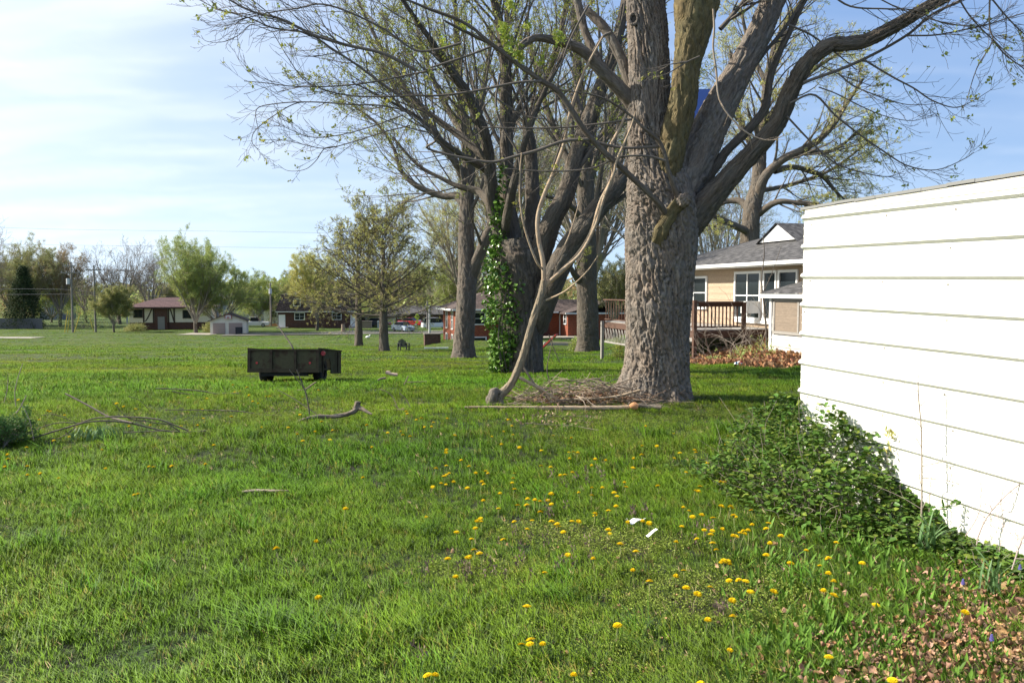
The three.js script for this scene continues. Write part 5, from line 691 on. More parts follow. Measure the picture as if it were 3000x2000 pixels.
// ---------------------------------------------------------------- materials of the houses
const brickTex = tex(512, 512, (u, v) => { const rows = 8, cols = 3, y = v * rows, r = Math.floor(y), x = u * cols + (r % 2) * 0.5, c = Math.floor(x), fx = x - c, fy = y - r, j = fx < 0.05 || fy < 0.14, h = hash2(((c % cols) + cols) % cols, r, 5), n = tf(u, v, 50, 50, 2, 3) - 0.5; return j ? [0.62 + n * 0.2, 0.57 + n * 0.2, 0.5 + n * 0.2] : [0.56 + 0.16 * (h - 0.5) + n * 0.2, 0.27 + 0.1 * (h - 0.5) + n * 0.15, 0.18 + 0.06 * (h - 0.5) + n * 0.12]; }, { size: [0.66, 0.6] });
const shingleTex = tex(512, 512, (u, v) => { const rows = 8, y = v * rows, r = Math.floor(y), x = u * 10 + hash2(r, 3, 1), c = Math.floor(x), h = hash2(((c % 10) + 10) % 10, r, 8), n = tf(u, v, 90, 90, 3, 2) - 0.5, k = 0.55 + 0.28 * (h - 0.5) + 0.3 * n - (y - r < 0.1 ? 0.12 : 0); return [k, k, k]; }, { size: [1.5, 1.1] });
const lapTex = tex(256, 256, (u, v) => { const k = 0.88 + 0.16 * (tf(u, v, 3, 40, 3, 3) - 0.5) + 0.12 * (tf(u, v, 24, 24, 6, 3) - 0.5); return [k, k, k]; }, { size: [1.6, 0.8] });
const H = {
  brick: std([0.85, 0.72, 0.62], 0.95, { map: brickTex, bumpMap: brickTex, bumpScale: 0.004 }), brown: std([0.34, 0.50, 0.62], 0.95, { map: brickTex }), pinkBrick: std([0.95, 1.0, 1.05], 0.95, { map: brickTex }),
  roofGrey: std([0.26, 0.245, 0.235], 0.95, { map: shingleTex }), roofBrown: std([0.30, 0.21, 0.18], 0.95, { map: shingleTex }), roofDark: std([0.15, 0.15, 0.155], 0.95, { map: shingleTex }), roofRed: std([0.36, 0.19, 0.18], 0.95, { map: shingleTex }),
  white: std([0.76, 0.76, 0.74], 0.6), cream: std([0.95, 0.85, 0.68], 0.85, { map: lapTex }), tan: std([0.54, 0.40, 0.275], 0.85, { map: lapTex }), whiteWood: std([0.72, 0.71, 0.68], 0.85, { map: lapTex }),
  glass: new THREE.MeshPhysicalMaterial({ color: new THREE.Color().setRGB(0.02, 0.026, 0.03), roughness: 0.08, specularIntensity: 0.35 }), dark: std([0.025, 0.022, 0.02]), stain: std([0.13, 0.065, 0.04], 0.8, { map: lapTex }), greyWood: std([0.40, 0.37, 0.33], 0.9, { map: lapTex }), board: std([0.30, 0.235, 0.175], 0.9, { map: lapTex }), door: std([0.80, 0.80, 0.80], 0.5), darkDoor: std([0.10, 0.03, 0.025], 0.6), garage: std([0.36, 0.26, 0.22], 0.7), timber: std([0.07, 0.045, 0.035], 0.8), block: std([0.35, 0.33, 0.31], 0.95, { map: concreteTex }),
};
// a sash window with frame, panes and rails, on a wall facing +z (or another way by turn)
function sash(parent, x, y, z, w, h, o = {}) {
  const g = new THREE.Group(); g.name = 'window'; g.position.set(x, y, z); g.rotation.y = o.turn ?? 0; parent.add(g); const f = o.f ?? 0.07, m = o.mat ?? H.white;
  part('frame', join([bx(-w / 2 - f, w / 2 + f, h / 2, h / 2 + f, 0, 0.06), bx(-w / 2 - f, w / 2 + f, -h / 2 - f, -h / 2, 0, 0.08), bx(-w / 2 - f, -w / 2, -h / 2, h / 2, 0, 0.06), bx(w / 2, w / 2 + f, -h / 2, h / 2, 0, 0.06)]), m, g);
  const n = o.cols ?? 1, cw = w / n; for (let k = 0; k < n; k++) { const x0 = -w / 2 + k * cw; for (const [a, b] of o.single ? [[-h / 2, h / 2]] : [[-h / 2, -0.02], [0.02, h / 2]]) part('pane', bx(x0 + 0.025, x0 + cw - 0.025, a, b, 0.012, 0.022), H.glass, g); if (k) part('mullion', bx(x0 - 0.025, x0 + 0.025, -h / 2, h / 2, 0.002, 0.05), m, g); }
  if (!o.single) part('meeting_rail', bx(-w / 2, w / 2, -0.02, 0.02, 0.003, 0.045), m, g); return g;
}
const gable = (x0, x1, z0, z1, eave, ridge, over, axis = 'x', th = 0.12) => {   // two roof slabs; the ridge runs along axis
  const q = []; if (axis === 'x') { const zm = (z0 + z1) / 2, s = (ridge - eave) / (z1 - zm); for (const g of [1, -1]) { const e = g > 0 ? z1 + over : z0 - over, ey = eave - s * over; q.push([[x0 - over, ey, e], [x1 + over, ey, e], [x1 + over, ridge, zm], [x0 - over, ridge, zm]], [[x0 - over, ey - th, e], [x0 - over, ridge - th, zm], [x1 + over, ridge - th, zm], [x1 + over, ey - th, e]], [[x0 - over, ey - th, e], [x1 + over, ey - th, e], [x1 + over, ey, e], [x0 - over, ey, e]], [[x1 + over, ey - th, e], [x1 + over, ridge - th, zm], [x1 + over, ridge, zm], [x1 + over, ey, e]], [[x0 - over, ey, e], [x0 - over, ridge, zm], [x0 - over, ridge - th, zm], [x0 - over, ey - th, e]]); } }
  else { const g = gable(z0, z1, x0, x1, eave, ridge, over, 'x', th); g.rotateY(Math.PI / 2); g.scale(1, 1, 1); g.translate(0, 0, 0); const a = g.attributes.position; for (let k = 0; k < a.count; k++) a.setZ(k, -a.getZ(k)); g.index.array.reverse(); g.computeVertexNormals(); return g; }
  return quadGeo(q);
};
function hip(x0, x1, z0, z1, eave, ridge, over, th = 0.14) {
  const a = x0 - over, b = x1 + over, c = z0 - over, d = z1 + over, zm = (c + d) / 2, r = (d - c) / 2, A = [a, eave, d], B = [b, eave, d], C = [b, eave, c], D = [a, eave, c], p = [a + r, ridge, zm], q = [b - r, ridge, zm], lo = (v) => [v[0], eave - th, v[2]];
  return quadGeo([[A, B, q, p], [C, D, p, q], [D, A, p, p], [B, C, q, q], [lo(A), lo(B), B, A], [lo(B), lo(C), C, B], [lo(C), lo(D), D, C], [lo(D), lo(A), A, D], [lo(A), lo(D), lo(C), lo(B)]]);
}
// ---------------------------------------------------------------- the tan house with its deck
{
  // local frame: origin on the facade line, +z looks out of the facade (towards the lawn), +x runs along the facade towards the camera
  const B = [6.2, -28], c = Math.cos(GRID), s = Math.sin(GRID), o = [B[0] + 3.0 * c, B[1] - 3.0 * s], turn = GRID - Math.PI / 2;
  const loc = (x, z) => [o[0] + x * Math.cos(turn) + z * Math.sin(turn), o[1] - x * Math.sin(turn) + z * Math.cos(turn)];
  const t = thing('tan_house', 'tan sided house with grey roof behind the deck', 'house', [o[0], 0, o[1]], turn);
  // +x of this frame: for turn = GRID - 90 deg it runs towards the camera
  const x0 = -9.5, x1 = 6, sill = 0.28, top = 2.42;
  part('foundation', bx(x0, x1, -1.9, sill, -8, 0), H.block, t);
  const wall = part('wall', bx(x0, x1, sill, top, -8, 0.01), H.tan, t);
  for (let k = 0; k < 9; k++) part('siding_board', (() => { const y = sill + k * 0.24, g = bx(x0, x1, y, Math.min(top, y + 0.236), 0.011, 0.028); const a = g.attributes.position; for (let i = 0; i < a.count; i++) if (a.getZ(i) > 0.02 && a.getY(i) > y + 0.1) a.setZ(i, 0.015); g.computeVertexNormals(); return g; })(), H.tan, wall);
  part('soffit', bx(x0 - 0.5, x1, top, top + 0.03, 0.03, 0.62), H.white, t); part('gutter', bx(x0 - 0.5, x1, top + 0.031, top + 0.15, 0.62, 0.74), H.white, t);
  const roof = part('roof', (() => { const A = [x0 - 0.5, top + 0.13, 0.66], Bb = [x1, top + 0.13, 0.66], rz = -4, ry = top + 1.65, C = [x1, ry, rz], Dd = [x0 + 4.2, ry, rz], E = [x0 - 0.5, top + 0.13, -8.6], Ff = [x1, top + 0.13, -8.6]; return quadGeo([[A, Bb, C, Dd], [E, A, Dd, Dd], [Ff, E, Dd, C], [E, Ff, Bb, A]]); })(), H.roofGrey, t);
  part('vent_pipe', new THREE.CylinderGeometry(0.05, 0.05, 0.5, 10).translate(-3.2, top + 1.35, -2.6), std([0.35, 0.35, 0.35], 0.5), roof);
  { const g = thing; const dx = -3.1, gw = 1.25, gy = top + 1.08, gz = -2.1; const tri = poly([[-gw, 0], [gw, 0], [0, 0.62]], 0.06); tri.translate(dx, gy, gz); part('gable_front', tri, H.white, roof); part('gable_roof', quadGeo([[[dx - gw - 0.15, gy - 0.06, gz + 0.15], [dx, gy + 0.7, gz + 0.15], [dx, gy + 0.7, gz - 2.2], [dx - gw - 0.15, gy - 0.06, gz - 2.2]], [[dx, gy + 0.7, gz + 0.15], [dx + gw + 0.15, gy - 0.06, gz + 0.15], [dx + gw + 0.15, gy - 0.06, gz - 2.2], [dx, gy + 0.7, gz - 2.2]]]), H.roofGrey, roof); }
  // windows: columns found from the photograph
  const at = (px) => { let lo = x0, hi = x1; for (let i = 0; i < 40; i++) { const m = (lo + hi) / 2, [X_, Z_] = loc(m, 0); if (1500 + F * X_ / -Z_ < px) lo = m; else hi = m; } return (lo + hi) / 2; };
  const win = (pa, pb, y0, y1, cols) => { const a = at(pa), b = at(pb); sash(t, (a + b) / 2, (y0 + y1) / 2, 0.03, b - a - 0.14, y1 - y0, { cols, f: 0.09 }); };
  win(2000, 2074, 0.92, 2.08, 2); win(2156, 2232, 0.62, 2.2, 2); win(2240, 2278, 0.62, 2.2, 1); win(2284, 2340, 0.9, 2.2, 1);
  part('window_sill', bx(at(2158), at(2300), 0.42, 0.52, 0.03, 0.14), H.white, t);
  const ac = thing('window_cooler', 'white box cooler hanging in the tan house window', 'cooler', (() => { const [X_, Z_] = loc(at(2222), 0.45); return [X_, 0.78, Z_]; })(), turn); part('case', bx(-0.2, 0.2, 0, 0.4, -0.36, 0.14), H.white, ac); part('grille', bx(-0.15, 0.15, 0.05, 0.34, 0.141, 0.15), std([0.55, 0.54, 0.52]), ac); const lid = bx(-0.23, 0.23, 0.401, 0.425, -0.4, 0.2); part('lid', lid, H.white, ac);

  // the deck
  const dk = thing('wooden_deck', 'brown wooden deck with railing before the tan house', 'deck', [o[0], 0, o[1]], turn), fy = 0.27, ry = 1.2, dx1 = 0.0, dx0 = -8.4, dz = 2.98;
  for (let k = 0; k < 20; k++) part('deck_board', bx(dx0, dx1, fy - 0.04, fy, 0.1 + k * 0.144, 0.1 + k * 0.144 + 0.135), H.greyWood, dk);
  part('rim_joist', bx(dx0, dx1, fy - 0.28, fy - 0.041, dz - 0.03, dz + 0.02), H.stain, dk); part('rim_joist', bx(dx1 - 0.04, dx1 + 0.0, fy - 0.28, fy - 0.041, 0.1, dz - 0.031), H.stain, dk);
  part('top_rail', bx(dx0, dx1 + 0.06, ry - 0.03, ry + 0.02, dz - 0.09, dz + 0.09), H.stain, dk); part('bottom_rail', bx(dx0, dx1, fy + 0.06, fy + 0.11, dz - 0.02, dz + 0.018), H.stain, dk);
  part('top_rail', bx(dx1 - 0.09, dx1 + 0.09, ry - 0.04, ry + 0.02, 1.25, dz - 0.091), H.stain, dk); part('beam', bx(dx1 - 0.05, dx1 - 0.001, ry - 0.16, ry - 0.041, 1.2, dz - 0.1), H.stain, dk); part('bottom_rail', bx(dx1 - 0.03, dx1 + 0.01, fy + 0.06, fy + 0.11, 1.3, dz - 0.021), H.stain, dk);
  for (let k = 0; k < 28; k++) { const x = dx0 + 0.15 + k * 0.295; part('baluster', bx(x - 0.018, x + 0.018, fy + 0.111, ry - 0.031, dz - 0.012, dz + 0.01), H.stain, dk); }
  for (let k = 0; k < 11; k++) { const z = 1.42 + k * 0.14; part('baluster', bx(dx1 - 0.026, dx1 + 0.008, fy + 0.111, ry - 0.161, z - 0.02, z + 0.02), H.stain, dk); }
  const post = (x, z, m, top_) => { const [X_, Z_] = loc(x, z), y = land(X_, Z_) - 0.1; part('post', bx(x - 0.06, x + 0.06, y, top_, z - 0.06, z + 0.06), m, dk); };
  post(dx1 + 0.07, dz + 0.09, H.stain, ry + 0.06); post(dx1 + 0.07, 1.22, H.stain, ry - 0.001); for (const x of [dx0 - 0.061, dx0 * 0.66, dx0 * 0.33]) post(x, dz + 0.09, H.greyWood, fy); part('skirt_board', bx(-1.6, -0.02, fy - 0.42, fy - 0.29, dz - 0.02, dz + 0.02), H.greyWood, dk);
  for (let k = 0; k < 16; k++) { const x = dx0 + 0.1 + k * 0.16, g = bx(-0.02, 0.02, -0.3, 0.3, -0.006, 0.006); g.rotateZ(k % 2 ? 0.5 : 0.35); g.translate(x, fy - 0.58, dz + 0.01 + (k % 2) * 0.014); part('lattice_slat', g, H.greyWood, dk); } part('lattice_rail', bx(dx0, dx0 + 2.7, fy - 0.93, fy - 0.86, dz - 0.01, dz + 0.03), H.greyWood, dk);
  // brush and vines on the bank under the deck
  const g = mul(901), bk = thing('bank_leaves', 'bank of dead brown leaves beside the deck posts', 'leaves', [o[0], 0, o[1]]); bk.userData.kind = 'stuff'; const pts = [], W = new Wood();
  for (let k = 0; k < 12000; k++) { const x = rr(-1.8, 6.4, g), z = rr(0.05, 5.4, g), [X_, Z_] = loc(x, z), q = new THREE.Vector3(X_, land(X_, Z_) + rr(0.01, 0.06, g), Z_); if (bankMask(X_, Z_) < 0.25 + 0.5 * g()) continue; pts.push(q.sub(bk.position)); }
  leavesOn('leaf_litter', pts, leafShape(0.11, 0.04, 0.02), leafy([0.33, 0.18, 0.10], 0.1, 0.9), bk, g, 1, 0.4);
  const vn = thing('bare_vines', 'tangle of bare vines hanging over the deck rail end', 'vines', [o[0], 0, o[1]]);
  for (let k = 0; k < 46; k++) { const [X_, Z_] = loc(rr(-0.6, 2.6, g), rr(0.4, 3.3, g)); grow(W, g, new THREE.Vector3(X_, land(X_, Z_), Z_), new THREE.Vector3(rr(-1, 1, g), rr(0.3, 1.6, g), rr(-0.6, 0.6, g)).normalize(), rr(0.7, 2.2, g), rr(0.006, 0.016, g), 1, { max: 2, kids: [0, 4], ang: [0, 0.6], ratio: [0, 0.45], tip: 0.004, wob: [0, 0.3, 0.3], lift: [0, -0.12, -0.08], from: [0, 0.2] }); }
  wpart('vine_stems', W.geo(), M.twigPale, vn);
  const sh = [], shr = thing('bank_shrubs', 'small leafy shrubs growing on the brown leaf bank', 'shrub', [o[0], 0, o[1]]); for (let k = 0; k < 200; k++) { const [X_, Z_] = loc(2.2 + rr(-1.3, 1.3, g), 0.9 + rr(-0.5, 2.4, g)); sh.push(new THREE.Vector3(X_, land(X_, Z_) + rr(0.02, 0.45, g) * g(), Z_).sub(shr.position)); } leavesOn('leaves', sh, sprayG, M.leafGreen, shr, g, 0.55);

  // the small lean-to with a boarded window
  const p0 = [X(2258, 26.2), -26.2], L = thing('lean_to', 'small white lean-to with boarded window beside the shed', 'outbuilding', [p0[0], 0, p0[1]], turn), ly = land(p0[0] + 0.6, p0[1]) - 0.15, lt = 1.36;
  part('wall', bx(0, 3.4, ly, lt, -1.8, 0), H.whiteWood, L); for (let k = 0; k < 4; k++) { const y = ly + 0.25 + k * 0.235, b = bx(0.02, 3.38, y, y + 0.228, 0.001, 0.02), a = b.attributes.position; for (let i = 0; i < a.count; i++) if (a.getZ(i) > 0.015 && a.getY(i) > y + 0.1) a.setZ(i, 0.005); b.computeVertexNormals(); part('siding_board', b, H.whiteWood, L); }
  part('corner_board', bx(-0.02, 0.1, ly, lt, 0.021, 0.04), H.white, L); const wb = part('boarded_window', bx(0.3, 2.9, lt - 1.02, lt - 0.12, 0.002, 0.03), H.board, L); part('window_frame', join([bx(0.2, 0.299, lt - 1.08, lt - 0.06, 0.021, 0.05), bx(0.2, 3.0, lt - 1.11, lt - 1.03, 0.0215, 0.06), bx(0.2, 3.0, lt - 0.119, lt - 0.04, 0.0212, 0.05), bx(1.5, 1.58, lt - 1.02, lt - 0.12, 0.031, 0.05)]), H.greyWood, wb);
  part('fascia', bx(-0.3, 3.5, lt + 0.0, lt + 0.14, 0.16, 0.2), H.white, L); part('roof', quadGeo([[[-0.32, lt + 0.15, 0.24], [3.6, lt + 0.15, 0.24], [3.6, lt + 0.85, -1.9], [0.9, lt + 0.85, -1.9]], [[-0.32, lt + 0.15, -2.1], [-0.32, lt + 0.15, 0.24], [0.9, lt + 0.85, -1.9], [0.9, lt + 0.85, -1.9]], [[-0.32, lt + 0.15, -2.1], [3.6, lt + 0.15, -2.1], [3.6, lt + 0.15, 0.24], [-0.32, lt + 0.15, 0.24]]]), H.roofGrey, L);
  bareStem('sapling', 'bare sapling standing against the tan house windows', [[[2248, 1000, 26.6, 6], [2240, 900, 26.6, 5], [2232, 820, 26.6, 4], [2240, 740, 26.6, 3], [2236, 690, 26.6, 2]], [[2236, 860, 26.6, 3], [2262, 800, 26.5, 2], [2290, 720, 26.4, 1.4]]], [8, 5], 65, M.twig);
}

// ---------------------------------------------------------------- the red brick house and its wing
{
  const d = 72, x = X(1338, d), t = thing('red_brick_house', 'red brick house with brown roof behind the grey maple', 'house', [x, 0, -d], GRID), row = (py, dd = d) => EYE - (py - 850) * dd / F, ev = row(909), b = Math.min(row(1020), land(x, -d)) - 0.4;
  // local: +x along the front (to the right), +z towards the camera
  part('wall', bx(0, 7.4, b, ev, -6.6, 0), H.brick, t); part('roof', hip(0, 7.4, -6.6, 0, ev + 0.14, ev + 1.7, 0.55), H.roofBrown, t); part('gutter', bx(-0.5, 7.9, ev - 0.02, ev + 0.13, 0.551, 0.66), H.white, t); part('gutter', bx(-0.66, -0.551, ev - 0.02, ev + 0.13, -7.1, 0.5), H.white, t);
  const wy = (a, c2) => [(row(a) + row(c2)) / 2, row(a) - row(c2)]; let [y, h] = wy(917, 949);
  sash(t, 1.95, y, 0.01, 1.0, h, { f: 0.1 }); sash(t, 4.9, y, 0.01, 1.0, h, { f: 0.1 }); [y, h] = wy(990, 1010); sash(t, 2.0, y, 0.01, 1.1, h, { f: 0.1, single: true }); sash(t, 4.0, y, 0.01, 1.5, h, { f: 0.12, single: true });
  for (const z of [-1.9, -4.6]) for (const yy of [ev - 0.9, ev - 3.0]) { sash(t, -0.01, yy, z, 0.6, 1.5, { turn: -Math.PI / 2, f: 0.1 }); }
  const rw = thing('brick_retaining_wall', 'low dark brick wall at the corner of the red brick house', 'wall', [X(1268, 70), row(1006, 70), -70], GRID); part('wall', bx(-0.75, 0.6, -0.4, row(979, 70) - row(1006, 70), -0.3, 0.3), H.brown, rw); part('cap', bx(-0.8, 0.65, row(979, 70) - row(1006, 70), row(979, 70) - row(1006, 70) + 0.08, -0.35, 0.35), H.block, rw);
  const pk = G(1278, 1022), pw = thing('white_plank', 'white plank lying in the grass by the red brick house', 'plank', pk, 0.1); part('plank', bx(-0.9, 0.9, 0.02, 0.12, -0.08, 0.08), H.white, pw);

  const d2 = 84, x2 = X(1664, d2), w = thing('brick_wing', 'low red brick house with dark door and concrete patio', 'house', [x2, 0, -d2], GRID), r2 = (py) => row(py, d2), e2 = r2(917), b2 = Math.min(r2(990), land(x2, -d2)) - 0.4;
  part('wall', bx(0, 9, b2, e2, -7, 0), H.brick, w); part('recess_wall', bx(-6, -0.01, b2, e2, -7, -2.4), H.brick, w); part('door', bx(-2.3, -1.2, r2(985), r2(925), -2.399, -2.33), H.darkDoor, w); sash(w, -0.01, r2(935), -0.8, 0.7, 0.9, { turn: -Math.PI / 2, f: 0.1 });
  part('roof', hip(-6, 9, -8, -2.2, e2 + 0.14, e2 + 1.35, 0.4), H.roofBrown, w); part('porch_roof', gable(0, 9, -7, 0, e2 + 0.1, e2 + 1.25, 0.35, 'z'), H.roofBrown, w); part('gutter', bx(-0.4, 9.4, e2 - 0.1, e2 + 0.05, 0.36, 0.45), H.white, w); part('gutter', bx(-6.4, -0.42, e2 - 0.02, e2 + 0.12, -1.79, -1.7), H.white, w); part('downpipe', bx(-0.14, -0.04, b2, e2, -2.39, -2.3), H.white, w); part('vent_pipe', new THREE.CylinderGeometry(0.06, 0.06, 0.8, 8).translate(2.4, e2 + 1.5, -3.5), H.white, w);
  const px = G(1605, 992); structure('patio', (() => { const g = bx(-3.2, 2.6, -0.5, 0.08, -2.2, 0.6); g.rotateY(GRID); g.translate(X(1628, 82), land(X(1628, 82), -82) + 0.06, -82); return g; })(), M.concrete);
  const sl = G(1592, 1037), sd = thing('toy_slide', 'red and green toy slide half hidden by the ivy maple', 'slide', sl, -0.3), red = std([0.6, 0.07, 0.07], 0.4), grn = std([0.02, 0.36, 0.26], 0.4), k = -sl[2] / 42;
  { const g = bx(-0.25, 0.25, -0.03, 0.03, -0.75, 0.75); g.rotateX(-0.75); g.rotateY(1.57); g.translate(0.15, 0.5, 0); g.scale(k, k, k); part('chute', g, red, sd); for (const s of [-1, 1]) { const a = bx(-0.03, 0.03, 0, 1.05, s * 0.27 - 0.03, s * 0.27 + 0.03); a.translate(-0.45, 0, 0); a.scale(k, k, k); part('ladder_side', a, grn, sd); } for (let i = 0; i < 4; i++) { const a = bx(-0.5, -0.4, 0.15 + i * 0.2, 0.2 + i * 0.2, -0.25, 0.25); a.scale(k, k, k); part('step', a, std([0.7, 0.5, 0.05], 0.4), sd); } const tp = bx(-0.5, -0.2, 0.95, 1.08, -0.3, 0.3); tp.scale(k, k, k); part('platform', tp, grn, sd); }
  const sb = G(1640, 1010), bxs = thing('sandbox_frame', 'low wooden sandbox frame on the lawn before the patio', 'sandbox', sb); for (const [a, b3, c3, d3] of [[-1.3, 1.3, -0.6, -0.5], [-1.3, 1.3, 0.5, 0.6], [-1.3, -1.2, -0.499, 0.499], [1.2, 1.3, -0.499, 0.499]]) part('side_board', bx(a, b3, -0.05, 0.2, c3, d3), H.greyWood, bxs); part('sand', bx(-1.19, 1.19, 0.0, 0.1, -0.49, 0.49), std([0.55, 0.42, 0.16]), bxs);
}
// leafy bush at the foot of the tall dark maple
function bush(px, py, wpx, hpx, n, leaf, label, seed, o = {}) {
  const g = mul(seed), at = o.d ? GD(px, o.d) : G(px, py), d = -at[2], s = d / F, t = thing(o.name ?? 'bush', label, 'bush', at, 0, o.group), pts = [], W = new Wood();
  for (let k = 0; k < n; k++) { const a = g() * 6.28, r = Math.sqrt(g()), v = g(), f = (1 - v * v * 0.5) * (0.75 + 0.6 * (fbm(a * 0.8, v * 2, seed, 2) + 0.25)); pts.push(new THREE.Vector3(Math.cos(a) * r * wpx * s / 2 * f, v * hpx * s * (0.75 + 0.5 * fbm(a, r, seed, 2)) + 0.02, Math.sin(a) * r * wpx * s / 2 * f)); if (k % 12 === 0) W.tube([[0.1 * Math.cos(a), 0, 0.1 * Math.sin(a)], [pts[k].x * 0.6, pts[k].y * 0.6, pts[k].z * 0.6], [pts[k].x, pts[k].y, pts[k].z]], [0.02, 0.012, 0.005], 3); }
  part('stems', W.geo(), M.twig, t).userData.kind = 'stuff'; leavesOn('foliage', pts, mistG, leaf, t, g, o.size ?? 0.6); return t;
}
bush(1698, 1030, 70, 45, 240, M.leafGreen, 'green bush at the foot of the tall dark maple', 1201); bush(1815, 1050, 40, 70, 90, M.leafNew, 'thin young greenery below the deck lattice', 1202, { size: 0.3 });

// ---------------------------------------------------------------- far trees
function farTree(px, d, topPy, wpx, kind, label, seed, o = {}) {
  const g = mul(seed), at = GD(px, d), s = d / F, Hh = EYE - (topPy - 850) * s - at[1], half = wpx * s / 2, t = thing(o.name ?? 'tree', label, 'tree', at, 0, o.group ?? 'trees along the street'), W = new Wood(), T = new Wood(), leaves = [];
  const bare = kind === 'bare', fork = Hh * (o.fork ?? 0.2) * 0.8, r0 = o.r ?? Math.max(0.12, Hh * 0.017);
  T.tube([[0, -0.3, 0], [0.02 * Hh * (g() - 0.5), fork * 0.5, 0], [0.03 * Hh * (g() - 0.5), fork, 0]], [r0 * 1.25, r0, r0 * 0.9], 9);
  const opt = { max: 3, kids: [7, 6, 4], ang: [0.5, 0.6, 0.7], ratio: [0.55, 0.55, 0.5], tip: 0.014, taper: 0.2, wob: [0.1, 0.15, 0.2, 0.25], lift: [0.07, 0.05, 0.03, 0.03], leaves: bare ? null : leaves, leafFrom: 1, leafN: (o.leafN ?? 4) + 1, leafP: (o.leafP ?? 0.85) * 0.85, from: [0.15, 0.2, 0.2], rr: 0.5 };
  const n = Math.round((o.limbs ?? 8) * 1.4); for (let k = 0; k < n; k++) { const a = k * 2.4 + g(), f = g(), out = half / Hh * rr(0.55, 1.25, g) * 1.5, dir = new THREE.Vector3(Math.cos(a) * out, rr(0.75, 1.1, g), Math.sin(a) * out), L = Math.min((Hh - fork) * 0.8, dir.length() * Hh * 0.62) * rr(0.8, 1.05, g); grow(W, g, new THREE.Vector3(0, fork * mix(0.75, 1, f), 0), dir.normalize(), L * mix(1, 0.7, f * f), r0 * mix(0.6, 0.35, f), 0, opt); }
  part('trunk', T.geo(), M.barkFar, t); part('limbs', W.geo(), M.bareTwig ??= std([0.27, 0.235, 0.195]), t); if (!bare) leavesOn('foliage', leaves, mistG, { green: M.leafGreen, yellow: M.leafYellow, olive: M.leafOlive, brown: M.leafBrown }[kind], t, g, (o.size ?? 1.1) * 0.54, 0.3); return t;
}
farTree(-40, 150, 610, 260, 'bare', 'tall bare tree rising over the wooden fence', 2001, { limbs: 10 }); farTree(95, 148, 662, 190, 'olive', 'tall brown-green tree behind the wooden fence', 2002, { limbs: 10, leafP: 0.6, size: 1.0 }); farTree(175, 150, 690, 150, 'brown', 'rounded brownish tree behind the leading utility pole', 2003, { limbs: 9, leafP: 0.55, size: 0.9 });
farTree(30, 156, 700, 160, 'olive', 'broad olive tree above the dark evergreen', 2004, { leafP: 0.6 }); farTree(250, 165, 735, 130, 'bare', 'low bare tree between the utility poles', 2005); farTree(350, 160, 684, 170, 'bare', 'wide bare tree rising behind the half-timbered house', 2006, { limbs: 11 }); farTree(440, 165, 715, 150, 'bare', 'bare tree over the half-timbered house roof', 2007, { limbs: 9 }); farTree(150, 170, 780, 160, 'green', 'low green tree filling the gap by the pole foot', 2008, { fork: 0.08 });
farTree(332, 127, 812, 110, 'olive', 'small rounded olive tree beside the half-timbered house', 2009, { fork: 0.16, leafN: 5, size: 0.9 }); farTree(573, 124, 664, 220, 'green', 'tall pale green tree by the twin-door garage', 2010, { fork: 0.14, limbs: 12, leafN: 5, size: 0.95 }); farTree(640, 128, 735, 260, 'green', 'leaning pale green tree behind the garage roof', 2011, { fork: 0.1, limbs: 8, leafN: 4, size: 0.95 }); farTree(745, 158, 785, 170, 'green', 'round bright green tree behind the pole with a box', 2012, { fork: 0.05, leafN: 6 }); farTree(870, 165, 765, 170, 'olive', 'feathery olive tree behind the brown duplex', 2013, { leafP: 0.6 });
farTree(928, 133, 720, 190, 'yellow', 'yellow-leaved tree in front of the brown duplex', 2014, { fork: 0.2, leafN: 5, size: 0.9, limbs: 9 }); farTree(1330, 100, 700, 220, 'green', 'green tree rising behind the red brick house', 2015, { fork: 0.2, leafP: 0.6, size: 0.8 }); farTree(1225, 175, 715, 200, 'olive', 'olive tree over the grey-roofed brick house', 2016, { limbs: 9 }); farTree(1110, 180, 760, 200, 'olive', 'dim olive tree far behind the parked cars', 2017); farTree(1420, 120, 760, 180, 'olive', 'olive tree over the red brick house ridge', 2018, { leafP: 0.5 });
farTree(1800, 70, 690, 190, 'olive', 'drooping thin-leaved tree behind the deck railing', 2019, { leafP: 0.45, size: 0.6, limbs: 10 }); farTree(2640, 42, 545, 240, 'olive', 'treetop showing over the shed roof', 2020, { leafP: 0.4, size: 0.5 }); farTree(1010, 190, 790, 220, 'olive', 'dim tree above the far end of the duplex', 2021); farTree(700, 185, 815, 200, 'green', 'dim green tree far behind the garage', 2022, { fork: 0.06 }); farTree(520, 175, 800, 160, 'olive', 'olive tree behind the tall pale green one', 2023); farTree(1600, 150, 800, 220, 'olive', 'far olive tree beyond the brick wing roof', 2024, { leafP: 0.5 });
farTree(1482, 72, 120, 460, 'olive', 'tall budding tree standing behind the ivy maple', 2031, { limbs: 12, leafP: 0.32, size: 0.75, fork: 0.3 }); farTree(1728, 90, 200, 420, 'olive', 'tall budding tree hidden behind the dark maple trunk', 2032, { limbs: 12, leafP: 0.32, size: 0.8, fork: 0.3 }); farTree(1362, 96, 440, 380, 'yellow', 'yellowish budding tree behind the grey maple', 2033, { limbs: 11, leafP: 0.32, size: 0.8, fork: 0.25 }); farTree(1900, 66, 160, 400, 'olive', 'budding tree hidden behind the huge maple trunk', 2034, { limbs: 12, leafP: 0.32, size: 0.7, fork: 0.3 }); farTree(2090, 85, 420, 300, 'olive', 'budding tree behind the end of the tan house', 2035, { leafP: 0.32, size: 0.7 });
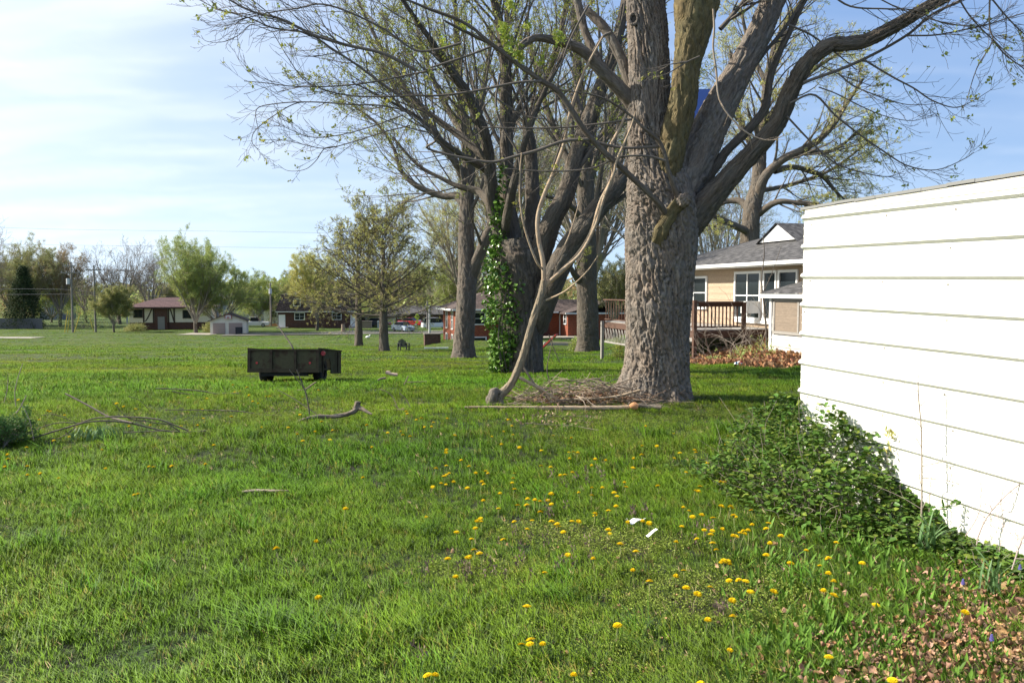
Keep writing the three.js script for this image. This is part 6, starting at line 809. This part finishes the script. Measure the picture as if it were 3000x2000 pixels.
{ // evergreen
  const g = mul(2100), at = GD(70, 140), t = thing('evergreen', 'dark evergreen tree by the wooden fence', 'tree', at), pts = [], Hh = 10.2, W = new Wood(); W.tube([[0, -0.3, 0], [0, 5, 0], [0, Hh, 0]], [0.3, 0.18, 0.03], 7); for (let k = 0; k < 1500; k++) { const f = Math.pow(g(), 0.9), a = g() * 6.28, r = (1 - f) * 4.4 * Math.sqrt(g()) * (0.75 + 0.5 * Math.abs(N3(f * 9, a, 1))) + 0.2; pts.push(new THREE.Vector3(Math.cos(a) * r, 0.8 + f * (Hh - 0.8) - r * 0.18, Math.sin(a) * r)); } part('trunk', W.geo(), M.barkFar, t); leavesOn('foliage', pts, mistG, leafy([0.05, 0.07, 0.03], 0.15), t, g, 1.3); }
// hedges and brush under the trees
[[20, 142, 160, 75], [240, 142, 190, 85], [395, 131, 70, 22], [470, 152, 220, 90], [690, 150, 120, 70], [620, 128, 60, 30], [800, 160, 120, 80], [1060, 165, 100, 90], [1095, 150, 60, 60], [1170, 185, 160, 70], [1390, 130, 120, 60], [1280, 170, 80, 80], [1500, 140, 200, 60]].forEach(([px, d, w, h], k) => bush(px, 0, w, h, 200, [M.leafOlive, M.leafGreen, M.leafOlive][k % 3], ['dark bush at the wooden fence', 'brush between the two utility poles', 'clipped hedge before the half-timbered house', 'brush behind the half-timbered house', 'green brush behind the garage', 'shrub at the garage side', 'brush beside the brown duplex', 'green bush behind the red parked car', 'rounded green bush beside the duplex', 'brush behind the grey-roofed house', 'brush behind the red brick house', 'bush beside the white van', 'brush beyond the brick wing'][k], 2200 + k, { d, size: 1.0, group: 'bushes along the street' }));
{ // woods on the skyline
  const g = mul(2300), t = thing('far_woods', 'distant band of spring woods along the skyline', 'woods'); t.userData.kind = 'stuff'; const lists = [[], [], []];
  for (let k = 0; k < 5200; k++) { const d = rr(210, 330, g), px = rr(-900, 3900, g), x = X(px, d), y = land(x, -d) + Math.pow(g(), 0.8) * (7.5 + 4.5 * fbm(px * 0.012, 1, 1, 3) * 2); lists[k % 3].push({ p: new THREE.Vector3(x, y, -d), s: rr(3, 6.5, g), q: quat(g), c: (() => { const b = rr(0.7, 1.2, g); return [b, b, b]; })() }); }
  [M.leafOlive, M.leafBrown, M.leafGreen].forEach((m, k) => scatter('woods', bunch(26, 0.42, 0.22, 300 + k), m, lists[k], t));
}

// ---------------------------------------------------------------- houses across the street
const rowAt = (py, d) => EYE - (py - 850) * d / F;
{ // half-timbered house
  const d = 134, x = X(378, d), y0 = land(x, -d) - 0.3, t = thing('half_timbered_house', 'half-timbered house with maroon hip roof across the lawn', 'house', [x, 0, -d], GRID), e = rowAt(901, d), f = rowAt(945, d), W = 12.5;
  part('brick_base', bx(0, W, y0, f, -8, 0), H.brown, t); part('upper_wall', bx(0, W, f + 0.001, e, -8, 0.1), H.cream, t); part('roof', hip(0, W, -8, 0, e + 0.1, rowAt(872, d), 0.7), H.roofRed, t); part('fascia', bx(-0.7, W + 0.7, e - 0.16, e + 0.0, 0.705, 0.75), H.timber, t);
  const P_ = (px) => X(px, d) - x, beam = (a, b, c, dd) => part('timber', bx(a, b, c, dd, 0.102, 0.16), H.timber, t); const bay = [P_(445), P_(484)];
  beam(0, P_(378 + 12), e - 0.5, e - 0.16); for (const px of [417, 444, 485, 501]) beam(P_(px) - 0.12, P_(px) + 0.12, f, e); part('entry_bay', bx(bay[0] + 0.12, bay[1] - 0.12, y0, e, 0.101, 0.4), H.brown, t); part('door', bx(P_(456), P_(475), y0 + 0.4, rowAt(928, d), 0.401, 0.46), std([0.25, 0.24, 0.22]), t);
  for (const [a, b] of [[417, 444], [485, 501]]) { const n = 7; for (let k = 0; k < n; k++) { const u = k / n, v = (k + 1) / n, mx = (q) => (a === 417 ? mix(P_(421), P_(440), q) : mix(P_(488), P_(499), q)), cy = (q) => (a === 417 ? mix(f + 0.2, e - 0.1, q * q * 0.4 + q * 0.6) : mix(e - 0.1, f + 0.2, q * q * 0.6 + q * 0.4)), L = Math.hypot(mx(v) - mx(u), cy(v) - cy(u)), g = bx(-L / 2, L / 2, -0.09, 0.09, 0.102, 0.15); g.rotateZ(Math.atan2(cy(v) - cy(u), mx(v) - mx(u))); g.translate((mx(u) + mx(v)) / 2, (cy(u) + cy(v)) / 2, 0); part('curved_brace', g, H.timber, t); } }
  sash(t, P_(402), (e + f) / 2 + 0.25, 0.1, 1.3, 1.2, { cols: 2, mat: H.timber }); sash(t, P_(540), (e + f) / 2 + 0.1, 0.1, 1.6, 1.2, { cols: 2, mat: H.timber });
}
{ // garage
  const d = 121, x = X(614, d), W = X(716, d) - x, y0 = land(x + 2, -d), t = thing('garage', 'cream garage with two pinkish doors and basketball backboard', 'garage', [x, 0, -d], GRID), e = rowAt(938, d), r = rowAt(919, d);
  part('wall', bx(0, W, y0 - 0.3, e, -6, 0), H.cream, t); const tri = poly([[0, e], [W, e], [W / 2, r]], 0.1); tri.translate(0, 0, -0.1); part('gable_wall', tri, H.cream, t); part('roof', gable(0, W, -6, 0, e + 0.05, r + 0.08, 0.3, 'z', 0.12), H.roofBrown, t);
  for (const [a, b] of [[622, 656], [666, 704]]) { const dr = part('garage_door', bx(X(a, d) - x, X(b, d) - x, y0 - 0.05, rowAt(946, d), 0.001, 0.05), H.garage, t); for (let k = 1; k < 4; k++) part('panel_joint', bx(X(a, d) - x + 0.03, X(b, d) - x - 0.03, y0 + k * 0.42, y0 + k * 0.42 + 0.03, 0.051, 0.062), std([0.4, 0.32, 0.28]), dr); }
  const bb = part('backboard', bx(W / 2 - 0.42, W / 2 + 0.42, rowAt(934, d), rowAt(922, d), 0.15, 0.2), std([0.7, 0.66, 0.62]), t); part('red_border', join([bx(W / 2 - 0.48, W / 2 + 0.48, rowAt(923, d), rowAt(922, d) + 0.04, 0.201, 0.22), bx(W / 2 - 0.48, W / 2 - 0.38, rowAt(934, d), rowAt(923, d), 0.201, 0.22), bx(W / 2 + 0.38, W / 2 + 0.48, rowAt(934, d), rowAt(923, d), 0.201, 0.22), bx(W / 2 - 0.2, W / 2 + 0.2, rowAt(931, d), rowAt(928, d), 0.201, 0.22)]), std([0.4, 0.06, 0.06]), bb); const hoop = new THREE.TorusGeometry(0.23, 0.02, 6, 16); hoop.rotateX(1.57); hoop.translate(W / 2, rowAt(933, d), 0.46); part('hoop', hoop, std([0.5, 0.15, 0.05]), bb);
  const tc = thing('trash_bin', 'dark wheeled bin by the garage door', 'bin', [X(703, d), y0, -d + 0.7]); part('body', bx(-0.4, 0.4, 0, 1.0, -0.35, 0.35), std([0.03, 0.03, 0.035]), tc); part('lid', bx(-0.43, 0.43, 1.001, 1.08, -0.38, 0.38), std([0.03, 0.03, 0.035]), tc);
}
{ // brown duplex with mansard roof
  const d = 141, x = X(808, d), W = X(1048, d) - x, y0 = land(x + 6, -d), t = thing('brown_duplex', 'brown brick duplex with steep mansard roof and white doors', 'house', [x, 0, -d], GRID * 0.8), e = rowAt(912, d), r = rowAt(856, d), base = rowAt(962, d);
  part('wall', bx(0.3, W, Math.min(y0, base) - 0.4, e, -9, 0), H.brown, t); const A = [-0.1, e, 0.35], B = [W + 0.3, e, 0.35], C = [W - 0.4, r - 0.4, -0.9], D = [0.9, r - 0.4, -0.9], Fb = [-0.1, e, -9.3], Gb = [W + 0.3, e, -9.3], Cb = [W - 0.4, r - 0.4, -8], Db = [0.9, r - 0.4, -8]; part('mansard_roof', quadGeo([[A, B, C, D], [Fb, A, D, Db], [B, Gb, Cb, C], [Gb, Fb, Db, Cb]]), H.roofBrown, t); part('top_roof', hip(0.9, W - 0.4, -8, -0.9, r - 0.38, r + 0.35, 0.15), H.roofGrey, t); part('eave_trim', bx(-0.1, W + 0.3, e - 0.14, e - 0.001, 0.1, 0.36), H.white, t);
  const P_ = (px) => X(px, d) - x, dy = [base + 0.25, base + 2.35]; for (const [a, b] of [[815, 834], [1022, 1041]]) { const dr = part('door', bx(P_(a), P_(b), dy[0], dy[1], 0.001, 0.06), H.door, t); part('handle', bx(P_(b) - 0.15, P_(b) - 0.09, dy[0] + 0.95, dy[0] + 1.05, 0.061, 0.1), std([0.3, 0.25, 0.1]), dr); part('step', bx(P_(a) - 0.3, P_(b) + 0.5, base - 0.4, dy[0] - 0.01, 0.002, 1.2), M.concrete, t); }
  for (const [a, b] of [[860, 890], [968, 996]]) sash(t, (P_(a) + P_(b)) / 2, rowAt(927, d), 0.01, P_(b) - P_(a) - 0.2, 1.05, { cols: 2, f: 0.1 }); for (const px of [868, 985]) { sash(t, P_(px), rowAt(886, d), 0.02, 1.0, 1.1, { f: 0.12 }); part('dormer', bx(P_(px) - 0.75, P_(px) + 0.75, rowAt(900, d), rowAt(873, d), -1.5, 0.01), H.roofBrown, t); }
}
{ // grey-roofed brick house, white house, others behind
  const d = 156, x = X(1150, d), W = X(1330, d) - x, t = thing('grey_roofed_house', 'pink brick house with grey roof beyond the parked car', 'house', [x, 0, -d], 0.05), e = rowAt(919, d), m = rowAt(940, d), y0 = land(x + 5, -d) - 0.3;
  part('lower_wall', bx(0.6, W, y0, m, -8, 0), H.pinkBrick, t); part('upper_wall', bx(0.6, W, m + 0.001, e, -8, 0.02), H.brown, t); part('roof', gable(0.4, W, -8, 0, e + 0.1, rowAt(896, d), 0.5), H.roofGrey, t); const P_ = (px) => X(px, d) - x; sash(t, P_(1171), rowAt(926, d), 0.02, 0.9, 0.7, { single: true }); for (const px of [1216, 1228]) { part('door', bx(P_(px) - 0.35, P_(px) + 0.35, rowAt(958, d), rowAt(936, d), 0.021, 0.08), H.door, t); }
  const sp = (name, label, px0, px1, d_, ev, rd, mat, roof, gy) => { const X0 = X(px0, d_), w = X(px1, d_) - X0, h = thing(name, label, 'house', [X0, 0, -d_], 0.03, 'houses far behind'), E_ = rowAt(ev, d_); part('wall', bx(0, w, land(X0, -d_) - 0.5, E_, -7, 0), mat, h); part('roof', gable(0, w, -7, 0, E_ + 0.05, rowAt(rd, d_), 0.4), roof, h); sash(h, w * 0.5, E_ - 1.2, 0.01, 1.2, 1.2, { f: 0.12 }); };
  sp('white_house', 'small white house with red roof beside the brown duplex', 772, 830, 165, 902, 882, H.white, H.roofRed); sp('grey_house', 'pale grey house glimpsed behind the dark evergreen', 115, 175, 185, 850, 833, std([0.16, 0.17, 0.19]), H.roofBrown); sp('grey_house', 'long dark-roofed house behind the garage trees', 620, 760, 175, 874, 858, std([0.25, 0.27, 0.3]), H.roofDark); sp('grey_house', 'grey house behind the red parked car', 1080, 1150, 185, 925, 900, std([0.4, 0.42, 0.44]), H.roofGrey); sp('grey_house', 'tan-roofed house between the bare and pale green trees', 490, 540, 190, 860, 842, std([0.4, 0.36, 0.3]), H.roofBrown);
}
// board fence at the far left
{
  const fenceM = std([0.15, 0.15, 0.155], 0.9, { map: lapTex });
  const d = 138, t = thing('board_fence', 'grey wooden board fence under the dark evergreen', 'fence', [X(-60, d), 0, -d]), w = X(122, d) - X(-60, d), n = 26; for (let k = 0; k < n; k++) { const x = w * k / n, y = land(X(-60, d) + x, -d); part('board', bx(x + 0.01, x + w / n - 0.01, y - 0.2, y + 1.75 + 0.06 * R(), -0.03, 0.03), fenceM, t); } part('rail', bx(0, w, land(X(0, d), -d) + 1.2, land(X(0, d), -d) + 1.3, -0.09, -0.031), H.greyWood, t);
  const d2 = 150, f2 = thing('orange_fence', 'orange-brown board fence beside the duplex', 'fence', [X(773, d2), 0, -d2]), w2 = X(812, d2) - X(773, d2); for (let k = 0; k < 9; k++) { const x = w2 * k / 9, y = rowAt(965, d2); part('board', bx(x + 0.01, x + w2 / 9 - 0.01, y - 0.3, rowAt(948, d2), -0.03, 0.03), std([0.5, 0.24, 0.11]), f2); }
}
// ---------------------------------------------------------------- poles, guy posts, wires
const wood = std([0.30, 0.27, 0.235], 0.9, { map: lapTex });
function pole(px, d, topPy, arms, label, o = {}) {
  const at = GD(px, d), t = thing('utility_pole', label, 'pole', at), h = rowAt(topPy, d) - at[1]; const g = new THREE.CylinderGeometry(0.12, 0.17, h + 0.5, 10); g.translate(0, h / 2 - 0.25, 0); part('post', g, o.mat ?? wood, t);
  for (const [py, half] of arms) { const y = rowAt(py, d) - at[1]; part('crossarm', bx(-half, half, y - 0.08, y + 0.08, 0.13, 0.24), wood, t); for (const k of [-0.9, -0.4, 0.4, 0.9]) part('insulator', new THREE.CylinderGeometry(0.05, 0.06, 0.18, 6).translate(k * half, y + 0.17, 0.18), std([0.3, 0.32, 0.33], 0.4), t); }
  if (o.box) part('transformer', new THREE.CylinderGeometry(0.28, 0.28, 0.9, 12).translate(o.side ?? -0.35, rowAt(o.box, d) - at[1], 0.1), std([0.55, 0.56, 0.57], 0.5), t); return { at, h };
}
pole(211, 127, 768, [[780, 0.8], [799, 1.5]], 'tall wooden utility pole with transformer and two crossarms', { box: 824, side: -0.42 }); pole(278, 127, 777, [[791, 1.2]], 'wooden utility pole with a single crossarm', {}); pole(371, 160, 786, [[793, 1.6]], 'pale steel utility pole behind the bare trees', { mat: std([0.45, 0.46, 0.47], 0.5) }); pole(424, 185, 826, [[838, 1.4]], 'distant utility pole over the maroon roof'); pole(793, 150, 828, [], 'slim utility pole with a grey box beside the duplex', { box: 853, side: 0 }); pole(1252, 138, 880, [], 'brown utility pole before the grey-roofed house'); pole(1258, 120, 895, [], 'pale thin pole beside the brown one', { mat: std([0.5, 0.5, 0.5], 0.5) });
{
  const yl = std([0.62, 0.46, 0.06], 0.6); [[188, 970, 197, 910], [197, 970, 202, 918], [216, 952, 232, 922], [273, 952, 262, 930]].forEach(([a, b, c, e], k) => { const p = P(a, b, 126.5), q = P(c, e, 126.5); p[1] = Math.min(p[1], land(p[0], p[2])); const W = new Wood(); W.tube([p, q], [0.06, 0.06], 6, true); const t = thing('guy_guard', ['long yellow guy-wire guard leaning beside the transformer pole', 'second yellow guy-wire guard nearest the transformer pole', 'short slanting yellow guard behind the transformer pole', 'yellow guy guard at the single-arm pole'][k], 'guard', p); wpart('guard', W.geo(), yl, t); });
  const wires = [[[-200, 660], [211, 672], [700, 678], [1400, 690]], [[-200, 712], [211, 718], [700, 724], [1400, 735]], [[-150, 846], [211, 849], [278, 858], [480, 880], [1000, 886]], [[-150, 865], [211, 862], [900, 880]], [[211, 885], [245, 900], [278, 912]], [[211, 799], [278, 792], [371, 794], [424, 838]]];
  wires.forEach((l, k) => { const W = new Wood(), c = curve(l.map(([a, b]) => [...P(a, b, k < 2 ? 150 : 127), k < 2 ? 0.018 : 0.03]), 30); W.tube(c.pts, c.rad, 3); const t = thing('overhead_wire', ['uppermost overhead wire against the pale sky', 'lower of two overhead wires against the pale sky', 'cable slung from pole to pole towards the garage', 'cable passing below the transformer', 'dark cable joining the two nearest poles', 'wire joining the pole crossarms'][k], 'wire', c.pts[15], 0, 'overhead wires'); wpart('wire', W.geo(), std([0.12, 0.12, 0.13]), t); });
}
// ---------------------------------------------------------------- cars
function car(px, py, d, turn, color, label, o = {}) {
  const at = [X(px, d), land(X(px, d), -d) + 0.06, -d], t = thing(o.name ?? 'parked_car', label, 'car', at, turn, 'cars parked along the street'), paint = new THREE.MeshPhysicalMaterial({ color: new THREE.Color().setRGB(...color), roughness: 0.35, clearcoat: 0.8, clearcoatRoughness: 0.1 }), L = o.L ?? 4.6, w = 0.88, van = o.van, hh = van ? 1.75 : 1.42;
  const body = new THREE.Shape([[-L / 2, 0.3], [L / 2, 0.3], [L / 2, 0.62], [L / 2 - 0.15, 0.78], [L * 0.22, 0.9], [-L * 0.36, 0.92], [-L / 2 + 0.05, 0.88], [-L / 2, 0.6]].map((p) => new THREE.Vector2(...p))), cab = new THREE.Shape((van ? [[-L * 0.47, 0.9], [L * 0.26, 0.9], [L * 0.1, hh], [-L * 0.42, hh]] : o.pickup ? [[-L * 0.1, 0.9], [L * 0.22, 0.9], [L * 0.1, hh + 0.2], [-L * 0.08, hh + 0.2]] : [[-L * 0.36, 0.9], [L * 0.22, 0.9], [L * 0.07, hh], [-L * 0.2, hh]]).map((p) => new THREE.Vector2(...p)));
  const ex = (s, W_, b) => { const g = new THREE.ExtrudeGeometry(s, { depth: W_ * 2 - 2 * b, bevelEnabled: true, bevelSize: b, bevelThickness: b, bevelSegments: 3 }); g.translate(0, 0, -W_ + b); g.rotateY(-Math.PI / 2); return g; };   // front of the car looks along +z
  part('body', ex(body, w, 0.07), paint, t); part('cabin', ex(cab, w - 0.1, 0.06), H.glass, t); part('roof', bx(-w + 0.2, w - 0.2, (o.pickup ? hh + 0.2 : hh) + 0.03, (o.pickup ? hh + 0.2 : hh) + 0.075, van ? -L * 0.42 : -L * 0.16, L * 0.07), paint, t);
  for (const s of [-1, 1]) { for (const z of [-L * 0.3, L * 0.31]) { const wh = part('wheel', new THREE.CylinderGeometry(0.19, 0.19, 0.205, 14).rotateZ(1.57), std([0.4, 0.4, 0.42], 0.4, { metalness: 0.6 }), t); wh.position.set(s * (w - 0.08), 0.31, z); part('tyre', new THREE.CylinderGeometry(0.31, 0.31, 0.2, 18).rotateZ(1.57), std([0.02, 0.02, 0.02]), wh); } part('headlight', bx(s * 0.58 - 0.17, s * 0.58 + 0.17, 0.62, 0.74, L / 2 + 0.0, L / 2 + 0.075), std([0.7, 0.7, 0.68], 0.2), t); part('tail_light', bx(s * 0.62 - 0.14, s * 0.62 + 0.14, 0.66, 0.8, -L / 2 - 0.075, -L / 2 - 0.0), std([0.35, 0.01, 0.01], 0.3), t); part('mirror', bx(s * (w + 0.04) - 0.07, s * (w + 0.04) + 0.07, 0.94, 1.06, L * 0.16, L * 0.2), paint, t); }
  part('grille', bx(-0.35, 0.35, 0.62, 0.7, L / 2 + 0.001, L / 2 + 0.073), std([0.04, 0.04, 0.04], 0.5), t); part('windscreen_post', bx(-0.012, 0.012, 0.96, hh - 0.02, L * 0.05, L * 0.06), paint, t); return t;
}
car(1180, 972, 129, 0.6, [0.36, 0.42, 0.50], 'silver-blue sedan parked on the street'); car(1276, 960, 140, 1.9, [0.75, 0.76, 0.77], 'white minivan with dark windows by the poles', { van: true }); car(743, 963, 147, 1.75, [0.74, 0.74, 0.74], 'white pickup parked beyond the garage', { pickup: true, L: 5.3 }); car(1066, 958, 152, 1.3, [0.45, 0.06, 0.03], 'red car behind the brown box shed'); car(1105, 958, 148, 1.4, [0.03, 0.035, 0.05], 'black car beside the white mailbox'); car(1204, 955, 150, 1.2, [0.5, 0.03, 0.03], 'small red car behind the silver-blue sedan');
// ---------------------------------------------------------------- small things by the street
{
  const post = (px, d, h, w, m, name, label, cat) => { const t = thing(name, label, cat, GD(px, d)); part('post', bx(-w / 2, w / 2, -0.2, h, -w / 2, w / 2), m, t); return t; };
  for (const [px, d, lab] of [[1107, 143, 'white mailbox before the black car'], [1153, 146, 'white mailbox beside the silver-blue sedan']]) { const m = post(px, d, 1.0, 0.14, H.white, 'mailbox', lab, 'mailbox'); const b = new THREE.CylinderGeometry(0.13, 0.13, 0.5, 12); b.rotateX(1.57); b.translate(0, 1.14, 0); part('box', b, H.white, m); }
  const s = post(1221, 126, 2.0, 0.06, std([0.35, 0.35, 0.35]), 'warning_sign', 'bright yellow-green warning sign on a thin post', 'sign'), yg = std([0.62, 0.75, 0.03], 0.5); const dg = bx(-0.42, 0.42, -0.42, 0.42, 0.04, 0.06); dg.rotateZ(0.785); dg.rotateY(0.95); dg.translate(0, 2.35, 0); part('sign_plate', dg, yg, s); const d2 = bx(-0.3, 0.3, -0.15, 0.15, 0.04, 0.06); d2.rotateY(0.95); d2.translate(0, 1.55, 0); part('lower_plate', d2, yg, s);
  const bs = thing('brown_box_shed', 'low brown box shed by the red parked car', 'shed', GD(1074, 143), 0.1); part('box', bx(-0.85, 0.85, -0.1, 1.15, -0.7, 0.7), std([0.25, 0.19, 0.14]), bs); part('lid', bx(-0.92, 0.92, 1.151, 1.24, -0.78, 0.78), std([0.3, 0.24, 0.18]), bs);
  const st = thing('tree_stump', 'pale upright stump on the duplex lawn', 'stump', GD(1004, 127)); const W = new Wood(); W.tube([[0, -0.1, 0], [0.03, 0.6, 0], [0, 1.15, 0]], [0.36, 0.3, 0.27], 12, true); part('wood', W.geo(), M.stick, st);
  const tr = thing('wooden_trestle', 'small pale wooden frame on the duplex lawn', 'frame', GD(1032, 126)); for (const x of [-0.45, 0, 0.45]) part('upright', bx(x - 0.05, x + 0.05, -0.1, 0.85 + 0.2 * (x < 0), -0.05, 0.05), H.greyWood, tr); part('bar', bx(-0.55, 0.55, 0.6, 0.7, 0.051, 0.09), H.greyWood, tr);
  const wb = G(1077, 992), bu = thing('garden_ornament', 'small white garden ornament on the lawn by the pin oaks', 'ornament', wb); const og = new THREE.SphereGeometry(0.22, 12, 8); og.scale(1.3, 0.8, 0.8); og.translate(0, 0.2, 0); part('body', og, H.white, bu); const oh = new THREE.SphereGeometry(0.1, 10, 8); oh.translate(0.28, 0.42, 0); part('head', oh, H.white, bu);
}
renderer.render(scene, camera);
